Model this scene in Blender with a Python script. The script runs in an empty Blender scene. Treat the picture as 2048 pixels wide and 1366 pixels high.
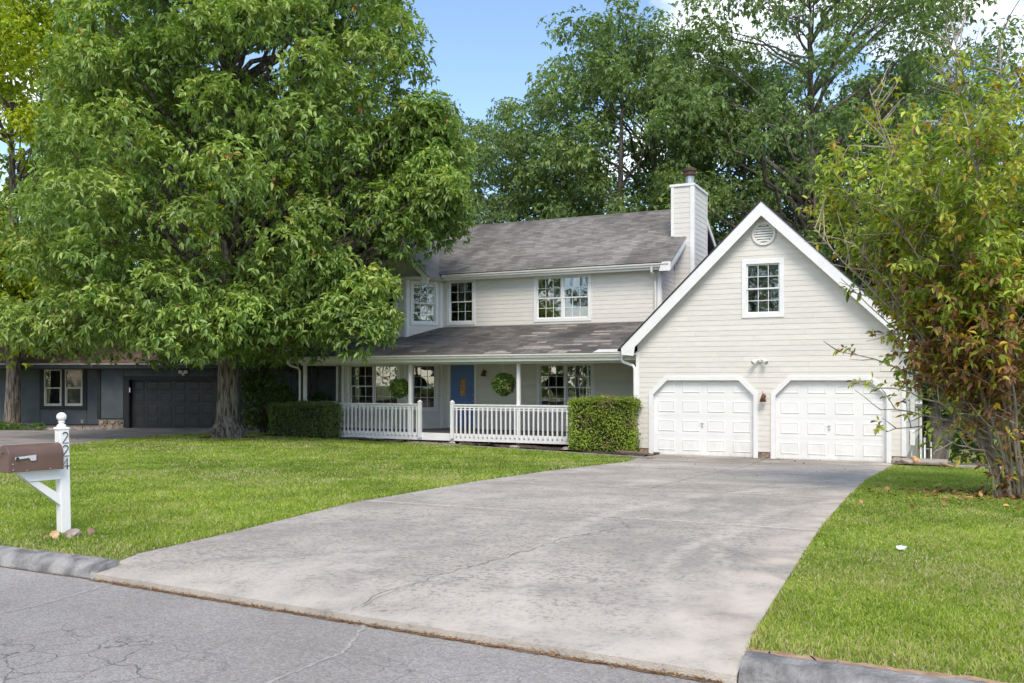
import bpy, math, random
import numpy as np
from mathutils import Vector, Matrix

random.seed(7)
RNG = np.random.default_rng(7)
R = math.radians
S = bpy.context.scene
COL = S.collection

# ------------------------------------------------------------------ camera, sky, sun, exposure
YAW = R(25.3)
sy_, cy_ = math.sin(YAW), math.cos(YAW)
cd = bpy.data.cameras.new("camera")
cam = bpy.data.objects.new("camera", cd)
COL.objects.link(cam)
cam.location = (0, 0, 1.65)
cam.rotation_euler = (R(90), 0, YAW)
cd.sensor_width = 36
cd.lens = 36 * 1840 / 2048
cd.shift_y = 77 / 2048
cd.clip_end = 2000
S.camera = cam

SUN_EL, SUN_DIR = R(50), Vector((0.38, -0.65, 0.0))
world = bpy.data.worlds.new("World")
S.world = world
world.use_nodes = True
wt = world.node_tree
wn, wl = wt.nodes, wt.links
wn.clear()
out = wn.new("ShaderNodeOutputWorld")
bg = wn.new("ShaderNodeBackground")
sky = wn.new("ShaderNodeTexSky")
sky.sky_type = 'NISHITA'
sky.sun_disc = False
sky.sun_elevation = SUN_EL
sky.sun_rotation = math.atan2(SUN_DIR.x, SUN_DIR.y)
sky.air_density = 1.0
sky.dust_density = 0.6
sky.ozone_density = 1.6
SKY_K = 0.15
bg.inputs[1].default_value = SKY_K
# broken white cloud over the whole dome, laid out on a flat cloud layer
tc = wn.new("ShaderNodeTexCoord")
sep = wn.new("ShaderNodeSeparateXYZ")
wl.new(tc.outputs['Generated'], sep.inputs[0])
zc = wn.new("ShaderNodeMath"); zc.operation = 'MAXIMUM'; zc.inputs[1].default_value = 0.0
wl.new(sep.outputs[2], zc.inputs[0])
za = wn.new("ShaderNodeMath"); za.operation = 'ADD'; za.inputs[1].default_value = 0.4
wl.new(zc.outputs[0], za.inputs[0])
dx = wn.new("ShaderNodeMath"); dx.operation = 'DIVIDE'
dy = wn.new("ShaderNodeMath"); dy.operation = 'DIVIDE'
wl.new(sep.outputs[0], dx.inputs[0]); wl.new(za.outputs[0], dx.inputs[1])
wl.new(sep.outputs[1], dy.inputs[0]); wl.new(za.outputs[0], dy.inputs[1])
cmb = wn.new("ShaderNodeCombineXYZ")
wl.new(dx.outputs[0], cmb.inputs[0]); wl.new(dy.outputs[0], cmb.inputs[1])
cmb.inputs[2].default_value = 9.3
nz = wn.new("ShaderNodeTexNoise")
nz.inputs['Scale'].default_value = 1.9
nz.inputs['Detail'].default_value = 7
nz.inputs['Roughness'].default_value = 0.55
wl.new(cmb.outputs[0], nz.inputs['Vector'])
rp = wn.new("ShaderNodeValToRGB")
rp.color_ramp.elements[0].position = 0.51
rp.color_ramp.elements[0].color = (0, 0, 0, 1)
rp.color_ramp.elements[1].position = 0.72
rp.color_ramp.elements[1].color = (1, 1, 1, 1)
wl.new(nz.outputs[0], rp.inputs[0])
mx = wn.new("ShaderNodeMix"); mx.data_type = 'RGBA'
gam = wn.new("ShaderNodeMix"); gam.data_type = 'RGBA'; gam.blend_type = 'MULTIPLY'
gam.inputs[0].default_value = 1.0
gam.inputs[7].default_value = (0.55, 0.56, 0.58, 1)
wl.new(sky.outputs[0], gam.inputs[6])
wl.new(rp.outputs[0], mx.inputs[0])
wl.new(gam.outputs[2], mx.inputs[6])
mx.inputs[7].default_value = (8.6, 8.1, 7.3, 1)
wl.new(mx.outputs[2], bg.inputs[0])
wl.new(bg.outputs[0], out.inputs[0])

sd = bpy.data.lights.new("sun", 'SUN')
sd.energy = 1.05
sd.angle = R(24)
sd.color = (1.0, 0.90, 0.75)
sun = bpy.data.objects.new("sun", sd)
COL.objects.link(sun)
dvec = Vector((SUN_DIR.x, SUN_DIR.y, SUN_DIR.length * math.tan(SUN_EL)))
sun.rotation_euler = (-dvec).to_track_quat('-Z', 'Y').to_euler()
sun.location = dvec * 60

S.view_settings.view_transform = 'Standard'
S.view_settings.look = 'None'
S.view_settings.gamma = 1
S.view_settings.use_curve_mapping = False
S.view_settings.exposure = 1.56
S.render.engine = 'CYCLES'
S.cycles.use_denoising = True
S.cycles.max_bounces = 7
S.cycles.diffuse_bounces = 4
S.cycles.transparent_max_bounces = 12


def CW(a, b):
    """metres to the right of / ahead of the camera -> world X, Y"""
    return a * cy_ - b * sy_, a * sy_ + b * cy_


# ------------------------------------------------------------------ materials
def mat(name, c1, c2=None, scale=8.0, rough=0.7, bump=0.0, bscale=None, c3=None, metal=0.0, spec=0.4,
        tone=None, rnd=None, detail=5, stretch=(1, 1, 1), obj_space=False, w=(0.35, 0.65), transl=0.0, distort=0.0):
    """principled; c1..c2 mixed by noise, `tone`=(dark, light) multiplies by the 'tone' face attribute,
    rnd=(dark, light) multiplies by the object's own random number"""
    m = bpy.data.materials.new(name)
    m.use_nodes = True
    nt = m.node_tree
    n, l = nt.nodes, nt.links
    b = n['Principled BSDF']
    b.inputs['Roughness'].default_value = rough
    b.inputs['Metallic'].default_value = metal
    b.inputs['Specular IOR Level'].default_value = spec
    co = n.new('ShaderNodeTexCoord')
    mp = n.new('ShaderNodeMapping')
    mp.inputs['Scale'].default_value = stretch
    if obj_space:
        l.new(co.outputs['Object'], mp.inputs[0])
    else:
        ge = n.new('ShaderNodeNewGeometry')
        l.new(ge.outputs['Position'], mp.inputs[0])
    col = None
    if c2 is not None:
        t = n.new('ShaderNodeTexNoise')
        t.inputs['Scale'].default_value = scale
        t.inputs['Detail'].default_value = detail
        t.inputs['Distortion'].default_value = distort
        l.new(mp.outputs[0], t.inputs['Vector'])
        r = n.new('ShaderNodeValToRGB')
        r.color_ramp.elements[0].position = w[0]
        r.color_ramp.elements[0].color = (*c1, 1)
        r.color_ramp.elements[1].position = w[1]
        r.color_ramp.elements[1].color = (*c2, 1)
        if c3 is not None:
            e = r.color_ramp.elements.new((w[0] + w[1]) / 2)
            e.color = (*c3, 1)
        l.new(t.outputs[0], r.inputs[0])
        col = r.outputs[0]
    else:
        rg = n.new('ShaderNodeRGB')
        rg.outputs[0].default_value = (*c1, 1)
        col = rg.outputs[0]

    def mul(col, src, lohi):
        mr = n.new('ShaderNodeMapRange')
        mr.inputs['To Min'].default_value = lohi[0]
        mr.inputs['To Max'].default_value = lohi[1]
        l.new(src, mr.inputs['Value'])
        mm = n.new('ShaderNodeMix'); mm.data_type = 'RGBA'; mm.blend_type = 'MULTIPLY'
        mm.inputs[0].default_value = 1
        l.new(col, mm.inputs[6])
        l.new(mr.outputs[0], mm.inputs[7])
        return mm.outputs[2]
    if tone:
        at = n.new('ShaderNodeAttribute'); at.attribute_name = 'tone'
        col = mul(col, at.outputs['Fac'], tone)
    if rnd:
        oi = n.new('ShaderNodeObjectInfo')
        col = mul(col, oi.outputs['Random'], rnd)
    l.new(col, b.inputs['Base Color'])
    if bump:
        t2 = n.new('ShaderNodeTexNoise')
        t2.inputs['Scale'].default_value = bscale or scale * 6
        t2.inputs['Detail'].default_value = 6
        l.new(mp.outputs[0], t2.inputs['Vector'])
        bp = n.new('ShaderNodeBump')
        bp.inputs['Strength'].default_value = bump
        bp.inputs['Distance'].default_value = 0.02
        l.new(t2.outputs[0], bp.inputs['Height'])
        l.new(bp.outputs[0], b.inputs['Normal'])
    m['col_out'] = 0
    return m


def leaf_mat(name, stops, transl=0.3, rough=0.45, spec=0.35, patch=0.25):
    """stops: list of (pos, rgb) over the per-leaf 'tone' attribute"""
    m = bpy.data.materials.new(name)
    m.use_nodes = True
    n, l = m.node_tree.nodes, m.node_tree.links
    b = n['Principled BSDF']
    b.inputs['Roughness'].default_value = rough
    b.inputs['Specular IOR Level'].default_value = spec
    at = n.new('ShaderNodeAttribute'); at.attribute_name = 'tone'
    r = n.new('ShaderNodeValToRGB')
    r.color_ramp.elements[0].position = stops[0][0]
    r.color_ramp.elements[0].color = (*stops[0][1], 1)
    r.color_ramp.elements[1].position = stops[-1][0]
    r.color_ramp.elements[1].color = (*stops[-1][1], 1)
    for p, c in stops[1:-1]:
        e = r.color_ramp.elements.new(p); e.color = (*c, 1)
    l.new(at.outputs['Fac'], r.inputs[0])
    ge = n.new('ShaderNodeNewGeometry')
    t = n.new('ShaderNodeTexNoise')
    t.inputs['Scale'].default_value = 0.7
    t.inputs['Detail'].default_value = 3
    l.new(ge.outputs['Position'], t.inputs['Vector'])
    mr = n.new('ShaderNodeMapRange')
    mr.inputs['From Min'].default_value = 0.3
    mr.inputs['From Max'].default_value = 0.7
    mr.inputs['To Min'].default_value = 1 - patch
    mr.inputs['To Max'].default_value = 1 + patch
    l.new(t.outputs[0], mr.inputs['Value'])
    mm = n.new('ShaderNodeMix'); mm.data_type = 'RGBA'; mm.blend_type = 'MULTIPLY'
    mm.inputs[0].default_value = 1
    l.new(r.outputs[0], mm.inputs[6]); l.new(mr.outputs[0], mm.inputs[7])
    l.new(mm.outputs[2], b.inputs['Base Color'])
    tr = n.new('ShaderNodeBsdfTranslucent')
    tm = n.new('ShaderNodeMix'); tm.data_type = 'RGBA'; tm.blend_type = 'MULTIPLY'
    tm.inputs[0].default_value = 1
    tm.inputs[7].default_value = (1.1, 1.2, 0.55, 1)
    l.new(mm.outputs[2], tm.inputs[6])
    l.new(tm.outputs[2], tr.inputs[0])
    ms = n.new('ShaderNodeMixShader'); ms.inputs[0].default_value = transl
    l.new(b.outputs[0], ms.inputs[1]); l.new(tr.outputs[0], ms.inputs[2])
    l.new(ms.outputs[0], n['Material Output'].inputs[0])
    return m


def glass_mat(name, tint, base_reflect=0.24):
    m = bpy.data.materials.new(name)
    m.use_nodes = True
    n, l = m.node_tree.nodes, m.node_tree.links
    n.remove(n['Principled BSDF'])
    fr = n.new('ShaderNodeFresnel'); fr.inputs[0].default_value = 1.75
    ad = n.new('ShaderNodeMath'); ad.operation = 'ADD'; ad.inputs[1].default_value = base_reflect
    l.new(fr.outputs[0], ad.inputs[0])
    gl = n.new('ShaderNodeBsdfGlossy'); gl.inputs['Roughness'].default_value = 0.015
    tr = n.new('ShaderNodeBsdfTransparent'); tr.inputs[0].default_value = (*tint, 1)
    ms = n.new('ShaderNodeMixShader')
    tcd = n.new('ShaderNodeNewGeometry')
    no = n.new('ShaderNodeTexNoise'); no.inputs['Scale'].default_value = 2.2; no.inputs['Detail'].default_value = 1
    l.new(tcd.outputs['Position'], no.inputs['Vector'])
    bp = n.new('ShaderNodeBump'); bp.inputs['Strength'].default_value = 0.06; bp.inputs['Distance'].default_value = 0.05
    l.new(no.outputs[0], bp.inputs['Height']); l.new(bp.outputs[0], gl.inputs['Normal'])
    l.new(ad.outputs[0], ms.inputs[0]); l.new(tr.outputs[0], ms.inputs[1]); l.new(gl.outputs[0], ms.inputs[2])
    l.new(ms.outputs[0], n['Material Output'].inputs[0])
    return m


M = {}
M['siding'] = mat('cream_siding', (0.655, 0.63, 0.58), (0.695, 0.67, 0.62), 3, 0.6, 0.05, 90, rnd=(0.95, 1.03), stretch=(1, 1, 4))
M['trim'] = mat('white_trim', (0.74, 0.74, 0.735), (0.79, 0.79, 0.785), 4, 0.5, 0.1, 60)
M['gutter'] = mat('gutter_white', (0.66, 0.65, 0.60), (0.76, 0.75, 0.71), 5, 0.4, stretch=(1, 1, 3))
M['doorw'] = mat('garage_door_white', (0.75, 0.75, 0.745), (0.79, 0.79, 0.785), 1.5, 0.45)
M['sheath'] = mat('sheathing', (0.25, 0.22, 0.18))
M['deck'] = mat('roof_deck', (0.03, 0.03, 0.032))
M['shingle'] = mat('grey_shingle', (0.15, 0.139, 0.126), (0.255, 0.240, 0.222), 0.55, 0.9, 0.5, 120, tone=(0.72, 1.25), c3=(0.21, 0.197, 0.182), stretch=(1.6, 0.5, 1))
M['shingle_o'] = mat('porch_shingle', (0.085, 0.078, 0.074), (0.17, 0.158, 0.148), 0.9, 0.9, 0.5, 120, tone=(0.75, 1.3))
M['shingle_p'] = mat('porch_shingle_piece', (0.085, 0.078, 0.074), (0.17, 0.158, 0.148), 0.9, 0.9, 0.5, 120, rnd=(0.75, 1.3))
M['shingle_n'] = mat('new_tan_shingle', (0.27, 0.235, 0.20), (0.36, 0.32, 0.28), 9, 0.9, 0.5, 120, rnd=(0.8, 1.15))
M['shingle_b'] = mat('brown_shingle', (0.16, 0.10, 0.072), (0.25, 0.17, 0.125), 1.1, 0.9, 0.4, 100, tone=(0.75, 1.3))
M['blue'] = mat('blue_door', (0.10, 0.185, 0.42), (0.12, 0.21, 0.46), 2, 0.35)
M['amber'] = mat('amber_glass', (0.35, 0.16, 0.05), (0.7, 0.42, 0.18), 14, 0.15)
M['porchfloor'] = mat('porch_floor', (0.055, 0.055, 0.06), (0.09, 0.09, 0.095), 6, 0.6, rnd=(0.8, 1.2))
M['interior'] = mat('room_interior', (0.24, 0.23, 0.205), (0.32, 0.30, 0.27), 0.8, 0.9)
M['curtain'] = mat('curtain', (0.55, 0.56, 0.56), (0.38, 0.39, 0.40), 6, 0.9, stretch=(6, 6, 0.2))
M['glass'] = glass_mat('window_glass', (0.62, 0.64, 0.62))
M['metal'] = mat('galvanised', (0.35, 0.37, 0.38), (0.5, 0.52, 0.53), 12, 0.4, metal=0.6)
M['rust'] = mat('rust', (0.05, 0.03, 0.022), (0.11, 0.065, 0.045), 14, 0.8)
M['bronze'] = mat('bronze_lamp', (0.12, 0.05, 0.025), (0.22, 0.11, 0.05), 18, 0.45, metal=0.5)
M['black'] = mat('black_metal', (0.02, 0.02, 0.022), rough=0.4)
M['concrete'] = mat('driveway_concrete', (0.34, 0.31, 0.27), (0.50, 0.452, 0.393), 0.55, 0.9, 0.5, 90)
M['asphalt'] = mat('asphalt', (0.295, 0.275, 0.255), (0.385, 0.362, 0.34), 0.6, 0.9, 0.9, 90)
M['curb'] = mat('curb_concrete', (0.14, 0.138, 0.138), (0.34, 0.33, 0.32), 6, 0.95, 1.0, 45, detail=9)
M['dirt'] = mat('dirt', (0.10, 0.065, 0.042), (0.22, 0.155, 0.10), 5, 0.95, 0.8, 60)
M['mulch'] = mat('mulch', (0.035, 0.025, 0.02), (0.10, 0.07, 0.052), 14, 0.95, 1.0, 60)
M['crack'] = mat('crack_dirt', (0.09, 0.078, 0.065), (0.2, 0.17, 0.135), 20, 0.95)
M['bark'] = mat('oak_bark', (0.06, 0.048, 0.038), (0.27, 0.228, 0.19), 15, 0.95, 1.0, 22, stretch=(1, 1, 0.16), distort=0.4, w=(0.40, 0.60))
M['barkd'] = mat('dark_bark', (0.07, 0.06, 0.05), (0.20, 0.17, 0.145), 6, 0.95, 1.0, 14, stretch=(1, 1, 0.2))
M['barkl'] = mat('grey_twig_bark', (0.21, 0.17, 0.13), (0.42, 0.37, 0.31), 9, 0.9, 0.6, 40, stretch=(1, 1, 0.3))
M['stone'] = mat('field_stone', (0.20, 0.14, 0.10), (0.48, 0.40, 0.32), 6, 0.85, 0.6, 25, rnd=(0.45, 1.1), obj_space=True, c3=(0.36, 0.24, 0.14))
M['stoneo'] = mat('orange_stone', (0.42, 0.22, 0.09), (0.75, 0.56, 0.36), 9, 0.8, 0.6, 40, obj_space=True)
M['mortar'] = mat('mortar', (0.28, 0.25, 0.22), (0.36, 0.33, 0.29), 9, 0.95)
M['slate'] = mat('slate_blue_panel', (0.085, 0.105, 0.12), (0.115, 0.135, 0.15), 2, 0.8, 0.8, 45, rnd=(0.9, 1.1))
M['slated'] = mat('black_trim', (0.018, 0.02, 0.023), (0.028, 0.03, 0.034), 4, 0.6)
M['gdark'] = mat('charcoal_garage_door', (0.032, 0.034, 0.038), (0.043, 0.045, 0.049), 2, 0.45)
M['beige'] = mat('pale_sash', (0.55, 0.53, 0.47), (0.62, 0.6, 0.55), 4, 0.5)
M['brownbox'] = mat('brown_mailbox', (0.125, 0.075, 0.058), (0.15, 0.09, 0.07), 3, 0.38, spec=0.5)
M['flag'] = mat('pale_flag', (0.55, 0.57, 0.56), rough=0.4)
M['plastic'] = mat('white_vinyl', (0.80, 0.80, 0.79), (0.84, 0.84, 0.83), 3, 0.35)
M['wood'] = mat('weathered_wood', (0.30, 0.27, 0.23), (0.42, 0.38, 0.33), 5, 0.9, 0.6, 40)
M['plank'] = mat('tan_plank', (0.35, 0.19, 0.10), (0.48, 0.30, 0.18), 5, 0.8)
M['terracotta'] = mat('terracotta', (0.28, 0.09, 0.045), (0.4, 0.15, 0.08), 8, 0.7)
M['web'] = mat('dried_nest', (0.42, 0.22, 0.11), (0.66, 0.47, 0.33), 12, 0.9)
M['gravelm'] = mat('gravel', (0.2, 0.17, 0.15), (0.55, 0.5, 0.46), 30, 0.9, tone=(0.5, 1.3))
M['paper'] = mat('white_paper', (0.75, 0.75, 0.75))
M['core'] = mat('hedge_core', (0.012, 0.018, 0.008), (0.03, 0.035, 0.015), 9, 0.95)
M['litter'] = leaf_mat('leaf_litter', [(0, (0.09, 0.035, 0.018)), (0.4, (0.24, 0.11, 0.05)), (0.75, (0.38, 0.22, 0.11)), (1, (0.55, 0.36, 0.10))], 0.1, 0.8)
M['ndrive'] = mat('neighbour_concrete', (0.20, 0.175, 0.165), (0.31, 0.28, 0.265), 1.2, 0.95, 0.4, 60)


def add_concrete_stains():
    n, l = M['concrete'].node_tree.nodes, M['concrete'].node_tree.links
    b = n['Principled BSDF']
    src = b.inputs['Base Color'].links[0].from_socket
    ge = n.new('ShaderNodeNewGeometry')

    def layer(src, scale, lo, hi, a, c, stretch=(1, 1, 1), detail=6):
        mp = n.new('ShaderNodeMapping'); mp.inputs['Scale'].default_value = stretch
        l.new(ge.outputs['Position'], mp.inputs[0])
        t = n.new('ShaderNodeTexNoise'); t.inputs['Scale'].default_value = scale; t.inputs['Detail'].default_value = detail
        t.inputs['Roughness'].default_value = 0.7
        l.new(mp.outputs[0], t.inputs['Vector'])
        mr = n.new('ShaderNodeMapRange'); mr.inputs['From Min'].default_value = lo; mr.inputs['From Max'].default_value = hi
        mr.inputs['To Max'].default_value = a
        l.new(t.outputs[0], mr.inputs['Value'])
        mm = n.new('ShaderNodeMix'); mm.data_type = 'RGBA'
        l.new(mr.outputs[0], mm.inputs[0]); l.new(src, mm.inputs[6]); mm.inputs[7].default_value = (*c, 1)
        return mm.outputs[2]
    src = layer(src, 24, 0.50, 0.64, 0.8, (0.16, 0.155, 0.15), detail=5)           # pitted aggregate
    src = layer(src, 6, 0.50, 0.66, 0.55, (0.19, 0.183, 0.172), detail=6)
    src = layer(src, 1.3, 0.50, 0.68, 0.6, (0.27, 0.25, 0.225), (0.5, 1.2, 1))      # grey film
    src = layer(src, 0.9, 0.52, 0.72, 0.75, (0.58, 0.53, 0.47), (1, 0.6, 1))          # washed-out pale patches
    sp0 = n.new('ShaderNodeSeparateXYZ'); l.new(ge.outputs['Position'], sp0.inputs[0])

    def band(src, sock, lo, hi, amt, c, nscale=3.0):
        a = n.new('ShaderNodeMapRange'); a.inputs['From Min'].default_value = lo; a.inputs['From Max'].default_value = hi
        l.new(sock, a.inputs['Value'])
        t = n.new('ShaderNodeTexNoise'); t.inputs['Scale'].default_value = nscale; t.inputs['Detail'].default_value = 7
        l.new(ge.outputs['Position'], t.inputs['Vector'])
        b_ = n.new('ShaderNodeMapRange'); b_.inputs['From Min'].default_value = 0.35; b_.inputs['From Max'].default_value = 0.6
        l.new(t.outputs[0], b_.inputs['Value'])
        q = n.new('ShaderNodeMath'); q.operation = 'MULTIPLY'; l.new(a.outputs[0], q.inputs[0]); l.new(b_.outputs[0], q.inputs[1])
        q2 = n.new('ShaderNodeMath'); q2.operation = 'MULTIPLY'; q2.inputs[1].default_value = amt; l.new(q.outputs[0], q2.inputs[0])
        mm = n.new('ShaderNodeMix'); mm.data_type = 'RGBA'
        l.new(q2.outputs[0], mm.inputs[0]); l.new(src, mm.inputs[6]); mm.inputs[7].default_value = (*c, 1)
        return mm.outputs[2]
    src = band(src, sp0.outputs[0], -1.75, -1.35, 0.8, (0.60, 0.52, 0.44))      # clay washed off the lawn edge
    src = band(src, sp0.outputs[1], 6.1, 5.4, 0.6, (0.60, 0.55, 0.48))         # pale apron lip
    # tyre scrub arcs
    for (cx_, cy2, rad_, wd_, amt, c) in ((7.2, 10.4, 9.3, 0.13, 0.5, (0.60, 0.55, 0.48)), (7.2, 10.4, 10.9, 0.14, 0.45, (0.60, 0.55, 0.48)), (-10.5, 12.0, 7.6, 0.12, 0.4, (0.22, 0.205, 0.19)), (7.0, 13.5, 10.1, 0.10, 0.4, (0.22, 0.205, 0.19)), (3.2, 8.4, 5.4, 0.12, 0.45, (0.60, 0.55, 0.48))):
        vd = n.new('ShaderNodeVectorMath'); vd.operation = 'DISTANCE'
        vm_ = n.new('ShaderNodeVectorMath'); vm_.operation = 'MULTIPLY'; vm_.inputs[1].default_value = (1, 1, 0)
        l.new(ge.outputs['Position'], vm_.inputs[0]); l.new(vm_.outputs[0], vd.inputs[0]); vd.inputs[1].default_value = (cx_, cy2, 0)
        sb_ = n.new('ShaderNodeMath'); sb_.operation = 'SUBTRACT'; sb_.inputs[1].default_value = rad_; l.new(vd.outputs['Value'], sb_.inputs[0])
        ab = n.new('ShaderNodeMath'); ab.operation = 'ABSOLUTE'; l.new(sb_.outputs[0], ab.inputs[0])
        src = band(src, ab.outputs[0], wd_, wd_ * 0.3, amt, c, 9.0)
    src = layer(src, 2.6, 0.66, 0.78, 0.5, (0.42, 0.24, 0.12), (1, 2, 1))           # rust and clay
    # darker, browner film of leaf tannin on the strip in front of the doors (a stain with its own shape)
    sp = n.new('ShaderNodeSeparateXYZ'); l.new(ge.outputs['Position'], sp.inputs[0])
    mr = n.new('ShaderNodeMapRange'); mr.inputs['From Min'].default_value = 20.5; mr.inputs['From Max'].default_value = 24.6
    l.new(sp.outputs[1], mr.inputs['Value'])
    mp = n.new('ShaderNodeMapping'); mp.inputs['Scale'].default_value = (0.35, 1.6, 1)
    l.new(ge.outputs['Position'], mp.inputs[0])
    t = n.new('ShaderNodeTexNoise'); t.inputs['Scale'].default_value = 1.6; t.inputs['Detail'].default_value = 8
    l.new(mp.outputs[0], t.inputs['Vector'])
    mr2 = n.new('ShaderNodeMapRange'); mr2.inputs['From Min'].default_value = 0.4; mr2.inputs['From Max'].default_value = 0.62
    l.new(t.outputs[0], mr2.inputs['Value'])
    ml = n.new('ShaderNodeMath'); ml.operation = 'MULTIPLY'
    l.new(mr.outputs[0], ml.inputs[0]); l.new(mr2.outputs[0], ml.inputs[1])
    m2 = n.new('ShaderNodeMath'); m2.operation = 'MULTIPLY'; m2.inputs[1].default_value = 0.85
    l.new(ml.outputs[0], m2.inputs[0])
    mm = n.new('ShaderNodeMix'); mm.data_type = 'RGBA'
    l.new(m2.outputs[0], mm.inputs[0]); l.new(src, mm.inputs[6]); mm.inputs[7].default_value = (0.145, 0.115, 0.09, 1)
    l.new(mm.outputs[2], b.inputs['Base Color'])


add_concrete_stains()


def add_grime(m, z0, z1, amt, c=(0.36, 0.31, 0.25)):
    n, l = m.node_tree.nodes, m.node_tree.links
    b = n['Principled BSDF']
    src = b.inputs['Base Color'].links[0].from_socket
    ge = n.new('ShaderNodeNewGeometry')
    sp = n.new('ShaderNodeSeparateXYZ'); l.new(ge.outputs['Position'], sp.inputs[0])
    a = n.new('ShaderNodeMapRange'); a.inputs['From Min'].default_value = z1; a.inputs['From Max'].default_value = z0
    l.new(sp.outputs[2], a.inputs['Value'])
    mp = n.new('ShaderNodeMapping'); mp.inputs['Scale'].default_value = (1.4, 1.4, 0.5); l.new(ge.outputs['Position'], mp.inputs[0])
    t = n.new('ShaderNodeTexNoise'); t.inputs['Scale'].default_value = 5; t.inputs['Detail'].default_value = 8; t.inputs['Roughness'].default_value = 0.7
    l.new(mp.outputs[0], t.inputs['Vector'])
    r = n.new('ShaderNodeMapRange'); r.inputs['From Min'].default_value = 0.4; r.inputs['From Max'].default_value = 0.7; l.new(t.outputs[0], r.inputs['Value'])
    q = n.new('ShaderNodeMath'); q.operation = 'MULTIPLY'; l.new(a.outputs[0], q.inputs[0]); l.new(r.outputs[0], q.inputs[1])
    q2 = n.new('ShaderNodeMath'); q2.operation = 'MULTIPLY'; q2.inputs[1].default_value = amt; l.new(q.outputs[0], q2.inputs[0])
    mm = n.new('ShaderNodeMix'); mm.data_type = 'RGBA'
    l.new(q2.outputs[0], mm.inputs[0]); l.new(src, mm.inputs[6]); mm.inputs[7].default_value = (*c, 1)
    l.new(mm.outputs[2], b.inputs['Base Color'])


add_grime(M['doorw'], -0.43, 0.25, 0.35)
add_grime(M['siding'], -0.3, 0.6, 0.3)


def add_asphalt_detail():
    n, l = M['asphalt'].node_tree.nodes, M['asphalt'].node_tree.links
    b = n['Principled BSDF']
    src = b.inputs['Base Color'].links[0].from_socket
    ge = n.new('ShaderNodeNewGeometry')
    t = n.new('ShaderNodeTexVoronoi'); t.inputs['Scale'].default_value = 75
    l.new(ge.outputs['Position'], t.inputs['Vector'])
    mr = n.new('ShaderNodeMapRange'); mr.inputs['To Min'].default_value = 0.75; mr.inputs['To Max'].default_value = 1.22
    sc = n.new('ShaderNodeSeparateColor'); l.new(t.outputs['Color'], sc.inputs[0])
    l.new(sc.outputs[0], mr.inputs['Value'])
    mm = n.new('ShaderNodeMix'); mm.data_type = 'RGBA'; mm.blend_type = 'MULTIPLY'; mm.inputs[0].default_value = 1
    l.new(src, mm.inputs[6]); l.new(mr.outputs[0], mm.inputs[7])
    # alligator cracking, only in worn areas
    nd = n.new('ShaderNodeTexNoise'); nd.inputs['Scale'].default_value = 5; nd.inputs['Detail'].default_value = 6
    l.new(ge.outputs['Position'], nd.inputs['Vector'])
    mxv = n.new('ShaderNodeMix'); mxv.data_type = 'VECTOR'; mxv.inputs[0].default_value = 0.16
    l.new(ge.outputs['Position'], mxv.inputs[4]); l.new(nd.outputs['Color'], mxv.inputs[5])
    v = n.new('ShaderNodeTexVoronoi'); v.feature = 'DISTANCE_TO_EDGE'; v.inputs['Scale'].default_value = 3.6
    l.new(mxv.outputs[1], v.inputs['Vector'])
    th = n.new('ShaderNodeMapRange'); th.inputs['From Min'].default_value = 0.004; th.inputs['From Max'].default_value = 0.018
    th.inputs['To Min'].default_value = 1; th.inputs['To Max'].default_value = 0
    l.new(v.outputs['Distance'], th.inputs['Value'])
    big = n.new('ShaderNodeTexNoise'); big.inputs['Scale'].default_value = 0.55; big.inputs['Detail'].default_value = 2
    l.new(ge.outputs['Position'], big.inputs['Vector'])
    sp = n.new('ShaderNodeSeparateXYZ'); l.new(ge.outputs['Position'], sp.inputs[0])
    yy = n.new('ShaderNodeMapRange'); yy.inputs['From Min'].default_value = 5.1; yy.inputs['From Max'].default_value = 4.0
    l.new(sp.outputs[1], yy.inputs['Value'])
    bm = n.new('ShaderNodeMapRange'); bm.inputs['From Min'].default_value = 0.40; bm.inputs['From Max'].default_value = 0.56
    l.new(big.outputs[0], bm.inputs['Value'])
    k = n.new('ShaderNodeMath'); k.operation = 'MULTIPLY'; l.new(th.outputs[0], k.inputs[0]); l.new(bm.outputs[0], k.inputs[1])
    k3 = n.new('ShaderNodeMath'); k3.operation = 'MULTIPLY'; l.new(k.outputs[0], k3.inputs[0]); l.new(yy.outputs[0], k3.inputs[1])
    k2 = n.new('ShaderNodeMath'); k2.operation = 'MULTIPLY'; k2.inputs[1].default_value = 0.75; l.new(k3.outputs[0], k2.inputs[0])
    m3 = n.new('ShaderNodeMix'); m3.data_type = 'RGBA'
    l.new(k2.outputs[0], m3.inputs[0]); l.new(mm.outputs[2], m3.inputs[6]); m3.inputs[7].default_value = (0.06, 0.058, 0.055, 1)
    l.new(m3.outputs[2], b.inputs['Base Color'])


add_asphalt_detail()


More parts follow.
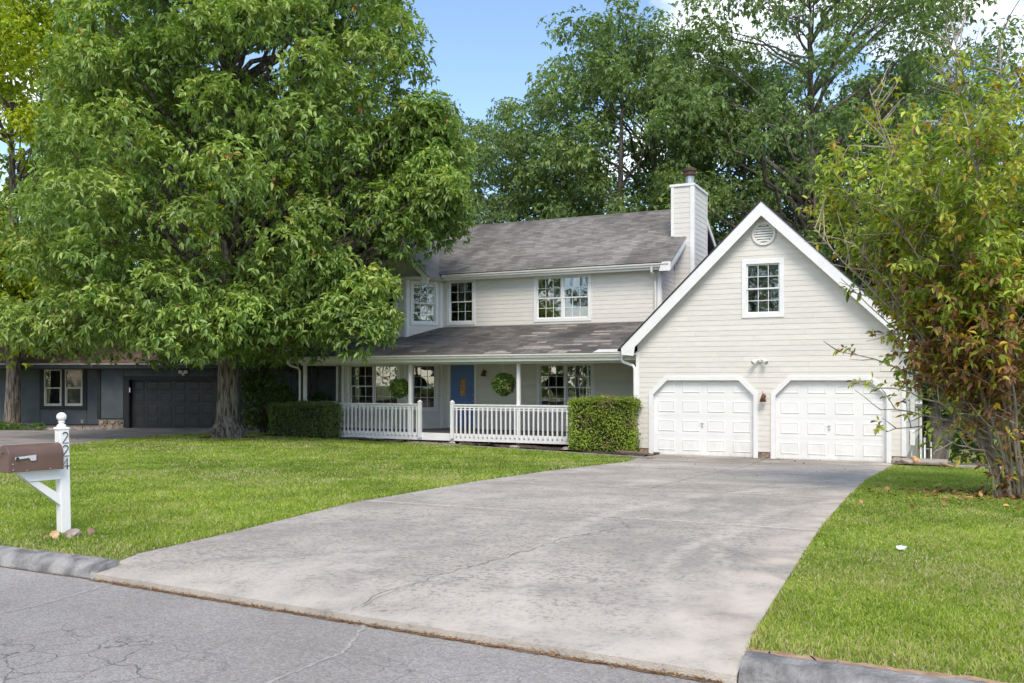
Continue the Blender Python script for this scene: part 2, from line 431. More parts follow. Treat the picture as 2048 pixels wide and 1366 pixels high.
# ------------------------------------------------------------------ mesh building
class MB:
    def __init__(s):
        s.v, s.f, s.t = [], [], []

    def add(s, vs, fs, tone=0.5):
        o = len(s.v)
        s.v += [tuple(p) for p in vs]
        s.f += [tuple(i + o for i in f) for f in fs]
        s.t += [tone] * len(fs)
        return s

    def box(s, x0, x1, y0, y1, z0, z1, tone=0.5):
        s.add([(x0, y0, z0), (x1, y0, z0), (x1, y1, z0), (x0, y1, z0), (x0, y0, z1), (x1, y0, z1), (x1, y1, z1), (x0, y1, z1)],
              [(0, 3, 2, 1), (4, 5, 6, 7), (0, 1, 5, 4), (1, 2, 6, 5), (2, 3, 7, 6), (3, 0, 4, 7)], tone)
        return s

    def hexa(s, a, b, tone=0.5):
        """a, b: two quads (4 points each, same order) joined"""
        s.add(list(a) + list(b), [(0, 3, 2, 1), (4, 5, 6, 7), (0, 1, 5, 4), (1, 2, 6, 5), (2, 3, 7, 6), (3, 0, 4, 7)], tone)
        return s

    def prism(s, pts_a, pts_b, tone=0.5):
        n = len(pts_a)
        s.add(list(pts_a) + list(pts_b), [tuple(range(n - 1, -1, -1)), tuple(range(n, 2 * n))] +
              [(i, (i + 1) % n, n + (i + 1) % n, n + i) for i in range(n)], tone)
        return s

    def tube(s, path, rad, n=8, cap=True, tone=0.5, wob=0.0):
        P = [Vector(p) for p in path]
        if not hasattr(rad, '__len__'):
            rad = [rad] * len(P)
        o = len(s.v)
        ref = None
        for i, p in enumerate(P):
            d = (P[min(i + 1, len(P) - 1)] - P[max(i - 1, 0)])
            if d.length < 1e-9:
                d = Vector((0, 0, 1))
            d.normalize()
            if ref is None:
                ref = d.orthogonal().normalized()
            ref = (ref - d * ref.dot(d))
            if ref.length < 1e-6:
                ref = d.orthogonal()
            ref.normalize()
            b = d.cross(ref)
            for k in range(n):
                a = 2 * math.pi * k / n
                r = rad[i] * (1 + (random.uniform(-wob, wob) if wob else 0))
                s.v.append(tuple(p + (ref * math.cos(a) + b * math.sin(a)) * r))
        for i in range(len(P) - 1):
            for k in range(n):
                a, b2 = o + i * n + k, o + i * n + (k + 1) % n
                s.f.append((a, b2, b2 + n, a + n)); s.t.append(tone)
        if cap:
            s.f.append(tuple(o + k for k in range(n - 1, -1, -1))); s.t.append(tone)
            e = o + (len(P) - 1) * n
            s.f.append(tuple(e + k for k in range(n))); s.t.append(tone)
        return s

    def lathe(s, c, prof, n=20, tone=0.5):
        """prof: (r, z) from bottom to top, about vertical axis at c"""
        o = len(s.v)
        for r, z in prof:
            for k in range(n):
                a = 2 * math.pi * k / n
                s.v.append((c[0] + r * math.cos(a), c[1] + r * math.sin(a), c[2] + z))
        for i in range(len(prof) - 1):
            for k in range(n):
                a, b = o + i * n + k, o + i * n + (k + 1) % n
                s.f.append((a, b, b + n, a + n)); s.t.append(tone)
        return s


ROOTMODE = {}


def link(name, me, m, parent=None, kind=None, label=None):
    o = bpy.data.objects.new(name, me)
    COL.objects.link(o)
    if m is not None and len(me.materials) == 0:
        me.materials.append(m)
    if parent is not None:
        o.parent = parent
        inv = ROOTMODE.get(parent.name)
        if inv is not None:
            o.matrix_parent_inverse = inv
    if kind:
        o['kind'] = kind
    if label:
        o['label'] = label
    return o


def build(mb, name, m, parent=None, smooth=False, kind=None, label=None, bevel=0.0):
    me = bpy.data.meshes.new(name)
    me.from_pydata(mb.v, [], mb.f)
    at = me.attributes.new('tone', 'FLOAT', 'FACE')
    at.data.foreach_set('value', np.array(mb.t, dtype=np.float32))
    if smooth:
        me.shade_smooth()
    me.update()
    o = link(name, me, m, parent, kind, label)
    if bevel:
        bv = o.modifiers.new('bevel', 'BEVEL'); bv.width = bevel; bv.segments = 2; bv.limit_method = 'ANGLE'
    return o


def npmesh(name, V, F, m, parent=None, tone=None, kind=None, label=None, smooth=False):
    """V (n,3) array; F list of (k, m) index arrays with the same k per array"""
    me = bpy.data.meshes.new(name)
    me.vertices.add(len(V))
    me.vertices.foreach_set('co', np.ascontiguousarray(V, dtype=np.float32).ravel())
    starts, idx, tn = [], [], []
    c = 0
    for A, T in F:
        k = A.shape[1]
        starts.append(c + np.arange(len(A)) * k)
        idx.append(A.ravel()); tn.append(T)
        c += A.size
    me.loops.add(c)
    me.loops.foreach_set('vertex_index', np.concatenate(idx).astype(np.int32))
    st = np.concatenate(starts).astype(np.int32)
    me.polygons.add(len(st))
    me.polygons.foreach_set('loop_start', st)
    at = me.attributes.new('tone', 'FLOAT', 'FACE')
    at.data.foreach_set('value', np.concatenate(tn).astype(np.float32))
    me.update(calc_edges=True)
    if smooth:
        me.shade_smooth()
    return link(name, me, m, parent, kind, label)


def thing(name, label, cat, loc=(0, 0, 0), rz=0.0, group=None, local=False):
    o = bpy.data.objects.new(name, None)
    COL.objects.link(o)
    o.location = loc
    o.rotation_euler = (0, 0, rz)
    o.empty_display_size = 0.3
    o['label'] = label
    o['category'] = cat
    if group:
        o['group'] = group
    if not local:
        ROOTMODE[o.name] = (Matrix.Translation(loc) @ Matrix.Rotation(rz, 4, 'Z')).inverted()
    return o


def tag(o, label, cat, group=None):
    o['label'] = label
    o['category'] = cat
    if group:
        o['group'] = group
    return o


# ------------------------------------------------------------------ terrain
def sstep(x, a, b):
    t = np.clip((x - a) / (b - a), 0, 1)
    return t * t * (3 - 2 * t)


GY = [-300, 4.0, 5.2, 5.5, 10, 14.2, 18, 22, 25, 27, 400]
GZ = [0, 0, 0.02, 0.10, 0.03, -0.10, -0.22, -0.36, -0.45, -0.47, -0.47]


def G(x, y):
    x = np.asarray(x, float); y = np.asarray(y, float)
    z = np.interp(y, GY, GZ)
    z = z + 0.15 * sstep(y, 10, 24) * np.clip((-8 - x) / 12, 0, 1)
    z = z - 2.6 * sstep(x, -1.4, 0.4) * sstep(y, 25.4, 32)
    z = z - 3.0 * sstep(y, 40, 75)
    return z


def g(x, y):
    return float(G(x, y))


REX = [-80, -7.53, -6.45, -3.69, -1.06, 5, 80]
REY = [6.2, 5.42, 5.40, 5.20, 5.02, 4.87, 4.6]


def road_edge(x):
    return np.interp(x, REX, REY)


M['ground'] = mat('lawn_soil', (0.13, 0.16, 0.045), (0.22, 0.215, 0.09), 1.6, 0.95, 0.6, 50, c3=(0.17, 0.20, 0.05))


def grid_sheet(name, xs, ys, zf, m, kind='structure', mask=None):
    xs, ys = np.array(xs, float), np.array(ys, float)
    X, Y = np.meshgrid(xs, ys)
    Z = zf(X, Y)
    V = np.stack([X, Y, Z], -1).reshape(-1, 3)
    nx = len(xs)
    i, j = np.meshgrid(np.arange(nx - 1), np.arange(len(ys) - 1))
    a = (j * nx + i).ravel()
    if mask is not None:
        cx = (X[:-1, :-1] + X[1:, 1:]) / 2; cyy = (Y[:-1, :-1] + Y[1:, 1:]) / 2
        a = a[mask(cx, cyy).ravel()]
    A = np.stack([a, a + 1, a + nx + 1, a + nx], 1)
    return npmesh(name, V, [(A, np.full(len(A), 0.5))], m, kind=kind, smooth=True)


def ax(*segs):
    o = []
    for a, b, n in segs:
        o += list(np.linspace(a, b, n, endpoint=False))
    return o


gx = ax((-600, -60, 8), (-60, -30, 15), (-30, -8, 44), (-8, 0, 80), (0, 6, 12), (6, 40, 17)) + [40, 100, 300, 600]
gy = ax((-300, -20, 6), (-20, 4, 8)) + [4.0, 4.6] + ax((4.8, 6.0, 30), (6, 6.8, 8), (6.8, 10, 8), (10, 14.2, 6), (14.2, 18, 6), (18, 22, 8), (22, 25, 6), (25, 27, 4), (27, 80, 50)) + [80, 150, 400, 900]


DLX = [(5.3, -6.30), (5.6, -6.48), (7.1, -6.62), (10, -7.05), (14.1, -7.28), (17.4, -7.24), (21.3, -6.98), (22.5, -7.2), (25.3, -7.6)]
DRX = [(5.0, -1.04), (5.24, -1.05), (7.0, -1.12), (10.6, -1.26), (14.2, -1.34), (18.2, -1.37), (22.8, -1.22), (24.6, -1.16), (25.3, -1.16)]



def ground_z(X, Y):
    z = G(X, Y)
    ind = (X > np.interp(Y, [p[0] for p in DLX], [p[1] for p in DLX]) + 0.02) & (X < np.interp(Y, [p[0] for p in DRX], [p[1] for p in DRX]) - 0.02) & (Y < 25.2)
    z = np.where(ind, z - 0.13, z)
    return np.where(Y < road_edge(X) + 0.215, np.minimum(z, -0.06), z)


ground = grid_sheet('ground', gx, gy, ground_z, M['ground'])

# road sheet (z = 0) up to the gutter line
rxs = sorted(set([-80, -60, -40, -20, -14, -10] + REX + [-2.5, 0, 2, 3.5, 10, 30]))
rv, rf = [], []
for x in rxs:
    rv.append((x, -9.0, 0.0)); rv.append((x, float(road_edge(x)), 0.0))
for i in range(len(rxs) - 1):
    rf.append((2 * i, 2 * i + 2, 2 * i + 3, 2 * i + 1))
rd = MB().add(rv, rf)
road = build(rd, 'road', M['asphalt'], kind='structure')


# curbs: rolled section following the gutter line
def curb(x0, x1, n, parent_label):
    prof = [(0.0, -0.05), (0.0, 0.012), (0.035, 0.075), (0.10, 0.115), (0.20, 0.125), (0.26, 0.118), (0.26, -0.05)]
    mb = MB()
    n = int(min(900, abs(x1 - x0) / (0.035 if x0 > -13 and x1 < 4 else 0.5))) + 2
    xs = np.linspace(x0, x1, n)
    k = len(prof)
    rn = random.Random(int(x0 * 10) + 999)
    for x in xs:
        w = 0.004 * math.sin(x * 7.3) + 0.003 * math.sin(x * 17)
        for dy_, z in prof:
            chip = -abs(rn.gauss(0, 0.004)) if 0.05 < z < 0.12 else rn.gauss(0, 0.0015)
            mb.v.append((x, float(road_edge(x)) + dy_ + w + (rn.gauss(0, 0.003) if z > 0 else 0), z + (0.003 * math.sin(x * 11) + chip if z > 0.05 else 0)))
    for i in range(n - 1):
        for j in range(k - 1):
            mb.f.append((i * k + j, (i + 1) * k + j, (i + 1) * k + j + 1, i * k + j + 1)); mb.t.append(0.5)
    mb.f.append(tuple(range(k))); mb.f.append(tuple((n - 1) * k + j for j in range(k - 1, -1, -1))); mb.t += [0.5, 0.5]
    return build(mb, 'curb', M['curb'], kind='structure', smooth=False)


curb(-60, -12.2, 30, '')
curb(-12.18, -6.36, 30, '')
curb(-1.02, 3.4, 24, '')
curb(3.42, 40, 20, '')

# driveway: poured slabs between joints over a dark bed
def dl(y):
    return float(np.interp(y, [p[0] for p in DLX], [p[1] for p in DLX]))


def dr(y):
    return float(np.interp(y, [p[0] for p in DRX], [p[1] for p in DRX]))


driveway = bpy.data.objects.new('driveway', None)
COL.objects.link(driveway)
driveway['kind'] = 'structure'


def drive_z(x, y):
    re = float(road_edge(x))
    t = min(1, max(0, (y - re) / 0.5))
    zz = g(-5, y) if y > 5.5 else 0.10
    return 0.035 + (zz - 0.035) * (t ** 0.6) + 0.012 if y < re + 0.5 else zz + 0.012


def slab(y0, y1, f0, f1, apron=False):
    """slab between fractions f0..f1 of the driveway width"""
    mb = MB()
    ys = [y for y in np.arange(math.ceil(y0 / 0.5) * 0.5, y1, 0.5) if y0 + 0.02 < y < y1 - 0.02]
    ys = sorted(set([y0, y1] + ys + [v for v in GY if y0 < v < y1]))
    nf = 8
    fr = np.linspace(f0, f1, nf + 1)
    rows = []
    for yi, y in enumerate(ys):
        row = []
        for f in fr:
            if apron and yi == 0:
                x = -6.42 + ((-1.03) - (-6.42)) * f
                yy = float(road_edge(x)) + 0.004
            else:
                yy = y; x = dl(y) * (1 - f) + dr(y) * f
            row.append((x, yy, drive_z(x, yy)))
        rows.append(row)
    o = 0
    for row in rows:
        mb.v += row
    k = nf + 1
    for i in range(len(rows) - 1):
        for j in range(nf):
            mb.f.append((i * k + j, i * k + j + 1, (i + 1) * k + j + 1, (i + 1) * k + j)); mb.t.append(0.5)
    # skirts
    per = [(i * k) for i in range(len(rows) - 1, -1, -1)] + list(range(1, k)) + [i * k + nf for i in range(1, len(rows))] + \
          [(len(rows) - 1) * k + j for j in range(nf - 1, 0, -1)]
    base = len(mb.v)
    for p in per:
        x, y, z = mb.v[p]
        mb.v.append((x, y, z - 0.12))
    n = len(per)
    for i in range(n):
        a, b = per[i], per[(i + 1) % n]
        mb.f.append((a, base + i, base + (i + 1) % n, b)); mb.t.append(0.5)
    return build(mb, 'slab', M['concrete'], driveway)


JW = 0.022
for (a, b, ap) in [(5.55, 10.3, True), (10.3, 14.2, False), (14.2, 19.4, False), (19.4, 25.28, False)]:
    if ap or a == 10.3:
        slab(a + (0 if ap else JW), b - JW, 0, 1.0, ap)
    else:
        slab(a + JW, b - JW, 0, 0.498); slab(a + JW, b - JW, 0.502, 1)
bed = MB()
for (a, b) in zip(list(range(7, 25)), list(range(8, 25)) + [25.3]):
    bed.add([(dl(a), a, g(-5, a) - 0.012), (dr(a), a, g(-5, a) - 0.012), (dr(b), b, g(-5, b) - 0.012), (dl(b), b, g(-5, b) - 0.012)], [(0, 1, 2, 3)])
build(bed, 'joint_fill', M['crack'], driveway)


def crack(pts, w0, w1, m='crack', seg=14, par=driveway, jit=0.035, lift=0.004, zf=drive_z):
    """thin jagged ribbon of dirt lying in a crack"""
    mb = MB()
    P = []
    for i in range(len(pts) - 1):
        for k in range(seg):
            t = k / seg
            P.append((pts[i][0] * (1 - t) + pts[i + 1][0] * t, pts[i][1] * (1 - t) + pts[i + 1][1] * t))
    P.append(pts[-1])
    P = [(x + random.uniform(-jit, jit), y + random.uniform(-jit, jit)) for x, y in P]
    for i, (x, y) in enumerate(P):
        dxx = P[min(i + 1, len(P) - 1)][0] - P[max(i - 1, 0)][0]; dyy = P[min(i + 1, len(P) - 1)][1] - P[max(i - 1, 0)][1]
        L = math.hypot(dxx, dyy) or 1
        w = random.uniform(w0, w1) / 2
        for sgn in (-1, 1):
            xx, yy = x - sgn * dyy / L * w, y + sgn * dxx / L * w
            mb.v.append((xx, yy, zf(xx, yy) + lift))
    for i in range(len(P) - 1):
        mb.f.append((2 * i, 2 * i + 2, 2 * i + 3, 2 * i + 1)); mb.t.append(0.5)
    return build(mb, 'crack', M[m], par)


crack([(-3.70, 5.28), (-3.63, 6.4), (-3.50, 7.6), (-3.45, 8.6), (-3.15, 9.6)], 0.004, 0.011)
crack([(-3.1, 9.55), (-3.3, 9.9), (-3.75, 10.25)], 0.003, 0.012)
crack([(-2.6, 9.3), (-1.95, 8.75), (-1.4, 8.2)], 0.002, 0.007)
crack([(-5.6, 14.2), (-5.5, 14.8), (-5.1, 15.4)], 0.003, 0.012)
crack([(-3.5, 24.9), (-3.6, 23.6), (-4.1, 22.2)], 0.004, 0.015)
crack([(-3.15, 9.62), (-2.3, 9.9), (-1.3, 10.2)], 0.003, 0.008)

# ------------------------------------------------------------------ generic vegetation
CAM = np.array([0, 0, 1.65])


def unit(a):
    return a / np.maximum(np.linalg.norm(a, axis=-1, keepdims=True), 1e-9)


def leaf_arrays(C, D, n, size, droop=0.35, spread=0.9, wid=0.22, full=True, tone=None, out=0.3, jitter=0.05, up=1.0):
    """n leaves radiating from every cluster centre C (pointing roughly along D). returns V, F-list"""
    N = len(C)
    P = np.repeat(C, n, 0); Dn = np.repeat(D, n, 0)
    K = N * n
    r = unit(RNG.normal(size=(K, 3)))
    r = r - Dn * (r * Dn).sum(1, keepdims=True) * 0.7
    L = unit(r * spread + Dn * out + np.array([0, 0, -droop]) + RNG.normal(size=(K, 3)) * 0.12)
    s = size * RNG.uniform(0.5, 1.35, (K, 1))
    nr = np.array([0, 0, up]) + RNG.normal(size=(K, 3)) * 0.45 + Dn * 0.25
    side = unit(np.cross(L, nr))
    nn = np.cross(side, L)
    b = P + L * s * 0.08 + RNG.normal(size=(K, 3)) * size * jitter
    t = b + L * s - nn * s * 0.08 + np.array([0, 0, -1.0]) * s * droop * 0.3
    w = wid * s
    if tone is None:
        tone = RNG.uniform(0, 1, N)
    T = np.clip(np.repeat(tone, n) + RNG.normal(0, 0.08, K), 0, 1)
    if full:
        l1 = b + L * s * 0.35 + side * w + nn * w * 0.35
        l2 = b + L * s * 0.72 + side * w * 0.72 + nn * w * 0.2
        r1 = b + L * s * 0.35 - side * w + nn * w * 0.35
        r2 = b + L * s * 0.72 - side * w * 0.72 + nn * w * 0.2
        V = np.stack([b, l1, l2, t, r2, r1], 1).reshape(-1, 3)
        o = np.arange(K)[:, None] * 6
        A = np.concatenate([o + np.array([0, 3, 2, 1]), o + np.array([0, 5, 4, 3])])
        return V, A, np.concatenate([T, T])
    l1 = b + L * s * 0.45 + side * w + nn * w * 0.35
    r1 = b + L * s * 0.45 - side * w + nn * w * 0.35
    V = np.stack([b, l1, t, r1], 1).reshape(-1, 3)
    o = np.arange(K)[:, None] * 4
    A = np.concatenate([o + np.array([0, 2, 1]), o + np.array([0, 3, 2])])
    return V, A, np.concatenate([T, T])


def join_leaves(sets):
    Vs, F, o = [], {}, 0
    for V, A, T in sets:
        Vs.append(V)
        F.setdefault(A.shape[1], []).append((A + o, T))
        o += len(V)
    return np.concatenate(Vs), [(np.concatenate([a for a, t in L]), np.concatenate([t for a, t in L])) for L in F.values()]


def sph(n, zb=0.0):
    v = unit(RNG.normal(size=(n, 3)))
    if zb:
        v[:, 2] += zb
        v = unit(v)
    return v


def bez(a, b, sag, n=6, up=None):
    """curved path from a to b bulging by sag (vector)"""
    a, b, s = Vector(a), Vector(b), Vector(sag)
    return [a.lerp(b, t) + s * (4 * t * (1 - t)) for t in [i / n for i in range(n + 1)]]



# ------------------------------------------------------------------ the white house
HB = (-12.0, 25.1, -0.45)
house = thing('house', 'cream two-storey house with blue front door, long white porch railing and two white garage doors', 'house', HB)


class Frame:
    """wall plane: u along e, d outward along n, z up"""
    def __init__(s, o, e, n):
        L = math.hypot(*e)
        s.o, s.e = o, (e[0] / L, e[1] / L)
        L = math.hypot(*n)
        s.n = (n[0] / L, n[1] / L)

    def P(s, u, z, d=0.0):
        return (s.o[0] + s.e[0] * u + s.n[0] * d, s.o[1] + s.e[1] * u + s.n[1] * d, z)

    def box(s, mb, u0, u1, z0, z1, d0, d1, tone=0.5):
        mb.hexa([s.P(u0, z0, d1), s.P(u1, z0, d1), s.P(u1, z0, d0), s.P(u0, z0, d0)],
                [s.P(u0, z1, d1), s.P(u1, z1, d1), s.P(u1, z1, d0), s.P(u0, z1, d0)], tone)
        return mb

    def poly(s, mb, pts, d0, d1, tone=0.5):
        mb.prism([s.P(u, z, d0) for u, z in pts], [s.P(u, z, d1) for u, z in pts], tone)
        return mb


def front(y):
    return Frame((0, y), (1, 0), (0, -1))


BOARDS = []      # (area, name, mb, material, parent)


def lin(pts):
    zs = [p[0] for p in pts]; us = [p[1] for p in pts]
    return lambda z: float(np.interp(z, zs, us))


def rect(u0, u1, z0, z1):
    return (z0, z1, (lambda z: u0), (lambda z: u1))


def pieces(Lf, Rf, z0, z1, holes, brk=()):
    """trapezoids (z0,z1,l0,l1,r0,r1) covering the shape minus the holes between z0 and z1"""
    bs = sorted(set([z0, z1] + [z for h in holes for z in (h[0], h[1]) if z0 < z < z1] + [b for b in brk if z0 < b < z1]))
    res = []
    for a, b in zip(bs[:-1], bs[1:]):
        if b - a < 1e-4:
            continue
        segs = [((Lf(a), Lf(b)), (Rf(a), Rf(b)))]
        for h in holes:
            if h[0] <= a + 1e-6 and h[1] >= b - 1e-6:
                hl, hr = (h[2](a), h[2](b)), (h[3](a), h[3](b))
                ns = []
                for L, Rr in segs:
                    if hr[0] <= L[0] and hr[1] <= L[1] or hl[0] >= Rr[0] and hl[1] >= Rr[1]:
                        ns.append((L, Rr)); continue
                    ns.append((L, hl)); ns.append((hr, Rr))
                segs = ns
        for L, Rr in segs:
            w0, w1 = Rr[0] - L[0], Rr[1] - L[1]
            if w0 < 0.004 and w1 < 0.004:
                continue
            l0, r0, l1, r1 = L[0], max(Rr[0], L[0]), L[1], max(Rr[1], L[1])
            res.append((a, b, l0, l1, r0, r1))
    return res


def siding(fr, Lf, Rf, z0, z1, holes=(), parent=None, name='wall', pitch=0.142, brk=(), maxlen=3.66, thick=0.09, m='siding'):
    """sheathing with real lap boards in front of it"""
    w = MB()
    for a, b, l0, l1, r0, r1 in pieces(Lf, Rf, z0, z1, holes, brk):
        w.hexa([fr.P(l0, a, -0.001), fr.P(r0, a, -0.001), fr.P(r0, a, -thick), fr.P(l0, a, -thick)],
               [fr.P(l1, b, -0.001), fr.P(r1, b, -0.001), fr.P(r1, b, -thick), fr.P(l1, b, -thick)])
    wall = build(w, name, M['sheath'], parent)
    z = z0
    row = 0
    while z < z1 - 0.01:
        zt = min(z + pitch, z1)
        ps = pieces(Lf, Rf, z, zt, holes, brk)
        groups = []
        for p in ps:
            hit = [gr for gr in groups if any(q[5] > p[2] + 1e-3 and p[4] > q[3] - 1e-3 and q[3] < p[4] and p[2] < q[5] for q in gr if abs(q[1] - p[0]) < 1e-5 or abs(q[0] - p[0]) < 1e-5 and False)]
            ng = [p]
            for gr in hit:
                ng += gr; groups.remove(gr)
            groups.append(ng)
        for gr in groups:
            umin = min(min(q[2], q[3]) for q in gr); umax = max(max(q[4], q[5]) for q in gr)
            # butt joints
            cuts = [umin]
            if umax - umin > maxlen:
                c = umin + random.uniform(0.8, maxlen)
                while c < umax - 0.5:
                    cuts.append(c); c += random.uniform(2.4, maxlen)
            cuts.append(umax)
            for ci in range(len(cuts) - 1):
                c0, c1 = cuts[ci], cuts[ci + 1]
                e0 = c0 + (0.0015 if ci else -1); e1 = c1 - (0.0015 if ci < len(cuts) - 2 else -1)
                mb = MB(); area = 0
                for a, b, l0, l1, r0, r1 in gr:
                    L0, L1, R0, R1 = max(l0, e0), max(l1, e0), min(r0, e1), min(r1, e1)
                    if R0 - L0 < 0.003 and R1 - L1 < 0.003:
                        continue
                    R0, R1 = max(R0, L0), max(R1, L1)
                    prd = lambda zz: 0.0115 - 0.007 * (zz - z) / pitch
                    mb.hexa([fr.P(L0, a, prd(a)), fr.P(R0, a, prd(a)), fr.P(R0, a, 0), fr.P(L0, a, 0)],
                            [fr.P(L1, b, prd(b)), fr.P(R1, b, prd(b)), fr.P(R1, b, 0), fr.P(L1, b, 0)])
                    area += (R0 - L0 + R1 - L1) / 2 * (b - a)
                if mb.v:
                    BOARDS.append((area, mb, m, wall))
        z = zt
        row += 1
    return wall


def flush_boards(limit=298):
    BOARDS.sort(key=lambda b: -b[0])
    for a, mb, m, wall in BOARDS[:limit]:
        build(mb, 'siding_board', M[m], wall)
    rest = {}
    for a, mb, m, wall in BOARDS[limit:]:
        r = rest.setdefault((wall.name, m), (MB(), wall))
        r[0].add(mb.v, mb.f)
    for (wn_, m), (mb, wall) in rest.items():
        build(mb, 'siding_boards', M[m], wall, kind='stuff')


PANE = {}


def pane_obj(fr, u, z, w, h, d, parent):
    key = (round(w, 3), round(h, 3))
    if key not in PANE:
        me = bpy.data.meshes.new('pane')
        a, b, t = w / 2, h / 2, 0.002
        me.from_pydata([(-a, 0, -b), (a, 0, -b), (a, 0, b), (-a, 0, b)], [], [(0, 1, 2, 3)])
        me.materials.append(M['glass'])
        PANE[key] = me
    o = bpy.data.objects.new('pane', PANE[key])
    COL.objects.link(o)
    o.parent = parent
    o.location = fr.P(u, z, d)
    o.rotation_euler = (random.uniform(-0.006, 0.006), 0, math.atan2(fr.e[1], fr.e[0]) + random.uniform(-0.006, 0.006))


def window(fr, u0, u1, z0, z1, units=1, cols=3, rows=2, trim=0.11, parent=house, name='window', trimm='trim', sashm='trim', room=True, grid=True, head=True, curtain=False, mull=0.07):
    """u0..u1, z0..z1 is the glass opening. casing proud of the siding, double-hung sashes set back"""
    f = MB()
    T = trim
    p = 0.034
    fr.box(f, u0 - T, u0, z0 - T, z1 + T, 0.0, p)
    fr.box(f, u1, u1 + T, z0 - T, z1 + T, 0.0, p)
    fr.box(f, u0, u1, z1, z1 + T, 0.0, p)
    fr.box(f, u0, u1, z0 - T, z0, 0.0, p)
    # jambs
    fr.box(f, u0 - 0.02, u0, z0, z1, -0.09, 0.0)
    fr.box(f, u1, u1 + 0.02, z0, z1, -0.09, 0.0)
    fr.box(f, u0, u1, z1, z1 + 0.02, -0.09, 0.0)
    fr.box(f, u0, u1, z0 - 0.02, z0, -0.09, 0.0)
    W = (u1 - u0 - mull * (units - 1)) / units
    for k in range(units - 1):
        c = u0 + W * (k + 1) + mull * k
        fr.box(f, c, c + mull, z0, z1, -0.06, 0.012)
    win = build(f, name, M[trimm], parent, bevel=0.004)
    for k in range(units):
        a = u0 + k * (W + mull)
        b = a + W
        zm = (z0 + z1) / 2
        for (s0, s1, d) in ((z0, zm + 0.02, -0.045), (zm - 0.02, z1, -0.02)):
            sm = MB()
            R_ = 0.035
            fr.box(sm, a, a + R_, s0, s1, d - 0.03, d)
            fr.box(sm, b - R_, b, s0, s1, d - 0.03, d)
            fr.box(sm, a + R_, b - R_, s0, s0 + R_ * 1.1, d - 0.03, d)
            fr.box(sm, a + R_, b - R_, s1 - R_ * 1.1, s1, d - 0.03, d)
            ga, gb, g0, g1 = a + R_, b - R_, s0 + R_ * 1.1, s1 - R_ * 1.1
            bw = 0.016
            if grid:
                for c in range(1, cols):
                    x = ga + (gb - ga) * c / cols
                    fr.box(sm, x - bw / 2, x + bw / 2, g0, g1, d - 0.024, d - 0.006)
                for r_ in range(1, rows):
                    zz = g0 + (g1 - g0) * r_ / rows
                    for c in range(cols):
                        xa = ga + (gb - ga) * c / cols + (bw / 2 if c else 0)
                        xb = ga + (gb - ga) * (c + 1) / cols - (bw / 2 if c < cols - 1 else 0)
                        fr.box(sm, xa, xb, zz - bw / 2, zz + bw / 2, d - 0.024, d - 0.006)
            so = build(sm, 'sash', M[sashm], win)
            cc, rr = (cols, rows) if grid else (1, 1)
            for c in range(cc):
                for r_ in range(rr):
                    pw, ph = (gb - ga) / cc, (g1 - g0) / rr
                    pane_obj(fr, ga + pw * (c + 0.5), g0 + ph * (r_ + 0.5), pw - 0.004, ph - 0.004, d - 0.015, win)
    if room:
        r = MB()
        E_, D = room if isinstance(room, tuple) else (0.5, 2.2)
        q = [(u0 - E_, z0 - E_), (u1 + E_, z0 - E_), (u1 + E_, z1 + min(E_, 0.35)), (u0 - E_, z1 + min(E_, 0.35))]
        A = [fr.P(u, z, -0.12) for u, z in q]; B = [fr.P(u, z, -D) for u, z in q]
        r.add(A + B, [(4, 5, 6, 7), (0, 4, 5, 1), (1, 5, 6, 2), (2, 6, 7, 3), (3, 7, 4, 0)])
        build(r, 'room', M['interior'], win)
    if curtain:
        c = MB()
        n = 14
        ca, cb = u0 + (u1 - u0) * curtain[0], u0 + (u1 - u0) * curtain[1]
        for i in range(n + 1):
            u = ca + (cb - ca) * i / n
            dd = -0.22 + 0.03 * math.sin(i * 2.1)
            c.v.append(fr.P(u, z0 - 0.3, dd)); c.v.append(fr.P(u, z1 + 0.2, dd))
        for i in range(n):
            c.f.append((2 * i, 2 * i + 2, 2 * i + 3, 2 * i + 1)); c.t.append(0.5)
        build(c, 'curtain', M['curtain'], win)
    return win


# ---- garage block front gable
GF = front(25.1)
RX, RZ, SL = -4.44, 6.43, 0.985          # garage ridge, slope
AZ = 6.14
gl = lambda z: max(-7.93, RX - (AZ - z) / SL)
gr_ = lambda z: min(-0.95, RX + (AZ - z) / SL)


def oct_hole(u0, u1, ztop, cut, e=0.0):
    return [rect(u0, u1, -2, ztop - cut), (ztop - cut, ztop, (lambda z: u0 + (z - ztop + cut)), (lambda z: u1 - (z - ztop + cut)))]


GD = [(-7.47, -4.69), (-4.12, -1.38)]
DTOP, CUT = 1.64, 0.40
holes = []
for a, b in GD:
    holes += oct_hole(a - 0.05, b + 0.05, DTOP + 0.05, CUT)
gw = (-4.88, -4.01, 3.44, 4.76)
holes.append(rect(gw[0] - 0.05, gw[1] + 0.05, gw[2] - 0.05, gw[3] + 0.05))
kz = AZ - (RX + 7.93) * SL
siding(GF, gl, gr_, -0.27, AZ - 0.01, holes, house, 'front_gable_wall', brk=(kz, AZ - (RX * -1 - 0.95) * SL))
window(GF, gw[0], gw[1], gw[2], gw[3], trim=0.12)

# corner boards
for a, b in ((-7.965, -7.86), (-1.03, -0.92)):
    build(GF.box(MB(), a, b, -0.27, 2.45, 0.022, 0.036), 'corner_board', M['trim'], house)

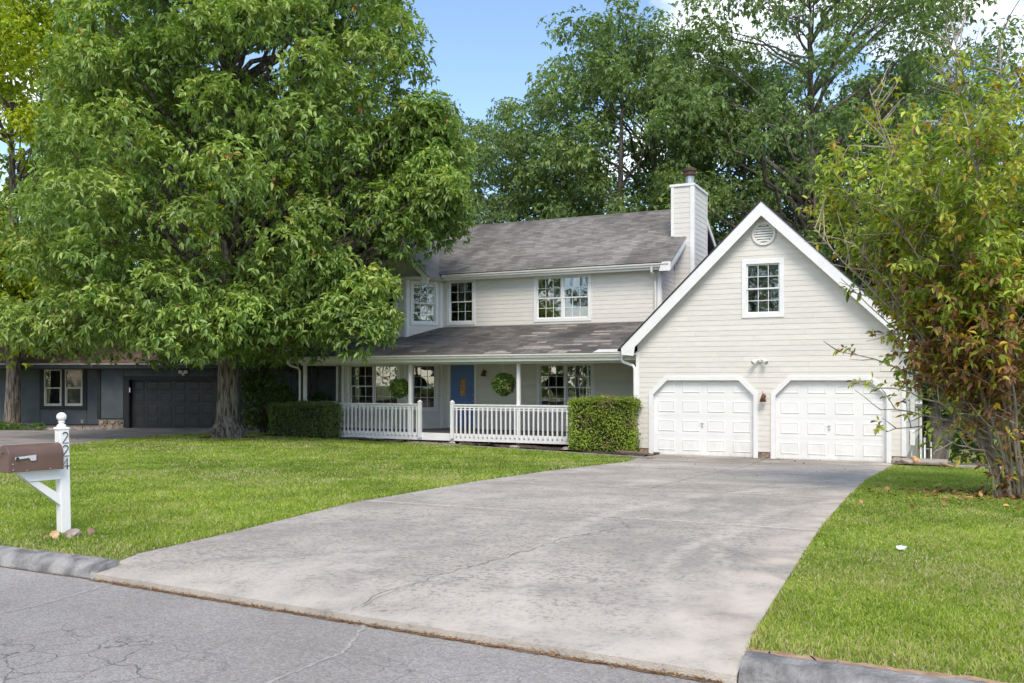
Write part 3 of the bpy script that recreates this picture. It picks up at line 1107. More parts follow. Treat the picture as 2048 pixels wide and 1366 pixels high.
# garage doors
for di, (a, b) in enumerate(GD):
    fm = MB()
    tw = 0.12
    GF.box(fm, a - tw, a, -0.45, DTOP - CUT + 0.05, 0.0, 0.04)
    GF.box(fm, b, b + tw, -0.45, DTOP - CUT + 0.05, 0.0, 0.04)
    zc_, k = DTOP - CUT, 0.05
    GF.poly(fm, [(a - tw, zc_ + k), (a, zc_ + k - 0.05 + 0.0), (a + CUT, DTOP), (a + CUT - 0.05, DTOP + tw)], 0.0, 0.041)
    GF.poly(fm, [(b + tw, zc_ + k), (b + 0, zc_ + k - 0.05), (b - CUT, DTOP), (b - CUT + 0.05, DTOP + tw)], 0.0, 0.041)
    GF.box(fm, a + CUT - 0.05, b - CUT + 0.05, DTOP, DTOP + tw, 0.0, 0.0395)
    # jamb lining
    GF.box(fm, a - 0.04, a, -0.45, zc_, -0.13, 0.0)
    GF.box(fm, b, b + 0.04, -0.45, zc_, -0.13, 0.0)
    GF.box(fm, a + CUT, b - CUT, DTOP, DTOP + 0.04, -0.13, 0.0)
    GF.poly(fm, [(a - 0.04, zc_), (a, zc_), (a + CUT, DTOP), (a + CUT, DTOP + 0.04)], -0.13, -0.0005)
    GF.poly(fm, [(b + 0.04, zc_), (b, zc_), (b - CUT, DTOP), (b - CUT, DTOP + 0.04)], -0.13, -0.0005)
    build(fm, 'garage_door_frame', M['trim'], house, bevel=0.004)
    # door: four sections
    dm = MB()
    H = (DTOP + 0.08 + 0.43) / 4
    for s_ in range(4):
        z0 = -0.43 + s_ * H
        GF.box(dm, a - 0.03, b + 0.03, z0 + 0.004, z0 + H - 0.004, -0.145, -0.10)
        GF.box(dm, a - 0.03, b + 0.03, z0 + H - 0.004, z0 + H + 0.004, -0.145, -0.106)
    GF.box(dm, a - 0.03, b + 0.03, -0.447, -0.43, -0.14, -0.105)
    door = build(dm, 'garage_door', M['doorw'], house, label='left of the two garage doors' if di == 0 else 'right of the two garage doors')
    pm = None
    for s_ in range(4):
        for c in range(4):
            z0 = -0.43 + s_ * H; wd = (b - a) / 4
            x0 = a + wd * c + wd * 0.17; x1 = a + wd * (c + 1) - wd * 0.13
            y0, y1 = z0 + H * 0.2, z0 + H * 0.82
            mb = MB()
            o_, i1, i2 = 0.0, 0.028, 0.05
            ring = lambda e, d: [GF.P(x0 + e, y0 + e, d), GF.P(x1 - e, y0 + e, d), GF.P(x1 - e, y1 - e, d), GF.P(x0 + e, y1 - e, d)]
            v = ring(0, -0.0995) + ring(i1, -0.084) + ring(i2, -0.092)
            fs = []
            for q in (0, 4):
                for w_ in range(4):
                    fs.append((q + w_, q + (w_ + 1) % 4, q + 4 + (w_ + 1) % 4, q + 4 + w_))
            fs.append((8, 9, 10, 11))
            mb.add(v, fs)
            build(mb, 'raised_panel', M['doorw'], door)
    hx = (a + b) / 2 - 0.02
    hz = -0.43 + 1.55 * H
    hm = MB()
    hm.tube([GF.P(hx, hz + 0.05, -0.095), GF.P(hx, hz + 0.05, -0.06)], 0.014, 8)
    hm.tube([GF.P(hx - 0.06, hz + 0.035, -0.062), GF.P(hx, hz + 0.05, -0.05), GF.P(hx + 0.045, hz + 0.06, -0.062)], 0.009, 6)
    hm.tube([GF.P(hx, hz - 0.045, -0.10), GF.P(hx, hz - 0.045, -0.082)], 0.022, 10)
    build(hm, 'door_handle', M['metal'], door)
gm = MB()
GF.box(gm, -7.8, -1.1, -0.5, -0.43, -0.3, -0.15)
build(gm, 'threshold', M['black'], house)

# stone base under the siding, each stone a piece
sbo = build(MB().box(-0.98, -0.93, 25.2, 36, -4.0, -0.275), 'foundation', M['mortar'], house)
SB = [build(GF.box(MB(), a, b, -0.62, -0.275, -0.1, -0.012), 'foundation', M['mortar'], house) for a, b in ((-7.93, -7.6), (-4.56, -4.25), (-1.25, -0.93))]


def stones(fr, u0, u1, z0, z1, parent, w=0.16, h=0.13, d=0.02, m='stone'):
    rows = max(1, int(round((z1 - z0) / h)))
    hh = (z1 - z0) / rows
    for r_ in range(rows):
        u = u0 - random.uniform(0, w * 0.5) * 0
        while u < u1 - 0.03:
            ww = min(random.uniform(0.7, 1.5) * w, u1 - u)
            if u1 - (u + ww) < 0.05:
                ww = u1 - u
            n = 7
            pts = []
            for k in range(n):
                a = 2 * math.pi * k / n + random.uniform(-0.25, 0.25)
                ca, sa = math.cos(a), math.sin(a)
                q = 1 / max(abs(ca), abs(sa)) * random.uniform(0.80, 0.95)
                pts.append((u + ww / 2 + ca * q * ww / 2 * 0.96, z0 + hh * (r_ + 0.5) + sa * q * hh / 2 * 0.96))
            mb = MB()
            e = random.uniform(0.6, 1.2) * d
            cu = u + ww / 2; cz = z0 + hh * (r_ + 0.5)
            A = [fr.P(p[0] - cu, p[1] - cz, 0.0) for p in pts]; B = [fr.P((p[0] - cu) * 0.85, (p[1] - cz) * 0.85, e) for p in pts]
            ox = fr.P(0, 0, 0)
            A = [(p[0] - ox[0], p[1] - ox[1], p[2]) for p in A]; B = [(p[0] - ox[0], p[1] - ox[1], p[2]) for p in B]
            mb.prism(A, B)
            o = build(mb, 'stone', M[m], parent)
            o.location = fr.P(cu, cz, -0.012)
            u += ww


for (a, b), sq_ in zip(((-7.93, -7.6), (-4.56, -4.25), (-1.25, -0.93)), SB):
    stones(GF, a, b, -0.6, -0.28, sq_)

# garage roof (ridge runs away from the street)
GRY0, GRY1 = 24.78, 36.4
rt = MB()
for s_ in (-1, 1):
    ex = RX + s_ * 3.98
    ez = RZ - 3.98 * SL
    rt.hexa([(RX, GRY0, RZ), (ex, GRY0, ez), (ex, GRY1, ez), (RX, GRY1, RZ)],
            [(RX, GRY0, RZ - 0.05), (ex, GRY0, ez - 0.05), (ex, GRY1, ez - 0.05), (RX, GRY1, RZ - 0.05)])
groof = build(rt, 'garage_roof', M['deck'], house)
# rake boards
RF = front(24.80)
zt = 0.055
wv = 0.37
for s_ in (-1, 1):
    pts = [(RX, RZ - zt), (RX + s_ * 3.88, RZ - zt - 3.88 * SL), (RX + s_ * 3.86, 2.36), (RX + s_ * 3.52, 2.33), (RX + s_ * 3.48, RZ - zt - 3.48 * SL - wv + 0.0), (RX, RZ - zt - wv)]
    if s_ < 0:
        pts = pts[::-1]
    build(RF.poly(MB(), pts, -0.03, 0.0), 'rake_board', M['trim'], house)
sf = MB()
for s_ in (-1, 1):
    a = (RX, RZ - 0.056 - 0.22); L = 3.8
    sf.hexa([(RX, 24.84, a[1]), (RX + s_ * L, 24.84, a[1] - L * SL), (RX + s_ * L, 25.09, a[1] - L * SL), (RX, 25.09, a[1])],
            [(RX, 24.84, a[1] + 0.02), (RX + s_ * L, 24.84, a[1] - L * SL + 0.02), (RX + s_ * L, 25.09, a[1] - L * SL + 0.02), (RX, 25.09, a[1] + 0.02)])
    sf.box(*(sorted((RX + s_ * 3.50, RX + s_ * 3.84))), 24.84, 36.3, 2.37, 2.40)          # eave soffit
    sf.box(*(sorted((RX + s_ * 3.84, RX + s_ * 3.88))), 24.84, 36.3, 2.33, 2.50)          # eave fascia
build(sf, 'soffit', M['siding'], house)

# gable vent
vm = MB()
vc, vz = -4.42, 5.56
N = 36
rings = [(0.315, 0.022), (0.315, 0.05), (0.245, 0.05), (0.235, 0.02)]
for r0, d0 in rings:
    for k in range(N):
        a = 2 * math.pi * k / N
        vm.v.append(GF.P(vc + r0 * math.cos(a), vz + r0 * math.sin(a), d0))
for q in range(len(rings) - 1):
    for k in range(N):
        vm.f.append((q * N + k, q * N + (k + 1) % N, (q + 1) * N + (k + 1) % N, (q + 1) * N + k)); vm.t.append(0.5)
vent = build(vm, 'gable_vent', M['gutter'], house)
vb = MB()
vb.add([GF.P(vc + 0.24 * math.cos(2 * math.pi * k / N), vz + 0.24 * math.sin(2 * math.pi * k / N), 0.0215) for k in range(N)], [tuple(range(N))])
build(vb, 'vent_back', M['black'], vent)
for i in range(7):
    zz = vz - 0.205 + i * 0.068
    hw = math.sqrt(max(0.0, 0.238 ** 2 - (zz + 0.02 - vz) ** 2)) - 0.004
    lm = MB()
    lm.hexa([GF.P(vc - hw, zz - 0.004, 0.046), GF.P(vc + hw, zz - 0.004, 0.046), GF.P(vc + hw, zz - 0.008, 0.046), GF.P(vc - hw, zz - 0.008, 0.046)],
            [GF.P(vc - hw, zz + 0.046, 0.024), GF.P(vc + hw, zz + 0.046, 0.024), GF.P(vc + hw, zz + 0.042, 0.024), GF.P(vc - hw, zz + 0.042, 0.024)])
    build(lm, 'slat', M['gutter'], vent)

# flood light, lantern between the doors
fl = MB()
fc = (-4.50, 2.19)
fl.tube([GF.P(fc[0], fc[1], 0.02), GF.P(fc[0], fc[1], 0.075)], 0.062, 14)
fl.tube([GF.P(fc[0], fc[1] + 0.04, 0.08), GF.P(fc[0], fc[1] + 0.055, 0.05)], 0.012, 6)
for s_ in (-1, 1):
    fl.tube([GF.P(fc[0] + s_ * 0.03, fc[1], 0.07), GF.P(fc[0] + s_ * 0.09, fc[1] - 0.01, 0.12)], 0.02, 8)
    fl.tube([GF.P(fc[0] + s_ * 0.08, fc[1] - 0.005, 0.11), GF.P(fc[0] + s_ * 0.11, fc[1] - 0.025, 0.14), GF.P(fc[0] + s_ * 0.16, fc[1] - 0.07, 0.20), GF.P(fc[0] + s_ * 0.175, fc[1] - 0.085, 0.215)],
            [0.03, 0.045, 0.062, 0.064], 14)
flo = build(fl, 'flood_light', M['gutter'], house, smooth=False)
ln = MB()
for s_ in (-1, 1):
    p0 = Vector(GF.P(fc[0] + s_ * 0.1755, fc[1] - 0.0855, 0.2155)); dn = Vector(GF.P(fc[0] + s_ * 0.1765, fc[1] - 0.0867, 0.217))
    ln.tube([p0, p0 + (dn - p0)], 0.05, 14)
build(ln, 'lamp_lens', M['metal'], flo)


def wall_lamp(fr, u, z, s=1.0):
    m = MB()
    m.tube([fr.P(u, z, 0.015), fr.P(u, z, 0.04)], 0.06 * s, 14)
    m.tube([fr.P(u, z, 0.04), fr.P(u, z + 0.02 * s, 0.10 * s), fr.P(u, z + 0.0, 0.15 * s)], 0.012, 6)
    m.tube([fr.P(u, z + 0.16 * s, 0.15 * s), fr.P(u, z + 0.03 * s, 0.15 * s)], [0.004, 0.012], 6)
    n = 16
    prof = [(0.022, 0.04), (0.035, 0.035), (0.042, 0.0), (0.095, -0.15), (0.09, -0.15), (0.038, -0.01)]
    m.lathe(fr.P(u, z, 0.15 * s), [(r * s, h * s) for r, h in prof], n)
    o = build(m, 'wall_lamp', M['bronze'], house, smooth=True)
    b = MB()
    b.lathe(fr.P(u, z, 0.15 * s), [(0.0, -0.13), (0.02, -0.12), (0.028, -0.09), (0.02, -0.05), (0.0, -0.04)], 10)
    build(b, 'bulb', M['plastic'], o, smooth=True)


wall_lamp(GF, -4.42, 1.22)

# ---- main block
MF = front(28.1)
FL = -0.04
hm_ = []
WR = (-12.25, -10.44, 0.66, 2.16)
W2 = (-12.36, -10.54, 3.69, 5.04)
W1 = (-15.69, -14.79, 3.67, 5.06)
DR = (-15.66, -14.71, FL, 2.17)
for w_ in (WR, W2, W1):
    hm_.append(rect(w_[0] - 0.05, w_[1] + 0.05, w_[2] - 0.05, w_[3] + 0.05))
hm_.append(rect(DR[0] - 0.04, DR[1] + 0.04, -2, DR[3] + 0.05))
siding(MF, lambda z: -16.0, lambda z: -8.08, FL, 5.2, hm_, house, 'front_wall')
window(MF, *WR, units=2)
window(MF, *W2, units=2)
window(MF, *W1, units=1, curtain=(0.3, 0.75))
build(MF.box(MB(), -8.22, -8.10, 2.9, 5.15, 0.022, 0.036), 'corner_board', M['trim'], house)
build(MF.box(MB(), -16.0, -15.94, FL, 5.15, 0.022, 0.05), 'corner_board', M['trim'], house)

# front door
dm = MB()
MF.box(dm, DR[0] - 0.10, DR[0], FL, DR[3] + 0.10, 0.0, 0.036)
MF.box(dm, DR[1], DR[1] + 0.10, FL, DR[3] + 0.10, 0.0, 0.036)
MF.box(dm, DR[0], DR[1], DR[3], DR[3] + 0.10, 0.0, 0.036)
MF.box(dm, DR[0] - 0.03, DR[0], FL, DR[3], -0.10, 0.0)
MF.box(dm, DR[1], DR[1] + 0.03, FL, DR[3], -0.10, 0.0)
build(dm, 'door_frame', M['trim'], house, bevel=0.004)
dd = MB()
MF.box(dd, DR[0], DR[1], FL + 0.03, DR[3], -0.09, -0.05)
fdoor = build(dd, 'front_door', M['blue'], house, label='blue panelled front door with narrow amber glass')
dw = DR[1] - DR[0]


def raised(fr, x0, x1, z0, z1, d, m, parent, name='raised_panel', e=0.02, h=0.012):
    mb = MB()
    ring = lambda q, dd_: [fr.P(x0 + q, z0 + q, dd_), fr.P(x1 - q, z0 + q, dd_), fr.P(x1 - q, z1 - q, dd_), fr.P(x0 + q, z1 - q, dd_)]
    v = ring(0, d + 0.0005) + ring(e * 0.5, d + h) + ring(e, d + h * 0.3) + ring(e * 2, d + h * 0.9)
    fs = []
    for q in (0, 4, 8):
        for w_ in range(4):
            fs.append((q + w_, q + (w_ + 1) % 4, q + 4 + (w_ + 1) % 4, q + 4 + w_))
    fs.append((12, 13, 14, 15))
    mb.add(v, fs)
    return build(mb, name, m, parent)


for (a, b) in ((0.16, 0.34), (0.40, 0.60), (0.66, 0.84)):
    x0, x1 = DR[0] + a * dw, DR[0] + b * dw
    raised(MF, x0, x1, 0.12, 0.86, -0.05, M['blue'], fdoor)
    if a != 0.40:
        raised(MF, x0, x1, 1.02, 1.72, -0.05, M['blue'], fdoor)
    raised(MF, x0, x1, 1.86, 2.06, -0.05, M['blue'], fdoor) if False else None
gl_ = MB()
MF.poly(gl_, [(DR[0] + dw * 0.42, 1.10), (DR[0] + dw * 0.58, 1.10), (DR[0] + dw * 0.60, 1.2), (DR[0] + dw * 0.60, 1.62), (DR[0] + dw * 0.56, 1.70), (DR[0] + dw * 0.44, 1.70), (DR[0] + dw * 0.40, 1.62), (DR[0] + dw * 0.40, 1.2)], -0.05, -0.035)
build(gl_, 'glass_light', M['amber'], fdoor)
kn = MB()
kn.lathe(MF.P(DR[1] - 0.07, 0.93, -0.02), [(0, -0.03), (0.022, -0.02), (0.03, 0), (0.022, 0.02), (0, 0.03)], 10)
kn.tube([MF.P(DR[1] - 0.07, 0.93, -0.05), MF.P(DR[1] - 0.07, 0.93, -0.02)], 0.012, 6)
kn.tube([MF.P(DR[1] - 0.07, 1.12, -0.05), MF.P(DR[1] - 0.07, 1.12, -0.03)], 0.026, 10)
build(kn, 'door_knob', M['metal'], fdoor, smooth=True)
sl = MB()
MF.box(sl, DR[0] - 0.1, DR[1] + 0.1, FL, FL + 0.03, -0.08, 0.09)
build(sl, 'door_sill', M['plank'], house)
wall_lamp(MF, -14.30, 1.93)

# bay, two storeys, angled sides
B0, B1, B2, B3 = (-20.32, 28.1), (-19.48, 27.08), (-16.82, 27.08), (-15.98, 28.1)
BF = Frame((B1[0], B1[1]), (1, 0), (0, -1))
BR = Frame(B2, (B3[0] - B2[0], B3[1] - B2[1]), (B3[1] - B2[1], -(B3[0] - B2[0])))
BL = Frame(B0, (B1[0] - B0[0], B1[1] - B0[1]), (B1[1] - B0[1], -(B1[0] - B0[0])))
LB = math.hypot(0.84, 1.02)
for fr, W, wins in ((BF, 2.66, [(0.36, 2.17, 3.70, 4.98), (0.32, 2.30, 0.70, 2.16)]),
                    (BR, LB, [(0.24, 1.05, 3.66, 4.98), (0.26, 1.06, 0.66, 2.16)]),
                    (BL, LB, [(0.26, 1.06, 3.66, 4.98), (0.26, 1.06, 0.66, 2.16)])):
    siding(fr, lambda z: 0.0, lambda z, W=W: W, FL, 5.2, [rect(a - 0.05, b + 0.05, c - 0.05, d + 0.05) for a, b, c, d in wins], house, 'bay_wall', pitch=0.142)
    for wi, (a, b, c, d) in enumerate(wins):
        window(fr, a, b, c, d, units=2 if fr is BF else 1, trim=0.10, room=True if fr is BF else (0.08, 0.75))
    build(fr.box(MB(), -0.01, 0.09, FL, 5.12, 0.022, 0.04), 'corner_board', M['trim'], house)
    build(fr.box(MB(), W - 0.09, W + 0.01, FL, 5.12, 0.022, 0.0405), 'corner_board', M['trim'], house)
# bay head / soffit filler and small front gable above it
bh = MB()
bh.box(-20.5, -15.8, 26.78, 28.0, 5.10, 5.16)
build(bh, 'bay_soffit', M['gutter'], house)
BG = front(27.06)
BC, BZ = -18.15, 7.42
siding(BG, lambda z: BC - (BZ - z) / 1.0, lambda z: BC + (BZ - z) / 1.0, 5.17, BZ - 0.02, [], house, 'bay_gable_wall')
bm = MB()
for s_ in (-1, 1):
    L = 2.42
    bm.hexa([(BC, 26.72, BZ + 0.14), (BC + s_ * L, 26.72, BZ + 0.14 - L), (BC + s_ * L, 29.5, BZ + 0.14 - L), (BC, 31.9, BZ + 0.14)],
            [(BC, 26.72, BZ + 0.10), (BC + s_ * L, 26.72, BZ + 0.10 - L), (BC + s_ * L, 29.5, BZ + 0.10 - L), (BC, 31.9, BZ + 0.10)])
build(bm, 'bay_roof', M['shingle'], house)
BRK = front(26.74)
for s_ in (-1, 1):
    L = 2.40
    pts = [(BC, BZ + 0.09), (BC + s_ * L, BZ + 0.09 - L), (BC + s_ * (L - 0.03), BZ - 0.20 - L + 0.08), (BC + s_ * (L - 0.25), BZ - 0.22 - L + 0.10), (BC + s_ * (L - 0.27), BZ + 0.09 - L + 0.05), (BC, BZ - 0.16)]
    if s_ < 0:
        pts = pts[::-1]
    build(BRK.poly(MB(), pts, -0.03, 0), 'rake_board', M['trim'], house)

# side walls and rear (closed volumes)
SR = Frame((-8.08, 28.1), (0, 1), (1, 0))
siding(SR, lambda z: 0.0, lambda z: 1.47, 2.4, 5.25, [], house, 'side_wall')
rb = MB()
rb.box(-20.3, -8.10, 28.25, 35.8, -0.6, 5.2)
rb.v, rb.f, rb.t = [], [], []
# shell of the main block behind the front walls
rb.hexa([(-20.32, 28.2, -0.6), (-20.22, 28.2, -0.6), (-20.22, 35.9, -0.6), (-20.32, 35.9, -0.6)], [(-20.32, 28.2, 5.2), (-20.22, 28.2, 5.2), (-20.22, 35.9, 5.2), (-20.32, 35.9, 5.2)])
rb.box(-20.22, -8.2, 35.8, 35.9, -0.6, 5.2)
rb.box(-8.18, -8.081, 29.6, 35.9, -0.6, 5.2)
rb.add([(-8.10, 28.12, 5.2), (-8.10, 35.9, 5.2), (-8.10, 32.0, 7.45)], [(0, 1, 2)])
rb.add([(-20.3, 28.12, 5.2), (-20.3, 35.9, 5.2), (-20.3, 32.0, 7.45)], [(0, 2, 1)])
build(rb, 'rear_walls', M['siding'], house)
# garage side walls
GS = Frame((-0.93, 25.1), (0, 1), (1, 0))
siding(GS, lambda z: 0.02, lambda z: 11.0, -0.27, 2.40, [], house, 'garage_side_wall', pitch=0.142)
gs = MB()
gs.box(-7.93, -7.85, 25.2, 36.0, -0.6, 2.6)
gs.box(-7.85, -1.03, 35.9, 36.0, -0.6, 2.5)
gs.box(-7.8, -1.1, 25.6, 25.62, -0.5, 2.3)
build(gs, 'garage_inner_walls', M['interior'], house)


# ---- roofs with individual shingle courses
def shingle_roof(name, o, e, v, W, L, m_stuff, m_piece, limit=0, expo=0.145, tab=0.305, score=None, skip=None, special=None, m_special=None):
    """o eave-left corner, e unit along the eave, v unit up the slope"""
    o, e, v = Vector(o), Vector(e).normalized(), Vector(v).normalized()
    n = e.cross(v).normalized()
    dk = MB()
    q = [o - n * 0.004, o + e * W - n * 0.004, o + e * W + v * L - n * 0.004, o + v * L - n * 0.004]
    dk.hexa([p - n * 0.05 for p in q], q)
    roof = build(dk, name, M['deck'], house)
    tabs = []
    rows = int(L / expo)
    for r_ in range(rows + 1):
        s = -(random.choice([0.0, 0.5, 0.25, 0.75])) * tab
        while s < W:
            a, b = max(s + 0.003, 0), min(s + tab - 0.003, W)
            t0 = r_ * expo; t1 = min(t0 + expo + 0.02, L)
            if b - a > 0.02 and t1 > t0 and not (skip and skip(a, b, t0)):
                h0 = random.uniform(0.009, 0.014)
                dz = random.uniform(-0.003, 0.003)
                p = [o + e * a + v * (t0 + dz), o + e * b + v * (t0 + dz), o + e * b + v * t1, o + e * a + v * t1]
                tabs.append((p, [p[0] + n * h0, p[1] + n * h0, p[2] + n * 0.002, p[3] + n * 0.002], a, t0))
            s += tab
    sp = [t for t in tabs if special and special(t[2], t[3])]
    ids = set(id(t) for t in sp)
    rest = [t for t in tabs if id(t) not in ids]
    for p, q, a, t in sp:
        build(MB().hexa(p, q), 'shingle', m_special, roof, label='pale tan replacement shingle')
    if score:
        rest.sort(key=lambda t: score(t[2], t[3]))
    for p, q, a, t in rest[:limit]:
        build(MB().hexa(p, q), 'shingle', m_piece, roof)
    mb = MB()
    for p, q, a, t in rest[limit:]:
        mb.add(list(p) + list(q), [(4, 5, 6, 7), (0, 1, 5, 4), (1, 2, 6, 5), (3, 0, 4, 7)], random.random())
    build(mb, 'shingles', m_stuff, roof, kind='stuff')
    return roof


ms = 0.555
shingle_roof('main_roof', (-21.0, 27.7, 5.30), (1, 0, 0), (0, 1, ms), 13.32, 4.3 * math.sqrt(1 + ms * ms) + 0.02, M['shingle'], M['shingle'],
             skip=lambda a, b, t: a > 12.82 and t > 2.10 + 0.02)
rr = MB()
rr.hexa([(-21.0, 32.0, 7.69), (-7.68, 32.0, 7.69), (-7.68, 36.3, 5.30), (-21.0, 36.3, 5.30)], [(-21.0, 32.0, 7.64), (-7.68, 32.0, 7.64), (-7.68, 36.3, 5.25), (-21.0, 36.3, 5.25)])
build(rr, 'rear_roof', M['shingle'], house)
rc = MB()
rc.tube([(-21.0, 32.0, 7.685), (-8.2, 32.0, 7.685)], 0.035, 6)
build(rc, 'ridge_cap', M['shingle'], house)
# eave fascia, soffit, gutter, right rake
mf = MB()
mf.box(-15.75, -7.70, 27.74, 27.78, 5.08, 5.27)
mf.box(-15.75, -8.1, 27.78, 28.08, 5.10, 5.12)
build(mf, 'eave_fascia', M['trim'], house)


def gutter(x0, x1, y, z):
    """K-style gutter hung on the eave; y is its back"""
    prof = [(0.0, 0.0), (0.0, -0.115), (-0.075, -0.115), (-0.085, -0.075), (-0.115, -0.045), (-0.12, -0.005), (-0.10, -0.003), (-0.10, -0.03), (-0.01, -0.10), (-0.012, 0.0)]
    mb = MB()
    A = [(x0, y + p, z + q) for p, q in prof]; B = [(x1, y + p, z + q) for p, q in prof]
    n = len(prof)
    mb.add(A + B, [(i, (i + 1) % n, n + (i + 1) % n, n + i) for i in range(n)])
    cp = [(0, 0.0), (0, -0.115), (-0.075, -0.115), (-0.085, -0.075), (-0.115, -0.045), (-0.12, -0.005)]
    for x in (x0, x1):
        mb.add([(x, y + p, z + q) for p, q in cp], [tuple(range(6))])
    return build(mb, 'gutter', M['gutter'], house)


gutter(-15.75, -7.74, 27.735, 5.27)
for (y0, z0, y1, z1) in ((27.66, 5.24, 29.60, 5.24 + 1.94 * ms), (32.0, 7.64, 36.3, 5.25)):
    rk = MB()
    rk.hexa([(-7.72, y0, z0 - 0.20), (-7.68, y0, z0 - 0.20), (-7.68, y1, z1 - 0.20), (-7.72, y1, z1 - 0.20)],
            [(-7.72, y0, z0 + 0.03), (-7.68, y0, z0 + 0.03), (-7.68, y1, z1 + 0.03), (-7.72, y1, z1 + 0.03)])
    build(rk, 'rake_board', M['trim'], house)
rk = MB()
rk.add([(-7.69, 27.64, 5.02), (-8.05, 27.64, 5.02), (-7.69, 27.64, 5.30), (-7.95, 27.64, 5.30)], [(0, 1, 3, 2)])
rk.hexa([(-8.08, 27.9, 5.06), (-7.72, 27.9, 5.06), (-7.72, 29.6, 5.06 + 1.7 * ms), (-8.08, 29.6, 5.06 + 1.7 * ms)],
        [(-8.08, 27.9, 5.09), (-7.72, 27.9, 5.09), (-7.72, 29.6, 5.09 + 1.7 * ms), (-8.08, 29.6, 5.09 + 1.7 * ms)])
build(rk, 'rake_soffit', M['trim'], house)
# connecting roof behind the chimney
shingle_roof('link_roof', (-7.44, 30.9, 5.45), (1, 0, 0), (0, 1, 0.5), 2.6, 2.7, M['shingle'], M['shingle'])

# porch roof: shallow lean-to with pale replacement shingles
PSL = 0.365


def special(a, t):
    x = -20.45 + a
    r_ = int(round(t / 0.145))
    bands = {0: [(-11.05, -10.2), (-13.2, -12.0)], 1: [(-13.1, -12.3), (-10.9, -10.0)], 3: [(-12.1, -10.9)], 4: [(-11.9, -11.2), (-9.75, -9.4)], 5: [(-11.0, -9.95), (-9.6, -9.1)],
             7: [(-10.6, -9.2), (-11.8, -11.4)], 12: [(-12.6, -12.0), (-10.1, -9.5)], 14: [(-10.3, -9.2), (-12.2, -11.6)], 17: [(-11.7, -11.2)], 19: [(-12.0, -11.1)],
             2: [(-15.9, -15.2)], 6: [(-17.1, -16.2)]}
    return any(p < x < q for p, q in bands.get(r_, []))


shingle_roof('porch_roof', (-20.45, 25.22, 2.45), (1, 0, 0), (0, 1, PSL), 12.35, 2.86 * math.sqrt(1 + PSL ** 2), M['shingle_o'], M['shingle_p'], limit=230,
             score=lambda a, t: (12.3 - a) * 0.35 + t, special=special, m_special=M['shingle_n'])
pf = MB()
pf.box(-20.45, -7.98, 25.26, 25.30, 2.22, 2.42)
pf.hexa([(-20.45, 25.26, 2.22), (-20.41, 25.26, 2.22), (-20.41, 28.1, 3.26), (-20.45, 28.1, 3.26)], [(-20.45, 25.26, 2.42), (-20.41, 25.26, 2.42), (-20.41, 28.1, 3.47), (-20.45, 28.1, 3.47)])
build(pf, 'porch_fascia', M['trim'], house)
gutter(-20.5, -8.30, 25.255, 2.44)
pb = MB()
pb.box(-20.12, -7.97, 25.54, 25.68, 2.15, 2.36)
pb.box(-20.12, -20.0, 25.68, 28.0, 2.15, 2.36)
build(pb, 'porch_beam', M['gutter'], house)
pc = MB()
pc.box(-20.4, -8.1, 25.31, 28.1, 2.365, 2.385)
build(pc, 'porch_ceiling', M['gutter'], house)
# gutter splash guard at the right end
sg = MB()
sg.prism([(-9.3, 25.12, 2.45), (-8.36, 25.12, 2.45), (-8.36, 25.12, 2.54), (-9.1, 25.12, 2.54)], [(-9.3, 25.135, 2.45), (-8.36, 25.135, 2.45), (-8.36, 25.135, 2.54), (-9.1, 25.135, 2.54)])
build(sg, 'splash_guard', M['trim'], house)


def pipe(pts, name='downspout', w=0.05, m='gutter'):
    mb = MB()
    mb.tube(pts, w, 8)
    return build(mb, name, M[m], house, smooth=False)


pipe([(-8.42, 25.19, 2.33), (-8.42, 25.19, 2.24), (-8.37, 25.17, 2.16), (-8.06, 25.1, 2.06), (-8.0, 25.06, 1.98), (-7.99, 25.06, 0.5), (-7.99, 25.06, -0.20), (-8.02, 24.98, -0.28), (-8.22, 24.72, -0.42)], w=0.043, m='trim')
pipe([(-8.30, 27.68, 5.16), (-8.30, 27.70, 5.02), (-8.27, 27.95, 4.86), (-8.27, 28.03, 4.75), (-8.27, 28.03, 3.45)], w=0.042)
pipe([(-20.42, 25.2, 2.33), (-20.42, 25.2, 2.22), (-20.36, 25.3, 2.14), (-20.2, 25.5, 2.06), (-20.17, 25.55, 1.95), (-20.17, 25.55, -0.2)], w=0.04)
pipe([(-0.86, 35.9, 2.3), (-0.84, 35.9, -2.5)], w=0.05)

# ---- chimney
ch = MB()
CX0, CX1, CY0, CY1 = -8.18, -7.45, 29.57, 31.36
CF = front(CY0)
w_ = siding(CF, lambda z: -8.18 if z > 6.30 else -8.07, lambda z: CX1, 2.0, 8.0, [], house, 'chimney', brk=(6.30,), pitch=0.165)
CR = Frame((CX1, CY0), (0, 1), (1, 0))
siding(CR, lambda z: 0.0, lambda z: CY1 - CY0, 2.0, 8.0, [], house, 'chimney', pitch=0.165)
ct = MB()
CF.box(ct, CX0 - 0.01, CX0 + 0.09, 6.36, 7.98, 0.022, 0.034)
CF.box(ct, CX1 - 0.10, CX1 + 0.024, 2.0, 7.98, 0.022, 0.034)
CR.box(ct, -0.022, 0.085, 2.0, 7.98, 0.022, 0.034)
CR.box(ct, CY1 - CY0 - 0.08, CY1 - CY0, 2.0, 7.98, 0.022, 0.034)
ct.box(CX0 - 0.05, CX1 + 0.05, CY0 - 0.05, CY1 + 0.05, 7.98, 8.06)
ct.box(CX0, CX0 + 0.09, CY0 + 0.01, CY1, 6.0, 7.98)
ct.box(CX0 + 0.09, CX1 - 0.1, CY1 - 0.02, CY1, 6.0, 7.98)
build(ct, 'chimney_trim', M['trim'], house)
fp = MB()
fp.lathe((-7.80, 30.45, 8.05), [(0.145, 0), (0.145, 0.44)], 20)
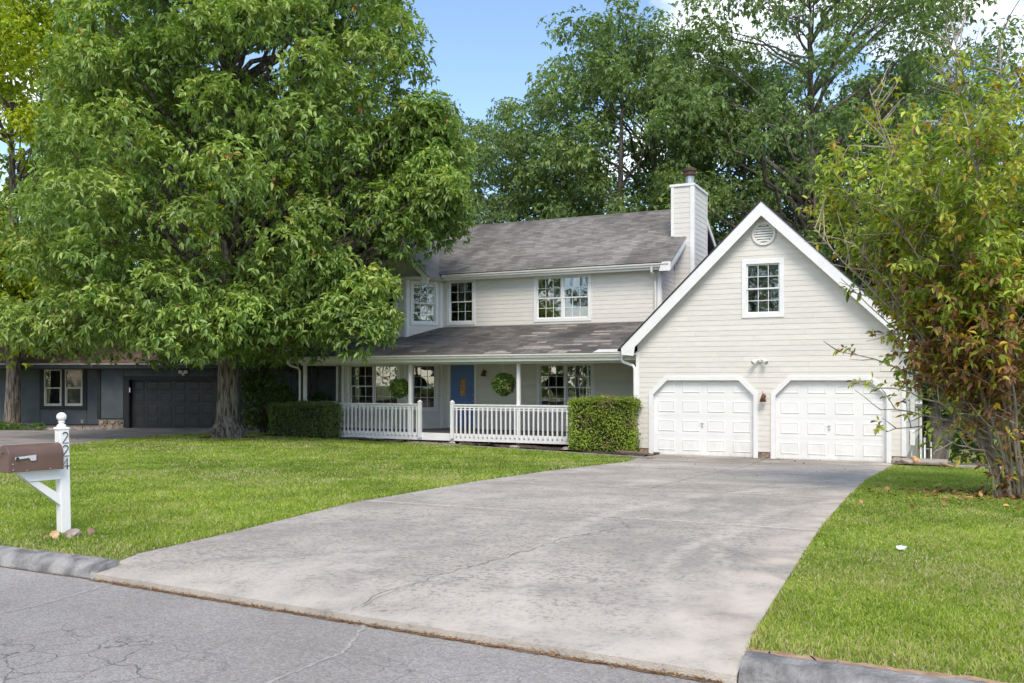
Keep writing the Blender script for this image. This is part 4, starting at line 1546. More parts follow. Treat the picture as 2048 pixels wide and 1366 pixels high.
fpo = build(fp, 'flue_pipe', M['metal'], house, smooth=True)
fcp = MB()
fcp.lathe((-7.80, 30.45, 8.05), [(0.12, 0.40), (0.15, 0.42), (0.225, 0.46), (0.225, 0.50), (0.19, 0.51), (0.19, 0.58), (0.225, 0.59), (0.225, 0.67), (0.16, 0.70), (0.0, 0.71)], 20)
build(fcp, 'flue_cap', M['rust'], fpo, smooth=False)

# ---- porch floor, posts, railings
fm_ = MB()
fm_.box(-20.1, -7.95, 25.66, 28.0, FL - 0.08, FL - 0.03)
floor_o = build(fm_, 'porch_floor', M['deck'], house)
for i in range(17):
    mb = MB()
    y = 25.64 + i * 0.14
    mb.box(-20.08, -7.95, y + 0.003, y + 0.136, FL - 0.028, FL)
    build(mb, 'floor_board', M['porchfloor'], floor_o)
rim = MB()
rim.box(-20.1, -7.97, 25.60, 25.638, FL - 0.24, FL - 0.005)
rim.box(-20.12, -20.08, 25.60, 28.0, FL - 0.24, FL - 0.005)
build(rim, 'rim_board', M['trim'], house, bevel=0.004)
for x in (-19.2, -17.6, -15.9, -14.0, -12.0, -10.0):
    pm_ = MB().box(x, x + 0.12, 25.70, 25.82, -0.75, FL - 0.08)
    build(pm_, 'pier', M['mortar'], house)
for (x, y) in ((-20.03, 25.61), (-15.78, 25.61), (-11.9, 25.61), (-20.03, 27.5)):
    mb = MB().box(x - 0.052, x + 0.052, y - 0.0, y + 0.104, FL, 2.15)
    build(mb, 'porch_post', M['trim'], house, bevel=0.006)


def railing(x0, x1, label):
    y = 25.60
    rl = MB()
    rl.box(x0, x1, y - 0.055, y + 0.055, 0.845, 0.885)
    rl.box(x0, x1, y - 0.02, y + 0.02, 0.765, 0.845)
    rl.box(x0, x1, y + 0.0, y + 0.035, 0.70, 0.73)
    ro = build(rl, 'railing', M['trim'], house, label=label, bevel=0.004)
    n = int((x1 - x0 - 0.1) / 0.156)
    me = None
    for i in range(n + 1):
        x = x0 + 0.09 + i * (x1 - x0 - 0.18) / n
        if me is None:
            mb = MB()
            w = 0.022
            lo = -0.178
            mb.add([(-w, -w, lo + 0.05), (w, -w, lo + 0.05), (w, w, lo), (-w, w, lo), (-w, -w, 0.765), (w, -w, 0.765), (w, w, 0.765), (-w, w, 0.765)],
                   [(0, 3, 2, 1), (4, 5, 6, 7), (0, 1, 5, 4), (1, 2, 6, 5), (2, 3, 7, 6), (3, 0, 4, 7)])
            o = build(mb, 'baluster', M['trim'], ro)
            me = o.data
        else:
            o = bpy.data.objects.new('baluster', me); COL.objects.link(o); o.parent = ro
        o.location = (x, y - 0.023 - 0.0, 0)
        o.rotation_euler = (0, random.uniform(-0.006, 0.006), 0)


railing(-20.0, -15.40, 'left run of porch railing')
railing(-14.12, -7.98, 'right run of porch railing')
lr = MB()
lr.box(-20.09, -19.98, 25.67, 27.95, 0.845, 0.885)
lr.box(-20.06, -20.02, 25.67, 27.95, 0.765, 0.845)
for i in range(14):
    lr.box(-20.06, -20.015, 25.75 + i * 0.155, 25.795 + i * 0.155, FL - 0.12, 0.765)
build(lr, 'railing', M['trim'], house, label='short return of porch railing at the far left end')
for x in (-15.36, -14.17):
    mb = MB().box(x - 0.05, x + 0.05, 25.50, 25.60, -0.20, 0.93)
    mb.box(x - 0.06, x + 0.06, 25.49, 25.61, 0.93, 0.95)
    mb.add([(x - 0.06, 25.49, 0.95), (x + 0.06, 25.49, 0.95), (x + 0.06, 25.61, 0.95), (x - 0.06, 25.61, 0.95), (x, 25.55, 1.02)], [(0, 1, 4), (1, 2, 4), (2, 3, 4), (3, 0, 4)])
    build(mb, 'newel_post', M['trim'], house)
# meters and boxes on the garage side wall
mm = MB()
mm.box(-0.905, -0.80, 27.3, 27.75, 0.55, 1.15)
build(mm, 'meter_box', M['gutter'], house)
mt = MB()
mt.tube([(-0.80, 27.95, 0.98), (-0.62, 27.95, 0.98)], [0.12, 0.11], 14)
mt.box(-0.905, -0.79, 27.8, 28.1, 0.75, 1.1)
build(mt, 'electric_meter', M['metal'], house)
m2 = MB().box(-0.905, -0.78, 27.0, 27.4, -0.12, 0.30)
build(m2, 'utility_box', M['trim'], house, bevel=0.02)
m3 = MB().tube([(-0.87, 27.2, -0.1), (-0.87, 27.2, -0.9)], 0.02, 6)
build(m3, 'conduit', M['gutter'], house)

flush_boards(298)

# ------------------------------------------------------------------ neighbour's dark house (faces the camera)
NX, NY = CW(-15.61, 37.5)
NZ0 = -0.33
nb = thing('neighbor_house', 'dark blue-grey single-storey house with charcoal garage door, brown roof and stone base', 'house', (NX, NY, NZ0), YAW, local=True)
# local frame: x to the right, y away, z up from the garage floor
z0n = -NZ0


def NB(x0, x1, y0, y1, z0, z1, name, m, bev=0.0, par=nb, label=None):
    return build(MB().box(x0, x1, y0, y1, z0 - NZ0, z1 - NZ0), name, m, par, bevel=bev, label=label)


body = MB()
body.box(-1.22, -0.22, 0.03, 0.12, 0.0, 2.5)
body.box(-0.22, 4.72, 0.03, 0.12, 2.0, 2.5)
body.box(4.72, 10.5, 0.03, 0.12, 0.0, 2.5)
body.box(-11, -1.22, 0.93, 1.0, 0.0, 2.5)
body.box(-1.22, -1.15, 0.12, 1.0, 0, 2.5)
body.box(-0.3, 4.8, 0.5, 0.6, 0, 2.2)
body.box(-11, 10.5, 8.9, 9.0, 0, 2.5)
wallo = build(body, 'wall', M['slated'], nb)


def npanel(x0, x1, y, z0, z1):
    n = max(1, int(round((x1 - x0) / 1.22)))
    for i in range(n):
        a = x0 + (x1 - x0) * i / n; b = x0 + (x1 - x0) * (i + 1) / n
        build(MB().box(a + 0.012, b - 0.012, y - 0.012, y + 0.02, z0, z1), 'wall_panel', M['slate'], wallo)


npanel(-1.16, -0.24, 0.03, 0.42, 2.42)
npanel(-0.24, 4.75, 0.03, 2.13, 2.42)
npanel(4.95, 10.4, 0.03, 0.42, 2.42)
npanel(-10.9, -4.10, 0.93, 0.14, 2.42)
npanel(-4.10, -2.14, 0.93, 0.14, 0.78)
npanel(-2.14, -1.30, 0.93, 0.14, 2.42)
tr_ = MB()
tr_.box(-0.22, 0.0, -0.02, 0.03, 0, 2.12)
tr_.box(4.55, 4.77, -0.02, 0.03, 0, 2.12)
tr_.box(0.0, 4.55, -0.02, 0.03, 2.0, 2.12)
tr_.box(-1.22, -0.23, -0.01, 0.03, 0.36, 0.42)
tr_.box(-1.30, -1.16, -0.02, 1.0, 0.40, 2.5)
tr_.box(-11, -1.32, 0.90, 0.935, 0.08, 0.14)
tr_.box(-4.10, -3.94, 0.88, 0.935, 0.74, 2.5)
tr_.box(-2.30, -2.14, 0.88, 0.935, 0.74, 2.5)
tr_.box(-3.94, -2.30, 0.88, 0.935, 0.74, 0.87)
tr_.box(-3.17, -3.07, 0.88, 0.935, 0.87, 2.5)
tr_.box(0.0, 0.02, 0.03, 0.34, 0, 2.0)
build(tr_, 'black_trim', M['slated'], nb)
NFr = Frame((0, 0.93), (1, 0), (0, -1))
for a, b in ((-3.92, -3.19), (-3.05, -2.32)):
    f = MB()
    for (x0, x1, z0, z1) in ((a, a + 0.05, 0.90, 2.42), (b - 0.05, b, 0.90, 2.42), (a + 0.05, b - 0.05, 0.90, 0.95), (a + 0.05, b - 0.05, 2.37, 2.42)):
        NFr.box(f, x0, x1, z0, z1, -0.02, 0.04)
    wo = build(f, 'window', M['beige'], nb)
    s_ = MB()
    for (x0, x1, z0, z1, d) in ((a + 0.05, a + 0.09, 0.95, 1.66, 0.01), (b - 0.09, b - 0.05, 0.95, 1.66, 0.01), (a + 0.09, b - 0.09, 0.95, 1.0, 0.01), (a + 0.05, b - 0.05, 1.62, 1.67, 0.02)):
        NFr.box(s_, x0, x1, z0, z1, d - 0.03, d)
    build(s_, 'sash', M['beige'], wo)
    for (z0, z1) in ((0.97, 1.63), (1.67, 2.38)):
        k = build(MB().add([NFr.P(a + 0.06, z0, 0.0), NFr.P(b - 0.06, z0, 0.0), NFr.P(b - 0.06, z1, 0.0), NFr.P(a + 0.06, z1, 0.0)], [(0, 1, 2, 3)]), 'pane', M['glass'], wo)
    for c0, c1 in ((0.05, 0.25), (0.78, 0.95)):
        c = MB()
        W = b - a
        for i in range(9):
            t = i / 8
            c.v.append(NFr.P(a + W * (c0 + (c1 - c0) * t), 0.8, -0.12 + 0.03 * math.sin(i * 2.4)))
            c.v.append(NFr.P(a + W * (c0 + (c1 - c0) * t * (1.0 if c0 < 0.5 else 1)), 2.5, -0.12 + 0.03 * math.sin(i * 2.4)))
        for i in range(8):
            c.f.append((2 * i, 2 * i + 2, 2 * i + 3, 2 * i + 1)); c.t.append(0.5)
        build(c, 'curtain', M['curtain'], wo)
rm = MB()
rm.add([(-4.3, 1.02, 0.5), (-1.9, 1.02, 0.5), (-1.9, 3.0, 0.5), (-4.3, 3.0, 0.5), (-4.3, 1.02, 2.6), (-1.9, 1.02, 2.6), (-1.9, 3.0, 2.6), (-4.3, 3.0, 2.6)], [(0, 1, 2, 3), (0, 4, 7, 3), (1, 2, 6, 5), (3, 2, 6, 7), (4, 5, 6, 7)])
# openings behind the panes
for o in [wallo]:
    me = o.data
body2 = None
build(rm, 'room', M['interior'], nb)
# garage door: 4 x 8 raised squares
gd = MB()
for r_ in range(4):
    gd.box(0.02, 4.55, 0.22, 0.27, 0.01 + r_ * 0.4975, 0.01 + (r_ + 1) * 0.4975 - 0.008)
gd.box(0.02, 4.55, 0.23, 0.27, 0.0, 2.0)
gdo = build(gd, 'garage_door', M['gdark'], nb)
GFn = Frame((0, 0.22), (1, 0), (0, -1))
for r_ in range(4):
    for c in range(8):
        cw = 4.5 / 8
        raised(GFn, 0.04 + c * cw + 0.06, 0.04 + (c + 1) * cw - 0.06, 0.01 + r_ * 0.4975 + 0.07, 0.01 + (r_ + 1) * 0.4975 - 0.07, 0.0, M['gdark'], gdo, e=0.03, h=0.011)
# fittings
fm2 = MB()
fm2.box(2.05, 2.22, -0.14, -0.02, 2.24, 2.38); fm2.box(2.27, 2.44, -0.14, -0.02, 2.24, 2.38)
fl2 = build(fm2, 'flood_light', M['trim'], nb, bevel=0.02)
build(MB().tube([(2.245, -0.06, 2.17), (2.245, -0.06, 2.30)], [0.07, 0.05], 12), 'motion_sensor', M['gutter'], fl2, smooth=True)
build(MB().box(0.015, 0.065, -0.04, -0.02, 1.48, 1.66), 'keypad', M['trim'], nb)
# roof
rs = 0.42
NE = (-11.3, 9.2)
rf_ = MB()
rf_.hexa([(NE[0], -0.62, 2.56), (NE[1], -0.62, 2.56), (NE[1], 4.6, 2.56 + 5.22 * rs), (NE[0], 4.6, 2.56 + 5.22 * rs)],
         [(NE[0], -0.62, 2.62), (NE[1], -0.62, 2.62), (NE[1], 4.6, 2.62 + 5.22 * rs), (NE[0], 4.6, 2.62 + 5.22 * rs)])
rf_.hexa([(NE[0], 4.6, 2.56 + 5.22 * rs), (NE[1], 4.6, 2.56 + 5.22 * rs), (NE[1], 9.8, 2.56), (NE[0], 9.8, 2.56)],
         [(NE[0], 4.6, 2.62 + 5.22 * rs), (NE[1], 4.6, 2.62 + 5.22 * rs), (NE[1], 9.8, 2.62), (NE[0], 9.8, 2.62)])
nroof = build(rf_, 'roof', M['shingle_b'], nb)
tb = MB()
n_ = Vector((0, -rs, 1)).normalized(); vv = Vector((0, 1, rs)).normalized()
for r_ in range(38):
    s_ = NE[0] - random.random() * 0.3
    while s_ < NE[1] - 0.05:
        a, b = max(s_ + 0.003, NE[0]), min(s_ + 0.30, NE[1])
        o = Vector((0, -0.62, 2.622)); t0 = r_ * 0.145
        p = [o + vv * t0 + Vector((a, 0, 0)), o + vv * t0 + Vector((b, 0, 0)), o + vv * (t0 + 0.15) + Vector((b, 0, 0)), o + vv * (t0 + 0.15) + Vector((a, 0, 0))]
        q = [p[0] + n_ * 0.012, p[1] + n_ * 0.012, p[2] + n_ * 0.002, p[3] + n_ * 0.002]
        tb.add(p + q, [(4, 5, 6, 7), (0, 1, 5, 4)], random.random())
        s_ += 0.305
build(tb, 'shingles', M['shingle_b'], nroof, kind='stuff')
ef = MB()
ef.box(NE[0], NE[1], -0.66, -0.62, 2.44, 2.60)
ef.box(NE[0], NE[1], -0.62, 0.93, 2.44, 2.46)
build(ef, 'fascia', M['slated'], nb)
build(MB().box(NE[0], NE[1], -0.68, -0.655, 2.605, 2.63), 'drip_edge', M['gutter'], nb)
# stone base
sbn = build(MB().box(-1.22, -0.22, -0.03, 0.03, -0.2, 0.36).box(-11, -1.3, 0.88, 0.93, -0.2, 0.08), 'stone_base', M['mortar'], nb)


def nstones(x0, x1, y, z0, z1, w, h):
    fr = Frame((0, y), (1, 0), (0, -1))
    stones(fr, x0, x1, z0, z1, sbn, w=w, h=h, d=0.05)


nstones(-1.22, -0.22, -0.03 - 0.012, 0.0, 0.36, 0.22, 0.18)
nstones(-6.5, -1.3, 0.88 - 0.012, -0.12, 0.08, 0.26, 0.2)
nstones(4.8, 7.0, -0.042, 0.0, 0.36, 0.26, 0.18)

# neighbour's drive
ndl = MB()
ndp = [CW(-14.9, 36.9), CW(-11.9, 36.9)]


def nedge_r(y):     # right edge of the neighbour's driveway against the lawn
    return float(np.interp(y, [4, 8, 14, 20.3, 24.6, 30], [-17.2, -18.0, -19.7, -22.85, -24.3, -25.2]))


def nedge_l(y):
    return float(np.interp(y, [4, 8, 14, 18, 22, 26, 30, 34], [-23, -24.3, -27, -30.2, -33, -33, -32.2, -30]))


ys = list(np.arange(5.8, 33.0, 0.6))
rows = []
for y in ys:
    a, b = nedge_l(y), nedge_r(y)
    if y > 24.6:
        b = float(np.interp(y, [24.6, 30, 33], [-24.3, -21.5, -21]))
    rows.append([(a + (b - a) * t, y) for t in np.linspace(0, 1, 8)])
for row in rows:
    ndl.v += [(x, y, g(x, y) + 0.006) for x, y in row]
for i in range(len(rows) - 1):
    for j in range(7):
        ndl.f.append((i * 8 + j, i * 8 + j + 1, (i + 1) * 8 + j + 1, (i + 1) * 8 + j)); ndl.t.append(0.5)
build(ndl, 'driveway', M['ndrive'], kind='structure')

# front walk between the drive and the porch gap
wk = MB()
WP = [(-6.9, 23.2), (-7.6, 23.75), (-9.2, 24.12), (-11.2, 24.55), (-13.0, 24.95), (-14.6, 25.12), (-15.6, 25.16)]
n = 40
pts = []
for i in range(n + 1):
    x = WP[0][0] + (WP[-1][0] - WP[0][0]) * i / n
    yb = float(np.interp(-x, [-p[0] for p in WP], [p[1] for p in WP]))
    w = 0.42 if x > -13.6 else 0.42 + min(1, (-13.6 - x) / 0.6) * 0.35
    pts.append((x, yb - 0.42, yb + w - 0.42 + (0.1 if x < -13.9 else 0)))
for x, a, b in pts:
    wk.v += [(x, a, g(x, a) - 0.05), (x, a, g(x, a) + 0.025), (x, b, g(x, b) + 0.03), (x, b, g(x, b) - 0.05)]
for i in range(n):
    for j in range(3):
        wk.f.append((4 * i + j, 4 * i + j + 1, 4 * i + 5 + j, 4 * i + 4 + j)); wk.t.append(0.5)
wk.f.append((4 * n, 4 * n + 1, 4 * n + 2, 4 * n + 3)); wk.t.append(0.5)
build(wk, 'path', M['curb'], kind='structure')


def walk_front(x):
    return float(np.interp(-x, [-p[0] for p in WP], [p[1] for p in WP])) - 0.42


# mulch bed under the porch edge
bx = ax((-21.5, -7.3, 72)) + [-7.3]


def bedz(X, Y):
    return G(X, Y) + 0.035 + 0.03 * np.sin(X * 3.1) * np.sin(Y * 5) + RNG.uniform(0, 0.03, X.shape)


def bedmask(cx, cyy):
    wf = np.interp(-cx, [-p[0] for p in WP], [p[1] for p in WP]) + 0.02
    lo = np.where(cx < -15.7, 24.75 + 0.1 * np.sin(cx * 2), wf)
    return (cyy > lo) & ~((cx < -13.7) & (cx > -15.8))


grid_sheet('mulch_bed', bx, ax((23.3, 26.6, 34)), bedz, M['mulch'], mask=bedmask)
dm_ = grid_sheet('bare_soil', ax((-1.2, 1.6, 15)), ax((24.2, 26.9, 12)), lambda X, Y: G(X, Y) + 0.02 + RNG.uniform(0, 0.03, X.shape), M['dirt'])


# ------------------------------------------------------------------ rocks
def rock(x, y, z, sx, sy2, sz, m, label, rz=0.0, group=None, seed=0, cat='rock', tilt=0.0):
    rnd_ = random.Random(seed)
    import bmesh
    bm = bmesh.new()
    bmesh.ops.create_icosphere(bm, subdivisions=3, radius=1.0)
    planes = []
    for _ in range(11):
        n = Vector((rnd_.gauss(0, 1), rnd_.gauss(0, 1), rnd_.gauss(0, 0.8))).normalized()
        planes.append((n, rnd_.uniform(0.55, 0.9)))
    for v in bm.verts:
        for n, d in planes:
            k = v.co.dot(n) - d
            if k > 0:
                v.co -= n * k
        v.co *= 1 + 0.04 * math.sin(v.co.x * 9 + v.co.z * 7)
        v.co = Vector((v.co.x * sx, v.co.y * sy2, v.co.z * sz))
    me = bpy.data.meshes.new('rock')
    bm.to_mesh(me); bm.free()
    at = me.attributes.new('tone', 'FLOAT', 'FACE')
    o = link('rock', me, m)
    o.location = (x, y, z)
    o.rotation_euler = (tilt, 0, rz)
    return tag(o, label, cat, group)


M['rockg'] = mat('grey_rock', (0.20, 0.16, 0.13), (0.44, 0.38, 0.32), 9, 0.9, 0.9, 30, obj_space=True)
M['rockb'] = mat('brown_rock', (0.16, 0.10, 0.075), (0.36, 0.24, 0.17), 9, 0.9, 0.9, 30, obj_space=True)


# ------------------------------------------------------------------ mailbox
mz = 0.05
MA = math.atan2(*reversed((0.585 * cy_ - 0.811 * sy_, 0.585 * sy_ + 0.811 * cy_)))   # heading of its long axis
px_, py_ = CW(-4.555, 9.36)
mail = thing('mailbox', 'brown metal mailbox on a leaning white post numbered 224 with a ball finial', 'mailbox', (px_, py_, mz), MA, local=True)
# local: +x along the long axis (away from the street), y to the left of it, z up from the ground
lean = -0.035
hp = 0.05


def post_c(z):
    return (0, -lean * z * 0.6 if False else 0.03 * z / 1.1, z)


pm_ = MB()
pm_.hexa([(-hp, -hp, -0.1), (hp, -hp, -0.1), (hp, hp, -0.1), (-hp, hp, -0.1)], [(-hp - 0.015, -hp + 0.02, 1.10), (hp - 0.015, -hp + 0.02, 1.10), (hp - 0.015, hp + 0.02, 1.10), (-hp - 0.015, hp + 0.02, 1.10)])
build(pm_, 'post', M['plastic'], mail, bevel=0.006)
tc_ = (-0.017, 0.022)
cap = MB()
cap.box(tc_[0] - 0.058, tc_[0] + 0.058, tc_[1] - 0.058, tc_[1] + 0.058, 1.095, 1.12)
build(cap, 'post_cap', M['plastic'], mail, bevel=0.008)
fi = MB()
prof = [(0.046, 0), (0.046, 0.012), (0.04, 0.025), (0.026, 0.034), (0.024, 0.042), (0.033, 0.05), (0.033, 0.058), (0.022, 0.064)]
for k in range(13):
    a = -math.pi / 2 + 0.5 + (math.pi - 0.5) * k / 12
    prof.append((max(0.0005, 0.048 * math.cos(a)), 0.105 + 0.046 * math.sin(a)))
fi.lathe((tc_[0], tc_[1], 1.12), prof, 24)
build(fi, 'ball_finial', M['plastic'], mail, smooth=True)
# arm and brace
arm = MB()
arm.prism([(-0.50, -0.045, 0.705), (-0.05, -0.045, 0.705), (-0.05, -0.045, 0.60), (-0.38, -0.045, 0.60)], [(-0.50, 0.045, 0.705), (-0.05, 0.045, 0.705), (-0.05, 0.045, 0.60), (-0.38, 0.045, 0.60)])
build(arm, 'arm', M['plastic'], mail, bevel=0.004)
brc = MB()
brc.prism([(-0.38, -0.035, 0.598), (-0.28, -0.035, 0.598), (-0.052, -0.035, 0.44), (-0.052, -0.035, 0.33)], [(-0.38, 0.035, 0.598), (-0.28, 0.035, 0.598), (-0.052, 0.035, 0.44), (-0.052, 0.035, 0.33)])
build(brc, 'brace', M['plastic'], mail, bevel=0.003)
# box, arched section
bw, bh0, bl0, bl1 = 0.109, 0.71, -0.585, -0.075
n = 16
sec = [(-bw, bh0), (-bw, bh0 + 0.15)] + [(-bw * math.cos(math.pi * k / n), bh0 + 0.15 + bw * math.sin(math.pi * k / n)) for k in range(1, n)] + [(bw, bh0 + 0.15), (bw, bh0)]
bx_ = MB()
bx_.prism([(bl0, y, z) for y, z in sec], [(bl1, y, z) for y, z in sec])
bo = build(bx_, 'box', M['brownbox'], mail, bevel=0.003)
drm = MB()
s2 = [(y * 1.035, bh0 - 0.004 + (z - bh0) * 1.025) for y, z in sec]
drm.prism([(bl0 - 0.018, y, z) for y, z in s2], [(bl0 + 0.016, y, z) for y, z in s2])
dro = build(drm, 'door', M['brownbox'], mail, bevel=0.005)
hd = MB()
hd.tube([(bl0 - 0.018, 0.0, bh0 + 0.185), (bl0 - 0.045, 0.0, bh0 + 0.185)], 0.008, 8)
hd.tube([(bl0 - 0.045, -0.03, bh0 + 0.185), (bl0 - 0.045, 0.03, bh0 + 0.182)], 0.008, 8)
build(hd, 'handle', M['brownbox'], dro)
rm_ = MB()
rm_.prism([(bl1 - 0.006, y, z) for y, z in s2], [(bl1 + 0.008, y, z) for y, z in s2])
build(rm_, 'rear_rim', M['brownbox'], mail, bevel=0.002)
fgm = MB()
yf = -bw - 0.012
fpts = [(-0.545, 0.855), (-0.345, 0.868), (-0.345, 0.815), (-0.395, 0.812), (-0.412, 0.842), (-0.545, 0.832)]
fgm.prism([(x, yf, z) for x, z in fpts][::-1], [(x, yf + 0.006, z) for x, z in fpts][::-1])
fgo = build(fgm, 'flag', M['flag'], mail)
build(MB().tube([(-0.525, yf + 0.01, 0.842), (-0.525, yf - 0.012, 0.842)], [0.016, 0.011], 12), 'flag_pivot', M['black'], fgo)
rv_ = MB()
for (x, z) in ((-0.56, 0.735), (-0.43, 0.722), (-0.2, 0.722), (-0.565, 0.79)):
    rv_.tube([(x, -bw - 0.001, z), (x, -bw - 0.005, z)], 0.005, 6)
build(rv_, 'rivets', M['flag'], bo, kind='stuff')
bp_ = build(MB().box(-0.52, -0.07, -0.055, 0.055, 0.704, 0.712), 'mounting_plate', M['gutter'], mail)


# numbers 2 2 4 as raised metal strokes on the post face
def arcp(cx, cz, r1, r2, a0, a1, n=10):
    return [(cx + r1 * math.cos(math.radians(a0 + (a1 - a0) * i / n)), cz + r2 * math.sin(math.radians(a0 + (a1 - a0) * i / n))) for i in range(n + 1)]


two = [arcp(0, 0.031, 0.026, 0.024, 165, -35, 12) + [(-0.028, -0.053), (0.032, -0.053)]]
four = [[(0.014, -0.055), (0.014, 0.055), (-0.034, -0.022), (0.036, -0.022)]]
for dz, strokes, nm in ((1.015, two, 'house_number'), (0.882, two, 'house_number'), (0.75, four, 'house_number')):
    mb = MB()
    for st in strokes:
        fx = 0.006
        mb.tube([(p[0] * 1.0 + fx - 0.015 * dz / 1.1, -hp + 0.02 * dz / 1.1 - 0.004, p[1] + dz) for p in st], 0.0048, 6)
    build(mb, nm, M['black'], mail, label='black numeral ' + ('2' if strokes is two else '4'))


def rk_at(a, b, dz, sx, sy2, sz, m, label, rz, seed, tilt=0):
    x, y = CW(a, b)
    return rock(x, y, g(x, y) + dz, sx, sy2, sz, m, label, rz, None, seed, tilt=tilt)


rk_at(-4.49, 9.05, 0.03, 0.058, 0.05, 0.055, M['stoneo'], 'small orange quartz rock left of the mailbox post foot', 0.5, 3)
rk_at(-4.33, 9.10, 0.035, 0.105, 0.065, 0.072, M['rockg'], 'largest grey rock leaning on the foot of the mailbox post', 0.75, 5, 0.1)
rk_at(-4.23, 9.24, 0.035, 0.055, 0.045, 0.062, M['rockb'], 'brown wedge-shaped rock right of the big grey rock by the mailbox', 0.2, 8)
rk_at(-4.58, 9.05, 0.01, 0.055, 0.04, 0.03, M['rockb'], 'flat brown rock half buried left of the orange quartz rock', 0.2, 11)
# rocks along the porch bed
for (x, y, s_, lab, sd_) in ((-14.1, 25.36, 0.16, 'pale rock in the mulch at the left newel of the right railing', 21),
                             (-11.75, 25.0, 0.17, 'pale rock in the mulch below the middle of the right railing', 22),
                             (-9.95, 24.68, 0.20, 'pale flat rock in the mulch just left of the right-hand hedge', 23),
                             (-17.0, 25.35, 0.09, 'small pale rock in the bed below the left railing', 24),
                             (-7.55, 24.25, 0.10, 'small tan rock near the splash block', 25)):
    rock(x, y, g(x, y) + 0.04, s_, s_ * 0.6, s_ * 0.5, M['rockg'], lab, random.uniform(-0.4, 0.4), 'rocks along the porch bed', sd_)
rock(-1.0, 24.55, g(-1, 24.55) + 0.06, 0.26, 0.16, 0.17, M['rockg'], 'grey boulder at the right corner of the garage', 0.3, None, 31)
rock(-0.72, 24.85, g(-0.7, 24.85) + 0.08, 0.17, 0.13, 0.14, M['stoneo'], 'tan rock behind the grey boulder at the garage corner', 0.9, None, 32)
sp_ = MB()
sp_.prism([(-8.3, 24.35, -0.36), (-7.30, 24.05, -0.40), (-7.22, 24.32, -0.40), (-8.2, 24.62, -0.36)], [(-8.3, 24.35, -0.31), (-7.30, 24.05, -0.36), (-7.22, 24.32, -0.36), (-8.2, 24.62, -0.31)])
tag(build(sp_, 'splash_block', mat('reddish_block', (0.16, 0.09, 0.075), (0.24, 0.15, 0.12), 8, 0.9)), 'flat reddish splash block under the downspout at the garage corner', 'splash block')


# ------------------------------------------------------------------ clipped hedges
def hedge(name, x0, x1, y0, y1, z0, z1, label, stops, dens=420, sz=0.034, brown=0.12):
    root = thing(name, label, 'hedge', ((x0 + x1) / 2, (y0 + y1) / 2, z0))
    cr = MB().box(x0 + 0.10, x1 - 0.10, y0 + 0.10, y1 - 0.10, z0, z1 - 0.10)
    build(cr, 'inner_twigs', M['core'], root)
    C, D = [], []
    for (n_, ar, f) in ((Vector((0, -1, 0)), (x1 - x0) * (z1 - z0), 0), (Vector((1, 0, 0)), (y1 - y0) * (z1 - z0), 1), (Vector((-1, 0, 0)), (y1 - y0) * (z1 - z0), 2), (Vector((0, 0, 1)), (x1 - x0) * (y1 - y0), 3), (Vector((0, 1, 0)), (x1 - x0) * (z1 - z0) * 0.4, 4)):
        k = int(ar * dens * 2.2)
        u, v = RNG.uniform(0, 1, k), RNG.uniform(0, 1, k)
        dep = RNG.uniform(-0.02, 0.13, k)
        if f == 0 or f == 4:
            P = np.stack([x0 + u * (x1 - x0), np.full(k, y0 if f == 0 else y1) + (dep if f == 0 else -dep), z0 + v * (z1 - z0)], 1)
        elif f in (1, 2):
            P = np.stack([np.full(k, x1 if f == 1 else x0) + (-dep if f == 1 else dep), y0 + u * (y1 - y0), z0 + v * (z1 - z0)], 1)
        else:
            P = np.stack([x0 + u * (x1 - x0), y0 + v * (y1 - y0), np.full(k, z1) - dep], 1)
        # lumpy faces, rounded corners
        bump = 0.035 * np.sin(P[:, 0] * 5.1 + P[:, 2] * 3) + 0.03 * np.sin(P[:, 2] * 7 + P[:, 0] * 2.2 + P[:, 1] * 4)
        P = P + np.array(n_) * bump[:, None]
        cx = (x0 + x1) / 2; hx = (x1 - x0) / 2
        cc = np.clip(np.abs(P[:, 0] - cx) - (hx - 0.14), 0, 1) * np.clip(P[:, 2] - (z1 - 0.16), 0, 1) * 3
        P[:, 2] -= cc
        sh = RNG.uniform(size=k) < 0.035
        P[sh] += np.array(n_) * RNG.uniform(0.03, 0.10, (sh.sum(), 1)) + RNG.normal(0, 0.02, (sh.sum(), 3))
        low = np.clip(z0 + 0.18 - P[:, 2], 0, 1)
        keep = RNG.uniform(size=k) > low * 3.5
        C.append(P[keep]); D.append(np.repeat(np.array(n_)[None], keep.sum(), 0))
    C = np.concatenate(C); D = unit(np.concatenate(D) + RNG.normal(size=(len(C), 3)) * 0.4)
    tn = RNG.uniform(0.1, 0.8, len(C))
    dead = (np.sin(C[:, 0] * 4.3 + 1) * np.sin(C[:, 2] * 5.7 + 2) + RNG.normal(0, 0.5, len(C))) > 1.3 - brown * 3
    tn[dead] = RNG.uniform(0.9, 1.0, dead.sum())
    V, A, T = leaf_arrays(C, D, 5, sz, 0.1, 0.8, 0.3, False, tn, 0.5)
    V, F = join_leaves([(V, A, T)])
    npmesh('leaves', V, F, leaf_mat(name + '_leaves', stops, 0.2), root, kind='stuff')
    return root


